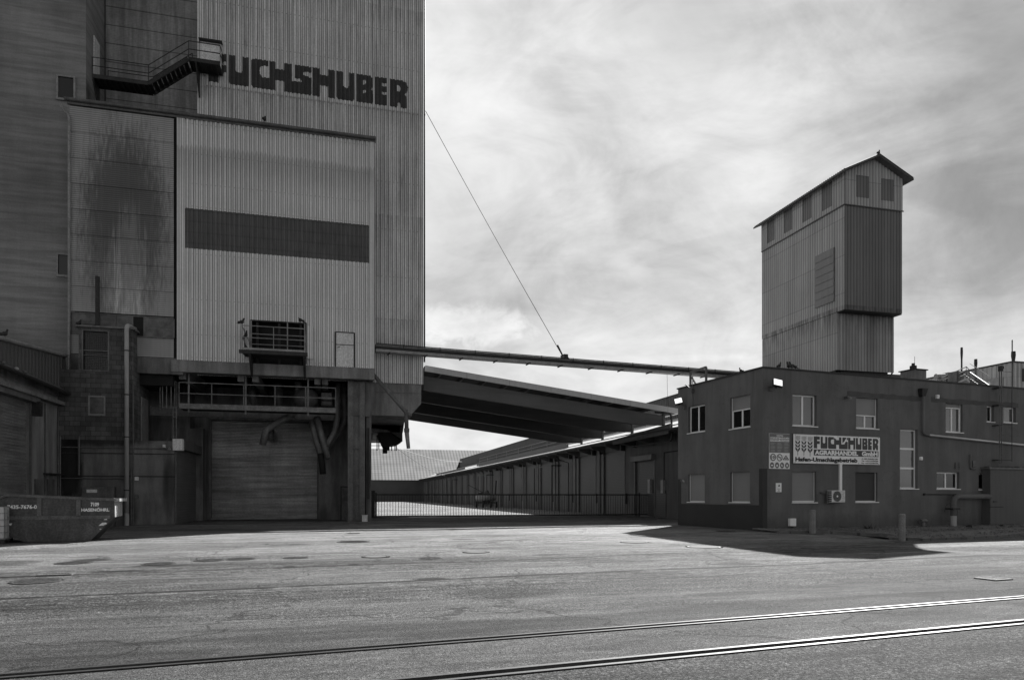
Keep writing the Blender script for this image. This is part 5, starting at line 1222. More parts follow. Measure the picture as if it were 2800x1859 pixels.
m = MB(O); p = O.Y(2528, 1351, -.05); q = O.Y(2706, 1351.5, -.05); m.tube([p, (q.x, -.05, p.z)], .028, 6); m.box(p.x-.06, p.x+.02, -.1, -.004, p.z-.06, p.z+.06); single(m, 'thin_wall_pipe', 'dsteel', 'thin horizontal pipe on the office wall above the thick pipe', 'pipe')
m = MB(O); c = O.Y(2524, 1430, -.3); m.tube([(c.x, -.3, 0), (c.x, -.3, .32)], .1, 10); m.tube([(c.x-.2, -.3, .36), (c.x+.22, -.3, .36)], .11, 10); single(m, 'short_outlet_pipe', 'msteel', 'short T shaped outlet pipe standing in the gravel right of the second bollard', 'pipe')
# mast with two pipes
t = thing('wall_mast', 'twin pipe mast with a bell shaped head fixed to the office wall at the right', 'mast', tuple(O.Y(2736, 1268, -.35)), O)
m = MB(O)
for px in (2733, 2738.5):
    a = O.Y(px, 1268, -.35); b = O.Y(px, 1012, -.35); m.tube([(a.x, -.35, a.z), (a.x, -.35, b.z)], .028, 8)
m.build('pipes', M['msteel'], t)
a = O.Y(2736, 1003, -.35); m = MB(O); m.tube([(a.x, -.35, a.z-.25), (a.x, -.35, a.z+.05)], .13, 10); m.tube([(a.x, -.35, a.z), (a.x+.2, -.35, a.z+.02), (a.x+.25, -.35, a.z-.08)], .04, 6); m.build('head', M['dsteel'], t)
m = MB(O)
for py_ in (1060, 1107, 1162, 1257): q = O.Y(2733, py_, -.35); m.box(q.x-.12, q.x+.2, -.38, -.004, q.z-.02, q.z+.02)
m.build('wall_clips', M['dsteel'], t)
m = MB(O); a = O.Y(2767, 1262, -.3); b = O.Y(2768, 930, -.3); m.tube([(a.x, -.3, a.z), (a.x, -.3, b.z)], .018, 5)
for py_ in (1015, 1108, 1160, 1257): q = O.Y(2740, py_, -.33); m.tube([(q.x, -.33, q.z), (a.x, -.31, q.z)], .014, 4)
single(m, 'whip_aerial', 'dsteel', 'thin tall whip aerial standing free beside the twin pipe mast', 'aerial')
# container on the right
ya = -.45; a = O.Y(2705.5, 1278, ya); t = thing('steel_container', 'dark container shed with debris on its roof at the right edge', 'container', (a.x+3, ya, 0), O)
zc = a.z-.08; m = MB(O); m.box(a.x, a.x+9, ya, -.03, .1, zc); m.build('body', M['cont'], t)
m = MB(O); m.box(a.x-.1, a.x+9, ya-.08, -.02, zc, zc+.1); m.build('roof_sheet', M['msteel'], t)
m = MB(O); m.box(a.x+.02, a.x+.05, ya-.02, ya-.002, .1, zc); m.box(a.x+.05, a.x+1.1, ya-.03, ya-.002, 1.05, 1.1); m.box(a.x+.3, a.x+.55, ya-.06, ya-.002, 1.35, 1.4)
m.build('door_bar', M['dsteel'], t)
random.seed(11)
for i in range(9):
    x = a.x+.1+i*.42+random.uniform(-.1, .1); m = MB(O); w = random.uniform(.08, .2)
    m.ball((x, ya+.2, zc+.12), w, (1.3, .8, .35), 8); m.ball((x+.1, ya+.3, zc+.12), w*.7, (1, .8, .5), 6)
    single(m, 'roof_debris', 'weed', 'small clump of debris lying on the container roof edge', 'debris', 'debris clumps on the container roof')
# ------------------------------------------------------------------ signs
Zx = .15306
def sp(zx, zy, d): return O.Y(2080+zx*Zx, 1160+zy*Zx, -d)
def board(name, lab, x0, y0, x1, y1, d, mat, edge=None):
    p = O.Y(2080+x0*Zx, 1160+y0*Zx, 0); q = O.Y(2080+x1*Zx, 1160+y0*Zx, 0); z0 = O.Y(2080+x0*Zx, 1160+y1*Zx, 0).z
    t = thing(name, lab, 'sign', (p.x, 0, z0), O)
    MB(O).box(p.x, q.x, -d, -.004, z0, p.z).build('board', M[mat], t)
    W_, H_ = q.x-p.x, p.z-z0
    return t, (lambda u, v, e=.004: (p.x+u*W_, -d-e, z0+v*H_)), W_, H_
t, bp, BW, BH = board('company_sign', 'wide white company sign with three ears of corn on the office front', 568, 172, 2115, 690, .05, 'signw')
m = MB(O); m.box(*(lambda a, b: (a[0]-.02, a[0], -.06, -.002, b[2], a[2]))(bp(0, 1), bp(0, 0))); a = bp(0, 0); b = bp(1, 1)
for (x0, x1, z0, z1) in ((a[0]-.025, b[0]+.025, a[2]-.025, a[2]-.001), (a[0]-.025, b[0]+.025, b[2]+.001, b[2]+.025)): m.box(x0, x1, -.06, -.002, z0, z1)
m.build('edge_strip', M['msteel'], t)
# coordinates in the zoomed picture, un-sheared to the board
def uv(zx, zy):
    yt = 172+(zx-568)*(222-172)/(2115-568); yb2 = 690+(zx-568)*(712-690)/(2115-568)
    # horizontal perspective
    X = O.Y(2080+zx*Zx, 1200, 0).x; return ((X-a[0])/BW, 1-(zy-yt)/(yb2-yt))
def SP(zx, zy, e=.004): u, v = uv(zx, zy); return bp(u, v, e)
m = MB(O); u0 = uv(935, 300)[0]; u1 = uv(2088, 300)[0]; v0 = uv(935, 424)[1]; v1 = uv(935, 212)[1]
u = 240.0
while u < 2076:
    s = u
    ua = u0+(u1-u0)*(u-240)/1836; ub = u0+(u1-u0)*(u+6-240)/1836
    for lo, hi in scan(u+3): m.face([bp(ua, v0+(v1-v0)*lo), bp(ub, v0+(v1-v0)*lo), bp(ub, v0+(v1-v0)*hi), bp(ua, v0+(v1-v0)*hi)])
    u += 6
m.build('company_lettering', M['signd'], t)
m = MB(O)       # peeled patch across the middle letters
for poly in ([(1290, 215), (1365, 222), (1360, 262), (1335, 255), (1325, 262), (1310, 240), (1290, 245)], [(1478, 300), (1500, 260), (1520, 228), (1528, 240), (1505, 300), (1480, 345), (1440, 352), (1455, 320)]): m.face([SP(x, y, .007) for x, y in poly])
each(m, 'peeled_patch', M['signw'], t)
p0 = SP(935, 443); p1 = SP(2082, 475); vb0 = uv(935, 552)[1]; vb1 = uv(935, 443)[1]
m = MB(O); m.face([bp(u0, vb0), bp(u1, vb0), bp(u1, vb1), bp(u0, vb1)]); m.build('dark_bar', M['signd'], t)
def wr(par, txt, U0, U1, V0, V1, mat, bold=.03, sq=None, e=.008, name='lettering', bpf=None):
    m = MB(O); f = bpf or bp
    text_mesh(m, txt, lambda a_, b_: f(U0+(U1-U0)*a_, V0+(V1-V0)*b_, e), bold, sq); m.build(name, M[mat], par)
wr(t, 'AGRARHANDEL', uv(950, 500)[0], uv(1725, 500)[0], vb0+.022, vb1-.022, 'signw', .055)
wr(t, 'GmbH', uv(1790, 500)[0], uv(2072, 500)[0], vb0+.022, vb1-.022, 'signw', .055)
wr(t, 'Hafen-Umschlagsbetrieb', uv(603, 620)[0], uv(1712, 620)[0], uv(603, 690)[1]+.018, uv(603, 580)[1], 'signk', .05)
uc0 = uv(1786, 650)[0]; uc1 = uv(2082, 650)[0]; vv = uv(1786, 700)[1]
for i, s in enumerate(('Fax +43/7223/84709', 'Tel. +43/7223/84708', 'A-4482 ENNSDORF')): wr(t, s, uc0, uc1, vv+.012+i*.078, vv+.06+i*.078, 'signk', .03, name='small_lettering')
for k, cx_ in enumerate((648, 758, 868)):
    m = MB(O); w = 42; y_ = 8*k
    for j in range(3):
        yy = 278+j*60+y_-10*0
        for s_ in (-1, 1):
            m.face([SP(cx_+s_*w, yy), SP(cx_+s_*w, yy+45), SP(cx_+s_*3, yy+82+(12 if j == 2 else 0)), SP(cx_+s_*3, yy+45)])
    for q in range(8): x_ = cx_-40+q*11.4; dq = 1-abs(q-3.5)/4; m.face([SP(x_, 205+y_), SP(x_+4, 205+y_), SP(x_+4, 262+y_+40*dq), SP(x_, 262+y_+40*dq)])
    m.face([SP(cx_-4, 480+y_), SP(cx_+4, 480+y_), SP(cx_+4, 552+y_), SP(cx_-4, 552+y_)]); m.build('corn_ear_emblem', M['signd'], t)
m = MB(O)
for i in range(5):
    for v_ in (.03, .97): c = bp(.02+.24*i, v_); m.box(c[0]-.013, c[0]+.013, -.066, -.051, c[2]-.013, c[2]+.013)
m.build('screws', M['dsteel'], t)
# safety board
t, sb, SW, SH = board('safety_board', 'narrow safety board with speed limit, no smoking and warning symbols beside the company sign', 145, 158, 510, 790, .03, 'signw')
m = MB(O); m.face([sb(0, .455), sb(1, .455), sb(1, .995), sb(0, .995)]); m.build('grey_upper_half', M['signg'], t)
wr(t, 'WICHTIGE', .35, .67, .92, .96, 'signw', .03, e=.008, bpf=sb); wr(t, 'SICHERHEITSMASSNAHMEN', .04, .97, .85, .90, 'signw', .03, e=.008, bpf=sb)
m = MB(O); m.face([sb(.04, .775, .006), sb(.97, .775, .006), sb(.97, .835, .006), sb(.04, .835, .006)]); m.build('white_strip', M['signw'], t)
wr(t, 'FUCHSHUBER - Betriebsgelände', .06, .95, .785, .825, 'signd', .03, e=.01, bpf=sb, name='strip_lettering')
m = MB(O); random.seed(2)
for c_ in range(3):
    for r_ in range(13):
        if r_ in (4, 9): continue
        x0 = .05+c_*.34; v_ = .745-r_*.021; m.face([sb(x0, v_-.009, .008), sb(x0+random.uniform(.14, .29), v_-.009, .008), sb(x0+.2, v_, .008), sb(x0, v_, .008)])
m.build('text_lines', M['pvc'], t)
def ringf(m, cx_, cy_, r0, r1, f, asp, n=28, e=.008):
    for i in range(n):
        a0 = 2*math.pi*i/n; a1 = 2*math.pi*(i+1)/n
        m.face([f(cx_+r0*math.cos(a0), cy_+r0*asp*math.sin(a0), e), f(cx_+r1*math.cos(a0), cy_+r1*asp*math.sin(a0), e), f(cx_+r1*math.cos(a1), cy_+r1*asp*math.sin(a1), e), f(cx_+r0*math.cos(a1), cy_+r0*asp*math.sin(a1), e)])
asp = SW/SH
m = MB(O); ringf(m, .18, .325, .105, .14, sb, asp); m.build('speed_limit_ring', M['signd'], t); wr(t, '10', .10, .26, .285, .365, 'signk', .03, e=.008, bpf=sb, name='speed_number')
m = MB(O); ringf(m, .5, .32, .11, .14, sb, asp); m.face([sb(.41, .375, .009), sb(.43, .385, .009), sb(.59, .265, .009), sb(.57, .255, .009)]); m.face([sb(.41, .315, .009), sb(.59, .315, .009), sb(.59, .33, .009), sb(.41, .33, .009)]); m.build('no_smoking_symbol', M['signd'], t)
m = MB(O)
tri = [(.65, .255), (.97, .255), (.81, .39)]; ti = [(.715, .272), (.905, .272), (.81, .352)]
for i in range(3): m.face([sb(*tri[i], .008), sb(*tri[(i+1) % 3], .008), sb(*ti[(i+1) % 3], .008), sb(*ti[i], .008)])
m.face([sb(.76, .283, .009), sb(.86, .283, .009), sb(.85, .31, .009), sb(.77, .31, .009)]); m.build('warning_triangle', M['signd'], t)
for i in range(4):
    cx_ = .13+i*.245; m = MB(O); n = 20; m.face([sb(cx_+.1*math.cos(2*math.pi*j/n), .1+.1*asp*1.15*math.sin(2*math.pi*j/n), .008) for j in range(n)]); m.build('round_safety_symbol', M['signg'], t)
    m = MB(O)
    sh = ([(-.05, -.02), (.05, -.02), (.05, .012), (-.05, .012)], [(-.04, -.035), (.04, -.035), (.03, .02), (-.03, .02)], [(-.04, -.025), (.05, -.025), (.05, -.008), (0, 0), (-.01, .03), (-.04, .03)], [(-.03, -.035), (.02, -.035), (.035, .01), (.0, .035), (-.03, .02)])[i]
    m.face([sb(cx_+x_, .1+y_, .011) for x_, y_ in sh]); m.build('symbol_figure', M['signw'], t)
t, tb_, TW, THh = board('hand_notice', 'small white notice with a black hand below the safety board', 267, 1045, 367, 1208, .02, 'signw')
m = MB(O)
for q in range(4): x_ = .46+q*.055; m.face([tb_(x_, .7), tb_(x_+.045, .7), tb_(x_+.045, .82+.03*(1-abs(q-1.5))), tb_(x_, .82+.03*(1-abs(q-1.5)))])
m.face([tb_(.46, .6), tb_(.67, .6), tb_(.68, .7), tb_(.46, .7)]); m.face([tb_(.36, .7), tb_(.41, .73), tb_(.49, .64), tb_(.47, .6)]); m.build('hand_symbol', M['signk'], t)
m = MB(O)
for v_, w_ in ((.36, .27), (.23, .14), (.1, .22)): m.face([tb_(.5-w_, v_-.02), tb_(.5+w_, v_-.02), tb_(.5+w_, v_+.02), tb_(.5-w_, v_+.02)])
m.build('text_lines', M['signd'], t)
# air conditioner
a = O.Y(2275, 1340, -.42); b = O.Y(2311.5, 1340, -.42); z0 = O.Y(2275, 1373, -.42).z; z1 = a.z
t = thing('air_conditioner', 'outdoor air conditioner unit with a round fan on the office wall under the sign', 'air conditioner', (a.x, -.3, z0), O)
MB(O).box(a.x, b.x, -.42, -.1, z0, z1).build('casing', M['whitep'], t, bevel=.015)
c = Vector(((a.x*.62+b.x*.38), -.43, (z0+z1)/2)); m = MB(O); n = 32
for i in range(n):
    a0 = 2*math.pi*i/n; a1 = 2*math.pi*(i+1)/n; r = (z1-z0)*.44
    m.face([(c.x, -.424, c.z), (c.x+r*math.cos(a0), -.424, c.z+r*math.sin(a0)), (c.x+r*math.cos(a1), -.424, c.z+r*math.sin(a1))])
m.build('fan_opening', M['msteel'], t)
m = MB(O)
for k in range(1, 8):
    r = (z1-z0)*.44*k/7
    for i in range(n):
        a0 = 2*math.pi*i/n; a1 = 2*math.pi*(i+1)/n; m.face([(c.x+(r-.006)*math.cos(a0), -.432, c.z+(r-.006)*math.sin(a0)), (c.x+r*math.cos(a0), -.432, c.z+r*math.sin(a0)), (c.x+r*math.cos(a1), -.432, c.z+r*math.sin(a1)), (c.x+(r-.006)*math.cos(a1), -.432, c.z+(r-.006)*math.sin(a1))])
m.build('fan_grille', M['dsteel'], t); m = MB(O); m.tube([(c.x, -.43, c.z), (c.x, -.445, c.z)], .05, 12); m.build('fan_hub', M['white'], t)
m = MB(O)
for i in range(6): z = z0+.05+i*(z1-z0-.1)/5.5; m.box(a.x-.012, a.x-.002, -.4, -.12, z, z+.05)
m.build('side_grille', M['dsteel'], t)
m = MB(O); q = O.Y(2245, 1347, -.1); m.box(q.x, a.x-.1, -.12, -.06, q.z-.04, q.z+.04); m.tube([(a.x-.08, -.2, q.z), (a.x-.08, -.2, z0-.05), (a.x+.3, -.2, z0-.05)], .035, 6); m.build('connection_pipes', M['msteel'], t)
m = MB(O); a = O.Y(2293, 1268, 0); b = O.Y(2299, 1268, 0); m.box(a.x, b.x, -.09, -.004, z1+.0, a.z); m.box(a.x-.015, b.x+.015, -.1, -.004, a.z-.06, a.z); single(m, 'cable_duct', 'white', 'vertical white cable duct between the company sign and the air conditioner', 'duct')
# white meter box
a = O.Y(2160.5, 1417, -.15); b = O.Y(2177, 1417, -.15); z0 = O.Y(2160.5, 1438, -.15).z
t = thing('meter_box', 'small white meter box low on the office wall left of the first bollard', 'box', (a.x, -.1, z0), O)
MB(O).box(a.x, b.x, -.16, -.004, z0, a.z).build('box_body', M['white'], t, bevel=.008); m = MB(O); m.box((a.x+b.x)/2-.04, (a.x+b.x)/2, -.1, -.06, 0, z0); m.box((a.x+b.x)/2+.03, (a.x+b.x)/2+.06, -.1, -.06, 0, z0); each(m, 'feed_pipe', M['dsteel'], t)
# gravel strip with its kerb
edge = [ground_at(*q) for q in ((2086, 1452), (2130, 1457.5), (2210, 1461), (2330, 1468.5), (2430, 1474.5), (2520, 1478), (2640, 1474), (2800, 1463), (2950, 1452))]
m = MB(); back = []
for p in edge: q = O.I @ p; back.append(O.M @ Vector((q.x, -.01, 0)))
N = 10; rows = []
for p, q in zip(edge, back): rows.append([m.bm.verts.new((p.lerp(q, k/N).x, p.lerp(q, k/N).y, (gh(p.x, p.y)+.07)*(1-k/N)+.10*k/N+.03*math.sin(k*1.7+p.x)*(0 < k < N))) for k in range(N+1)])
for A_, B_ in zip(rows, rows[1:]):
    for k in range(N): m.bm.faces.new([A_[k], A_[k+1], B_[k+1], B_[k]])
g = m.build('gravel_strip', M['gravel'], None, kind='structure')
m = MB()
for p, q in zip(edge, edge[1:]):
    n_ = max(1, int((q-p).length/.9))
    for i in range(n_):
        a = p.lerp(q, i/n_); b = p.lerp(q, (i+.97)/n_); h = gh(a.x, a.y); m.bar((a.x, a.y, h+.03), (b.x, b.y, h+.035), .11, .14)
m.build('kerb', M['kerb'], None, kind='structure')
m = MB(); random.seed(8)      # loose stones of the strip
for i in range(2600):
    k = random.random()*(len(edge)-1); j = int(k); p = edge[j].lerp(edge[j+1], k-j); q = back[j].lerp(back[j+1], k-j); f = random.uniform(.04, .97); c = p.lerp(q, f); s = random.uniform(.02, .05)
    bmesh.ops.create_icosphere(m.bm, subdivisions=1, radius=s, matrix=Matrix.Translation((c.x, c.y, (gh(p.x, p.y)+.07)*(1-f)+.11*f+.01)) @ Matrix.Diagonal((random.uniform(.7, 1.4), random.uniform(.7, 1.4), random.uniform(.5, .9), 1)))
m.build('loose_gravel', M['gravel'], None, kind='stuff')
def weed(px, py_, r, lab):
    p = ground_at(px, py_); m = MB(); random.seed(int(px))
    for i in range(46):
        an = random.uniform(0, 6.28); L_ = r*random.uniform(.4, 1); b0 = Vector((p.x+random.uniform(-r, r)*.6, p.y+random.uniform(-r, r)*.3, .06)); tip = b0+Vector((math.cos(an)*L_*.9, math.sin(an)*L_*.5, L_*random.uniform(.2, .8)))
        w = Vector((-math.sin(an), math.cos(an), 0))*.02; m.face([b0-w, b0+w, tip])
    m.build('weed_tuft', M['weed'], None, label=lab, cat='weed', group='dry weed tufts in the gravel')
weed(2262, 1446, .4, 'low dry weed tuft just right of the first bollard'); weed(2376, 1448, .45, 'wide dry weed tuft midway between the two bollards'); weed(2300, 1447, .2, 'small dry weed tuft between the first bollard and the wide tuft')
weed(2650, 1450, .25, 'small dry weed tuft right of the thick pipe'); weed(2757, 1436, .45, 'dry weed tuft at the foot of the container'); weed(2740, 1448, .18, 'tiny weed tuft on the gravel below the container')
# bollards
def bollard(px, base, top, rad, lab):
    p = ground_at(px, base); p.z = gh(p.x, p.y); c_, s_ = S.ray(px, base); dz = (HORZ-top)
    Zd = (p.x*math.sin(TH)+p.y*math.cos(TH)); zt_ = EYE+(HORZ-top)/FPX*Zd
    t = thing('bollard', lab, 'bollard', tuple(p), S, 'concrete bollards before the office')
    m = MB(); n = 24; r = rad; prof = [(r, 0), (r, zt_-p.z-.03), (r-.02, zt_-p.z-.006), (r-.05, zt_-p.z), (0.001, zt_-p.z)]
    for (ra, za), (rb, zb_) in zip(prof, prof[1:]):
        for i in range(n):
            a0 = 2*math.pi*i/n; a1 = 2*math.pi*(i+1)/n; P = lambda rr, aa, z: (p.x+rr*math.cos(aa), p.y+rr*math.sin(aa), p.z+z-.02)
            m.face([P(ra, a0, za), P(ra, a1, za), P(rb, a1, zb_), P(rb, a0, zb_)])
    bmesh.ops.remove_doubles(m.bm, verts=m.bm.verts[:], dist=.001); m.build('post', M['bollard'], t, smooth=False)
    m = MB(); m.box(p.x-.45, p.x+.4, p.y-.28, p.y+.25, p.z-.05, p.z+.02); m.build('foot_slab', M['collar'], t)
bollard(2221.5, 1464, 1392, .135, 'pale concrete bollard at the kerb right of the white meter box')
bollard(2466.5, 1480, 1403, .128, 'pale concrete bollard at the kerb below the tall stair window')
# ------------------------------------------------------------------ block annex left of the passage
YA = 41.46; ax0 = -14.57; ax1 = -8.86; az = S.Y(420, 1205, YA).z
bxl = S.Y(215, 1000, YA).x; bxr = S.Y(363, 1000, YA).x; bz = S.Y(300, 898, YA).z; byd = 44.8
t = thing('block_annex', 'dark annex of grey concrete blocks above a stained concrete base left of the roller door', 'annex', (-12, YA, 0))
gw = (S.Y(228, 950, YA).x, S.Y(295, 950, YA).x, S.Y(228, 1010, YA).z, S.Y(228, 904, YA).z)
sw = (S.Y(241, 1100, YA).x, S.Y(288, 1100, YA).x, S.Y(241, 1135, YA).z, S.Y(241, 1081, YA).z)
ymid = S.Y(200, 1010, YA).z
m = MB(); holed(m, bxl, bxr, az, bz, [gw, sw], lambda u, d, z: (u, YA-d, z), .2)
m.face([(ax0, YA, az), (bxl, YA, az), (bxl, YA, ymid), (ax0, YA, ymid)]); m.face([(ax0, YA, ymid), (bxl, YA, ymid), (bxl, byd, ymid), (ax0, byd, ymid)])
m.face([(bxl, YA, ymid), (bxl, byd, ymid), (bxl, byd, bz), (bxl, YA, bz)]); m.face([(bxr, YA, az), (bxr, byd, az), (bxr, byd, bz), (bxr, YA, bz)]); m.face([(bxl, YA, bz), (bxr, YA, bz), (bxr, byd, bz), (bxl, byd, bz)]); m.face([(bxl, byd, az), (bxr, byd, az), (bxr, byd, bz), (bxl, byd, bz)])
m.build('block_wall', M['block'], t)
MB().box(bxl+.3, bxr-.3, YA+.3, byd-.3, az, bz-.1).build('inner_core', M['black'], t)
m = MB(); m.box(bxl-.15, bxr+.12, YA-.12, byd+.1, bz, bz+.09); m.build('flat_roof', M['dconc'], t)
m = MB(); a, b, c, d = gw
f = MB(); [f.box(*q) for q in ((a-.08, a, YA-.03, YA+.05, c-.08, d+.05), (b, b+.08, YA-.03, YA+.05, c-.08, d+.05), (a, b, YA-.03, YA+.05, c-.08, c), (a, b, YA-.03, YA+.05, d, d+.05), (a, b, YA+.0, YA+.05, (c+d)/2-.03, (c+d)/2+.03), (a, b, YA, YA+.04, (c+d)/2-.28, (c+d)/2-.25))]
f = f.build('grille_window', M['msteel'], t); g = MB(); x = a+.05
while x < b: g.box(x, x+.012, YA+.05, YA+.07, c, d); x += .09
z = c+.05
while z < d: g.box(a, b, YA+.055, YA+.065, z, z+.012); z += .09
g.build('wire_mesh', M['dsteel'], f); MB().box(a, b, YA+.12, YA+.14, c, d).build('pane', M['glassd'], f)
a, b, c, d = sw; f = MB(); [f.box(*q) for q in ((a, a+.08, YA-.01, YA+.08, c, d), (b-.08, b, YA-.01, YA+.08, c, d), (a+.08, b-.08, YA-.01, YA+.08, c, c+.09), (a+.08, b-.08, YA-.01, YA+.08, d-.08, d))]
f = f.build('small_window', M['gsteel'], t); MB().box(a+.08, b-.08, YA+.03, YA+.05, c+.09, d-.08).build('pane', M['dirtyglass'], f)
m = MB(); m.box(ax0, ax1, YA, YD-.02, -.2, az); m.build('concrete_base', M['stainc'], t)
m = MB(); m.box(ax0, ax1+.02, YA-.03, YA-.002, az-.75, az-.7); m.box(ax0, ax1, YA-.02, YA-.002, 2.75, 2.78); each(m, 'cast_joint', M['dsteel'], t)
# door high in the side face and the side roller door
p = S.X(385, 1150, bxr); q = S.X(403, 1150, bxr); zt_ = S.X(387, 1086, bxr).z
MB().box(bxr+.003, bxr+.05, p.y, q.y, az+.0, zt_).build('side_door', M['gsteel'], t)
p = S.X(478, 1300, ax1); q = S.X(545, 1300, ax1)
zs = 4.3; sy0 = p.y+.1; sy1 = q.y
m = MB(); m.box(ax1+.002, ax1+.04, sy0, sy1, 0, zs); z = 0
while z < zs: m.box(ax1+.04, ax1+.05, sy0, sy1, z, z+.13); z += .15
sd = m.build('side_roller_door', M['sidedoor'], t)
m = MB(); m.box(ax1+.003, ax1+.09, sy0-.12, sy0, 0, zs); m.box(ax1+.003, ax1+.09, sy1, sy1+.12, 0, zs); each(m, 'guide_rail', M['msteel'], sd)
m = MB(); m.box(ax1+.003, ax1+.42, YA+.32, sy1+.3, zs+.02, zs+.5); m.build('shutter_box', M['msteel'], sd)
m = MB(); m.box(ax1-.05, ax1+.45, YA-.12, YA+.31, zs-.08, zs+.56); m.build('white_end_box', M['whitep'], sd)
# stove pipe, drain pipe, cables
a = S.Y(266.5, 893, YA+.4); b = S.Y(266.5, 756, YA+.4)
m = MB(); m.tube([(a.x, YA+.4, bz), (a.x, YA+.4, b.z)], .115, 10); m.tube([(a.x-.2, YA+.4, bz+.15), (a.x+.0, YA+.4, bz+.25)], .08, 8); single(m, 'stove_pipe', 'dsteel', 'thin black stove pipe standing on the annex roof', 'pipe')
yd = YA-.2; a = S.Y(346.5, 1440, yd); b = S.Y(346.5, 888, yd); c = S.Y(372, 902, yd+1.2)
t2 = thing('rain_pipe', 'pale scuffed rain pipe running down the full height of the annex', 'pipe', (a.x, yd, 0))
m = MB(); m.tube(bend([(a.x, yd, 0), (a.x, yd, b.z), (c.x, yd+1.0, c.z)], .3), .115, 12); m.build('pipe_run', M['pvc'], t2, smooth=True)
m = MB(); [m.tube([(a.x, yd, z-.03), (a.x, yd, z+.03)], .135, 12) for z in (2.0, 4.9, 7.2, 9.6)]; m.build('pipe_clamp', M['dsteel'], t2); MB().tube([(a.x, yd, 0), (a.x, yd, .75)], .122, 12).build('foot', M['pvc'], t2)
m = MB(); x = S.Y(362, 1200, yd).x; m.tube([(x, YA-.05, .1), (x, YA-.05, 8.0)], .035, 6); x2 = S.Y(357, 1200, yd).x; m.tube([(x2, YA-.05, .1), (x2, YA-.05, 3.2)], .05, 6); single(m, 'conduit_pair', 'msteel', 'thin conduits just right of the pale rain pipe', 'conduit')
m = MB()
for (x0, x1, y_) in ((170, 475, 1222), (167, 340, 1307)): p = S.Y(x0, y_, YA-.05); q = S.Y(x1, y_, YA-.05); m.tube([(p.x, YA-.05, p.z), (q.x, YA-.05, p.z)], .03, 6)
for x0 in (164, 216): p = S.Y(x0, 1192, YA-.05); q = S.Y(x0, 1360, YA-.05); m.tube([(p.x+.12, YA-.02, p.z+.05), (p.x, YA-.06, p.z), (p.x, YA-.06, q.z if x0 < 200 else p.z-2.1)], .05, 6)
single(m, 'wall_pipes', 'msteel', 'thin pipes crossing the blackened concrete base of the annex', 'pipe')
for (px, py_, r, lab) in ((374, 1308, .09, 'small pale switch box on the annex base, upper of two'), (373, 1356, .09, 'small dull switch box on the annex base, lower of two'), (449, 1219, .07, 'tiny white junction box on the annex base near the white end box')):
    p = S.Y(px, py_, YA-.05); m = MB(); m.box(p.x-r, p.x+r, YA-.12, YA-.004, p.z-r*1.1, p.z+r*1.1); single(m, 'switch_box', 'whitep' if '449' == str(px) or px == 374 else 'msteel', lab, 'box', 'small boxes on the annex wall')
m = MB(); p = S.Y(462, 1226, YA-.3); m.tube([(p.x, YA-.02, p.z+.1), (p.x, YA-.3, p.z+.08)], .03, 6); m.tube([(p.x, YA-.3, p.z+.1), (p.x, YA-.3, p.z-.1)], .05, 10, r2=.16); m.tube([(p.x, YA-.3, p.z+.1), (p.x-.2, YA-.2, p.z+.35), (p.x-.1, YA-.05, p.z+.55)], .015, 4); single(m, 'wall_lamp', 'msteel', 'small bell shaped wall lamp beside the white end box', 'lamp')
p = S.Y(223, 1330, YA-.5); q = S.Y(310, 1330, YA-.5); zt_ = p.z
t2 = thing('electric_cabinet', 'two door grey cabinet standing behind the skip against the annex', 'cabinet', (p.x, YA-.5, 0))
MB().box(p.x, q.x, YA-.5, YA-.02, .0, zt_).build('cabinet_body', M['msteel'], t2, bevel=.02); xm_ = (p.x+q.x)/2-.1
for x0, x1 in ((p.x+.05, xm_-.02), (xm_+.02, q.x-.3)): MB().box(x0, x1, YA-.53, YA-.505, .1, zt_-.06).build('door', M['msteel'], t2)
MB().box(p.x+.25, p.x+.75, YA-.545, YA-.532, zt_-.32, zt_-.15).build('label_plate', M['whitep'], t2)
# ------------------------------------------------------------------ shed on the far left
SX = -14.57
t = thing('side_shed', 'dark shed with a big roller door and ribbed upper wall at the left edge', 'shed', (SX, 38, 0))
dy1 = S.X(79, 1100, SX).y; sz = 6.25
m = MB(); holed(m, 26, YA-.02, -.2, 7.6, [(27.5, dy1, 0, sz)], lambda u, d, z: (SX+d, u, z), .3); m.build('wall', M['conc2'], t)
MB().box(SX-6, SX-.35, 26, YA-.05, -.1, 7.2).build('inner_core', M['dconc'], t)
m = MB(); m.box(SX-.25, SX-.15, 27.5, dy1, 0, sz); z = 0
while z < sz: m.box(SX-.15, SX-.12, 27.5, dy1, z, z+.1); z += .145
d = m.build('roller_door', M['shutter'], t); m = MB(); m.box(SX+.002, SX+.3, 27.5, dy1+.55, sz, sz+.35); m.build('shutter_box', M['msteel'], d)
m = MB(); m.box(SX+.002, SX+.08, dy1, dy1+.14, 0, sz); m.build('guide_rail', M['msteel'], d)
q = S.X(104, 1118, SX+.3); MB().box(SX+.1, SX+.45, q.y-.15, q.y+.15, q.z-.35, q.z+.35).build('motor', M['dsteel'], d)
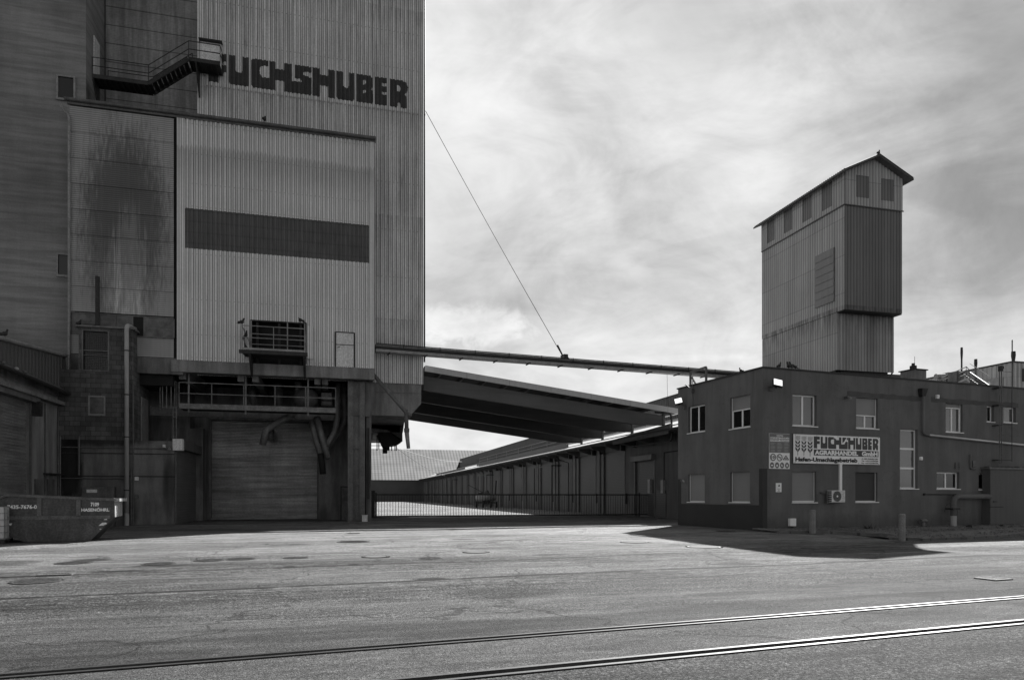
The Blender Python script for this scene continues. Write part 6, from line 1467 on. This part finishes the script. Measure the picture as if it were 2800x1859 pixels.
# upper ribbed wall between two sloping lines, gutter
u0 = S.X(0, 928, SX); u1 = S.X(171, 973, SX); l0 = S.X(0, 997, SX+.4); l1 = S.X(176, 1070, SX+.4)
def lu(y): return u0.z+(u1.z-u0.z)*(y-u0.y)/(u1.y-u0.y)
def ll(y): return l0.z+(l1.z-l0.z)*(y-l0.y)/(l1.y-l0.y)
m = MB(); corr(m, 26, u1.y, ll, lu, lambda u, d, z: (SX+.1+d, u, z), .38, .05); m.build('ribbed_upper_wall', M['monitor'], t)
m = MB(); m.hexa([(SX+.05, 26, lu(26)), (SX-6, 26, lu(26)), (SX-6, 26, 7), (SX+.05, 26, 7)], [(SX+.05, u1.y, lu(u1.y)), (SX-6, u1.y, lu(u1.y)), (SX-6, u1.y, 7), (SX+.05, u1.y, 7)]); m.build('upper_core', M['dconc'], t)
m = MB(); m.tube([(SX+.2, 26, lu(26)+.02), (SX+.2, u1.y+.1, lu(u1.y)+.02)], .1, 8); m.build('upper_gutter', M['gsteel'], t)
m = MB(); m.tube([(SX+.55, 26, ll(26)-.1), (SX+.55, YA-.1, ll(YA)-.1)], .11, 8); m.build('lower_gutter', M['dsteel'], t)
m = MB(); m.hexa([(SX+.12, 26, ll(26)+.25), (SX+.5, 26, ll(26)), (SX+.5, 26, ll(26)-.06), (SX+.12, 26, ll(26)+.15)], [(SX+.12, YA-.1, ll(YA)+.25), (SX+.5, YA-.1, ll(YA)), (SX+.5, YA-.1, ll(YA)-.06), (SX+.12, YA-.1, ll(YA)+.15)]); m.build('eave_tiles', M['rooft'], t)
m = MB(); m.box(SX+.002, SX+.4, 26, YA-.1, ll(YA)-.75, ll(YA)-.55) ; m.build('eave_beam', M['dconc'], t)
a = S.X(171, 980, SX+.3); b = S.X(171, 1062, SX+.3); MB().tube([(SX+.3, u1.y-.05, lu(u1.y)), (SX+.3, u1.y-.05, ll(u1.y))], .08, 8).build('short_downpipe', M['gsteel'], t)
m = MB()
for px in (121, 156): p = S.X(px, 1250, SX); m.tube([(SX+.05, p.y, 0), (SX+.05, p.y, 6.4)], .03, 6)
each(m, 'wall_conduit', M['msteel'], t)
for px0, px1 in ((93, 112), (127, 145)):
    p = S.X(px0, 1310, SX); q = S.X(px1, 1310, SX); MB().box(SX+.003, SX+.08, p.y, q.y, 0, S.X(px0, 1309, SX).z).build('steel_door', M['msteel'], t)
p = S.X(117, 1294, SX); q = S.X(153, 1296, SX); MB().box(SX+.003, SX+.4, p.y, q.y, p.z-.04, p.z+.02).build('wall_shelf', M['dsteel'], t)
# balls on the shed eave
for i, (px, lab) in enumerate(((9, 'pale round lamp on the shed eave at the very edge'), (45, 'second pale round lamp along the shed eave'), (68, 'third round lamp along the shed eave, the darkest'))):
    p = S.X(px, (992, 1008, 1017)[i], SX+.3); m = MB(); m.ball(p, .1, (1, 1, .8), 10); m.tube([p, p+Vector((0, .05, -.3))], .03, 6); single(m, 'eave_lamp', ('msteel', 'pvc', 'msteel')[i], lab, 'lamp', 'round lamps on the shed eave')
# ------------------------------------------------------------------ skip
KF = Frame((0, 0), R(7.5)); kp = KF.I @ S.Z(247, 1479); ky = kp.y
def K(px, py_, y=ky): return KF.Y(px, py_, y)
t = thing('skip_container', 'dark scratched open skip with slanted ends and a right end coloured as sunlit', 'skip', tuple(K(150, 1478)), KF)
BLx = K(66, 1478).x; BRx = K(247, 1478).x; zR = K(318, 1363).z; TRx = K(318, 1368).x; TLx = K(18, 1352).x; zL = K(18, 1350).z
zW = K(312, 1413).z; xe = K(312, 1413).x
LLx = TLx-1.35; kd = 1.75
out = [(BLx, .02), (BRx, .02), (xe, zW), (xe+.01, zR), (TLx, zL), (LLx, zL-.62), (LLx+.25, zL-.95)]
yo = ky; yi_ = ky+kd
m = MB(KF)
m.hexa([(x, yo, z) for x, z in out], [(x, yo+.03, z) for x, z in out]); m.hexa([(x, yi_-.03, z) for x, z in out], [(x, yi_, z) for x, z in out])
for (a, b) in ((0, 1), (1, 2), (2, 3), (5, 6), (6, 0)):
    p, q = out[a], out[b]; m.hexa([(p[0], yo+.03, p[1]), (q[0], yo+.03, q[1]), (q[0]-.03, yo+.03, q[1]+.02), (p[0]-.03, yo+.03, p[1]+.02)], [(p[0], yi_-.03, p[1]), (q[0], yi_-.03, q[1]), (q[0]-.03, yi_-.03, q[1]+.02), (p[0]-.03, yi_-.03, p[1]+.02)])
m.build('body', M['skip'], t)
def zr_(x): return zL+(zR-zL)*(x-TLx)/(xe-TLx)
m = MB(KF)
for y0 in (yo-.08, yi_-.04): m.hexa([(TLx, y0, zL-.09), (TLx, y0+.12, zL-.09), (TLx, y0+.12, zL), (TLx, y0, zL)], [(xe+.08, y0, zR-.09), (xe+.08, y0+.12, zR-.09), (xe+.08, y0+.12, zR), (xe+.08, y0, zR)])
m.hexa([(LLx, yo-.08, zL-.71), (LLx, yo+.04, zL-.71), (LLx, yo+.04, zL-.62), (LLx, yo-.08, zL-.62)], [(TLx, yo-.08, zL-.1), (TLx, yo+.04, zL-.1), (TLx, yo+.04, zL-.0), (TLx, yo-.08, zL-.0)])
each(m, 'rim', M['skiprib'], t)
m = MB(KF); m.hexa([(xe+.03, yo-.08, zR-.1), (xe+.19, yo-.08, zR-.1), (xe+.19, yo-.08, zR+.01), (xe+.03, yo-.08, zR+.01)], [(xe+.03, yi_+.08, zR-.1), (xe+.19, yi_+.08, zR-.1), (xe+.19, yi_+.08, zR+.01), (xe+.03, yi_+.08, zR+.01)]); m.build('end_rim', M['skipe'], t)
MB(KF).box(xe+.012, xe+.03, yo, yi_, zW, zR-.1).build('end_plate', M['skipe'], t)
m = MB(KF)
for x in (K(108, 1380).x, K(215, 1380).x): m.box(x-.07, x+.07, yo-.05, yo-.002, .92, zr_(x)-.1)
m.box(BLx-1.0, xe-.12, yo-.05, yo-.002, .83, .96)
each(m, 'stiffening_rib', M['skiprib'], t)
ku = lambda x0, x1, z0, z1, e: (lambda u, v, ee=0: (x0+(x1-x0)*u, yo-.006, z0+(z1-z0)*v))
def kt(txt, px0, px1, py0, py1, bold):
    a = K(px0, py1); b = K(px1, py0); m = MB(KF); text_mesh(m, txt, lambda u, v: (a.x+(b.x-a.x)*u, yo-.008, a.z+(b.z-a.z)*v), bold); m.build('painted_number', M['white'], t)
kt('7109', 248, 271, 1373, 1384, .04); kt('HASENÖHRL', 222.5, 299, 1387, 1398, .03); kt('7435-7676-0', 20, 101, 1380, 1391, .03)
m = MB(KF)
for poly in ([(283, 1421), (290, 1416), (294, 1421)], [(269, 1437), (280, 1428), (290, 1428), (293, 1431), (283, 1436)], [(272, 1447), (273, 1445), (278, 1445), (276, 1447)], [(20, 1431), (34, 1430), (30, 1437), (24, 1434)]): m.face([(K(x, y).x, yo-.008, K(x, y).z) for x, y in poly])
each(m, 'hazard_stripe', M['whitep'], t)
# tank in a cage
ib = K(18, 1470, ky-.35); 
t = thing('caged_tank', 'white plastic tank in a wire cage on a pallet at the left edge', 'tank', (ib.x-.5, ky-.35, 0), KF)
x1 = ib.x; x0 = x1-1.2; y0 = ky-.6; zT = K(14, 1384, y0).z
MB(KF).box(x0+.04, x1-.04, y0+.04, y0+.96, .16, zT-.03).build('plastic_tank', M['plastic'], t, bevel=.05)
m = MB(KF)
for i in range(6):
    z = .18+i*(zT-.2)/5
    for (a, b) in (((x0, y0), (x1, y0)), ((x1, y0), (x1, y0+1)), ((x1, y0+1), (x0, y0+1)), ((x0, y0+1), (x0, y0))): m.bar((a[0], a[1], z), (b[0], b[1], z), .022, .022)
for i in range(7):
    x = x0+(x1-x0)*i/6; m.box(x-.011, x+.011, y0-.011, y0+.011, .15, zT); m.box(x-.011, x+.011, y0+.99, y0+1.01, .15, zT); y = y0+i/6; m.box(x1-.011, x1+.011, y-.011, y+.011, .15, zT)
m.build('wire_cage', M['gsteel'], t, kind='stuff')
m = MB(KF); m.box(x0, x1, y0, y0+1, .1, .15)
for y in (y0, y0+.45, y0+.9): m.box(x0, x1, y, y+.1, 0, .1)
m.build('pallet', M['dsteel'], t)
# ------------------------------------------------------------------ machine parked behind the gate
mp_ = S.Z(1329, 1387); F = Frame((mp_.x, mp_.y), R(-8))
t = thing('tank_trailer', 'small four wheeled machine with a long rounded tank parked behind the gate', 'trailer', (0, 0, 0), F)
sc_ = (S.Y(1361, 1380, mp_.y).x-S.Y(1296, 1380, mp_.y).x)/2*.86
m = MB(F); m.tube([(-sc_+.3, 0, 1.45), (sc_-.3, 0, 1.45)], .52, 14); m.ball((-sc_+.3, 0, 1.45), .52, (.6, 1, 1), 12); m.ball((sc_-.3, 0, 1.45), .52, (.6, 1, 1), 12); m.build('tank', M['gsteel'], t, smooth=True)
m = MB(F); m.box(-sc_+.2, sc_-.2, -.4, .9, .62, .8); m.box(-.5, .7, -.45, -.2, .45, .95); m.build('chassis', M['dsteel'], t)
for x, y in ((-sc_+.1, -.5), (-sc_+1.0, -.7), (sc_-.9, -.7), (sc_-.05, -.5)):
    w = MB(F); w.tube([(x-.12, y, .45), (x+.14, y, .45)], .45, 16); w = w.build('wheel', M['rubber'], t)
    MB(F).tube([(x-.14, y, .45), (x+.16, y, .45)], .2, 12).build('hub', M['msteel'], w)
m = MB(F); m.ball((.1, .1, 2.15), .42, (.9, .8, 1.0), 10); m.box(-.3, .6, -.3, .4, 1.7, 2.1); m.build('engine_cover', M['monitor'], t, smooth=False)
m = MB(F); m.tube([(-.35, 0, 2.1), (-2.6, .2, 3.3)], .05, 6); m.tube([(sc_-.2, 0, 1.5), (sc_-.05, .1, 3.9)], .12, 8); m.ball((-.8, -.1, 2.05), .22, (1.6, 1, .6), 8); each(m, 'boom', M['dsteel'], t)
m = MB(F); [m.box(-.9+i*.28, -.74+i*.28, -.55, -.53, 1.42, 1.54) for i in range(7)]; m.build('pale_markings', M['gsteel'], t)
# power lines over the yard
for (a, b, lab) in (((1095, 1228, 70), (1262, 1262, 120), 'upper thin wire sagging across the yard in front of the far warehouse'), ((1085, 1225, 75), (1215, 1300, 120), 'lower thin wire crossing the tiled roof of the far warehouse')):
    p = S.Y(*a); q = S.Y(*b); m = MB(); m.tube([p.lerp(q, i/8)-Vector((0, 0, .4*math.sin(math.pi*i/8))) for i in range(9)], .03, 4); single(m, 'overhead_wire', 'dsteel', lab, 'wire', 'thin wires over the yard')
# ------------------------------------------------------------------ far things behind the office
YB2 = 92.0
a = S.Y(2668, 1010, YB2); b = S.Y(2768, 991, YB2)
t = thing('process_hall', 'pale ribbed industrial hall far behind the office roof', 'hall', (a.x+10, YB2, 0))
HF = Frame((b.x, YB2-20), R(0))
cx_ = S.Y(2768, 991, YB2); yl = 118.0; la = S.X(2640, 1020, cx_.x)
m = MB(); corr(m, YB2, la.y+10, 0, cx_.z, lambda u, d, z: (cx_.x-d, u, z), .9, .1); corr(m, cx_.x, cx_.x+40, 0, cx_.z, lambda u, d, z: (u, YB2-d, z), .9, .08); m.build('ribbed_wall', M['tower'], t)
MB().box(cx_.x+.2, cx_.x+40, YB2+.2, la.y+10, 0, cx_.z-.1).build('hall_core', M['tin'], t)
m = MB(); m.box(cx_.x-.15, cx_.x+40, YB2-.15, la.y+10, cx_.z-.02, cx_.z+.25); m.build('roof_edge', M['dsteel'], t)
p = S.X(2712, 1040, cx_.x); MB().box(cx_.x-.2, cx_.x-.12, p.y-2.2, p.y+2.2, 12, p.z+.3).build('roof_door', M['gsteel'], t)
p = S.Y(2794, 1032, YB2); MB().box(p.x, p.x+3, YB2-.2, YB2-.1, p.z-.7, p.z+1.5).build('window', M['dsteel'], t)
YV = 84.0
def stack(px, ytop, ybot, r, lab, cap=True, Y=YV, mat='msteel', hr=1.5):
    a = S.Y(px, ybot, Y); b = S.Y(px, ytop, Y); t = thing('exhaust_stack', lab, 'chimney', (a.x, Y, a.z-2), S, 'exhaust stacks behind the office')
    MB().tube([(a.x, Y, 6), (a.x, Y, b.z-.8)], r, 12).build('stack_pipe', M[mat], t)
    m = MB(); m.tube([(a.x, Y, b.z-1.6), (a.x, Y, b.z-.7)], r, 12, r2=r*hr); m.tube([(a.x, Y, b.z-.7), (a.x, Y, b.z)], r*hr, 12, r2=r*hr*.9); m.build('rain_cap', M['dsteel'], t)
    return t
stack(2629.5, 950, 1040, .10, 'tallest thin black exhaust stack beside the platform', mat='dsteel', Y=YV-14)
stack(2668, 982, 1040, .17, 'short exhaust stack with a bulb cap left of the pale hall', Y=YV+6)
stack(2771, 961, 1000, .24, 'exhaust stack with a bulb cap on the corner of the pale hall', Y=YB2+.5)
m = MB(); p = S.Y(2768.5, 929, YB2-1); m.tube([(p.x, YB2-1, 5), (p.x, YB2-1, p.z)], .05, 6); single(m, 'lightning_rod', 'dsteel', 'tall thin lightning rod in front of the pale hall corner', 'rod')
# platform on a tank roof
YT = 62.0
t = thing('tank_platform', 'railed platform with blowers on a pale tank roof behind the office chimney', 'platform', (S.Y(2600, 1050, YT).x, YT, 5))
g0 = S.Y(2546, 1043, YT); g1 = S.X(2546, 1043, g0.x)
A0 = S.Y(2546, 1022, YT+8); pA = S.Y(2548, 1046, YT+6); pB = S.Y(2642, 1034, YT); pC = S.Y(2652, 1036, YT+2.5)
zt_ = S.Y(2642, 1003, YT).z; zd = pB.z
def P3(px, Y): q = S.Y(px, 1040, Y); return Vector((q.x, Y, zd))
pts = [P3(2565, YT+11), P3(2546, YT+9.5), P3(2642, YT), P3(2652, YT+1.5)]
m = MB()
for h in (.45, .9, zt_-zd): m.tube([q+Vector((0, 0, h)) for q in pts], .03, 5)
for a, b, n in ((0, 1, 2), (1, 2, 5), (2, 3, 1)):
    for i in range(n+1): q = pts[a].lerp(pts[b], i/n); m.tube([q, q+Vector((0, 0, zt_-zd))], .03, 5)
m.build('railing', M['msteel'], t)
m = MB(); m.hexa([pts[1]+Vector((0, 0, -.2)), pts[2]+Vector((0, 0, -.2)), pts[3]+Vector((0, 0, -.2)), pts[0]+Vector((0, 0, -.2))], [pts[1], pts[2], pts[3], pts[0]]); m.build('deck', M['gsteel'], t)
q = pts[1].lerp(pts[2], .9); m = MB(); bb_ = S.Y(2617, 1014, YT+2); m.box(bb_.x, bb_.x+1.0, YT+2, YT+3.2, zd, bb_.z); m.build('control_cabin', M['msteel'], t)
bb_ = S.Y(2575, 1030, YT+7); m = MB(); m.tube([(bb_.x, YT+7, zd), (bb_.x, YT+7, bb_.z+.1)], .45, 10); m.tube([(bb_.x-.9, YT+7, bb_.z), (bb_.x+1.1, YT+7, bb_.z+.15)], .33, 10); m.box(bb_.x+.5, bb_.x+1.3, YT+6.5, YT+7.6, zd, bb_.z+.5); m.build('blower', M['gsteel'], t)
c = S.Y(2618, 1050, YT+8); m = MB(); m.tube([(c.x, YT+9, 0), (c.x, YT+9, c.z-.1)], 4.2, 32); m.tube([(c.x, YT+9, c.z-.1), (c.x, YT+9, c.z+.65)], 4.2, 32, r2=.8); m.build('tank_body', M['msteel'], t, smooth=True)
m = MB(); a = S.Y(2652, 1018, YT+1); b = S.Y(2706, 1055, YT-4); m.bar(a, b, .1, .12); m.bar(a+Vector((0, .9, 0)), b+Vector((0, .9, 0)), .1, .12)
for i in range(9): q = a.lerp(b, i/9); m.box(q.x-.15, q.x+.15, q.y, q.y+.9, q.z-.04, q.z)
m.tube([a+Vector((0, 0, 1)), b+Vector((0, 0, 1))], .03, 5); m.build('stairs', M['dsteel'], t)
# ------------------------------------------------------------------ pigeons
def pigeon(p, yaw, lab, s=1.0, ff=None):
    F = Frame((p.x, p.y), yaw); m = MB(F); z = p.z
    m.tube([(-.17*s, 0, z+.07*s), (-.09*s, 0, z+.1*s), (0, 0, z+.14*s), (.07*s, 0, z+.2*s), (.085*s, 0, z+.26*s)], .06*s, 8, r2=.035*s)
    m.ball((0, 0, z+.13*s), .08*s, (1.3, .9, 1), 10); m.ball((.095*s, 0, z+.285*s), .036*s, (1, 1, 1), 8); m.tube([(.12*s, 0, z+.285*s), (.155*s, 0, z+.275*s)], .012*s, 5, r2=.003)
    m.hexa([(-.10*s, -.04*s, z+.08*s), (-.10*s, .04*s, z+.08*s), (-.10*s, .04*s, z+.1*s), (-.10*s, -.04*s, z+.1*s)], [(-.27*s, -.035*s, z+.0*s), (-.27*s, .035*s, z+.0*s), (-.27*s, .035*s, z+.012*s), (-.27*s, -.035*s, z+.012*s)])
    for y in (-.025, .025): m.tube([(0, y*s, z+.08*s), (.01*s, y*s, z)], .008*s, 5)
    m.build('pigeon', M['bird'], None, smooth=True, label=lab, cat='pigeon', group='pigeons resting on the buildings')
gp = S.Y(723, 348, YB-.16); gp.z = gz1+.09
pigeon(gp, R(80), 'pigeon sitting alone on the gutter of the box cladding', 1.35)
p = S.X(13, 930, SX+.2); p.z = lu(p.y)+.11; pigeon(p, R(60), 'pigeon on the upper gutter of the left shed', 1.2)
p = S.Y(217, 890, YA+.2); p.z = bz+.09; pigeon(p, R(75), 'pigeon on the annex roof at its left corner', 1.2)
zz = S.Y(832, 963, yf).z
p = Vector((S.Y(661, 957, yf).x, yf+.02, zz+1.37)); pigeon(p, R(40), 'pigeon perched on the left end of the balcony top rail', 1.3)
p = Vector((S.Y(669, 957, yf).x, yf+.5, zz+.75)); pigeon(p, R(-60), 'pigeon on the slanting brace at the left end of the balcony', 1.3)
p = Vector((S.Y(670, 957, yf).x, yf+.35, zz+.01)); pigeon(p, R(-110), 'pigeon crouching on the balcony deck at its left end', 1.3)
p = Vector((S.Y(821, 885, YB).x, YB-.02, oz1+.07)); pigeon(p, R(170), 'pigeon on the top frame of the loading opening', 1.25)
p = on_bridge(2026); pigeon(p, R(100), 'pigeon on the conveyor just left of the office roof', 1.4)
for (px, yaw, lab) in ((2131, 20, 'leftmost of the three pigeons on the office roof edge'), (2157, 95, 'middle of the three pigeons on the office roof edge, sitting upright'), (2166, 150, 'rightmost of the three pigeons on the office roof edge')):
    p = O.M @ Vector((O.Y(px, 1010, .1).x, .1, OH+.07)); pigeon(p, R(yaw), lab, 1.0 if px == 2131 else 1.25)
pigeon(Vector((xmid+.1, TY0-.3, zP+.15)), R(30), 'pigeon on the ridge of the elevator tower roof', 1.2)
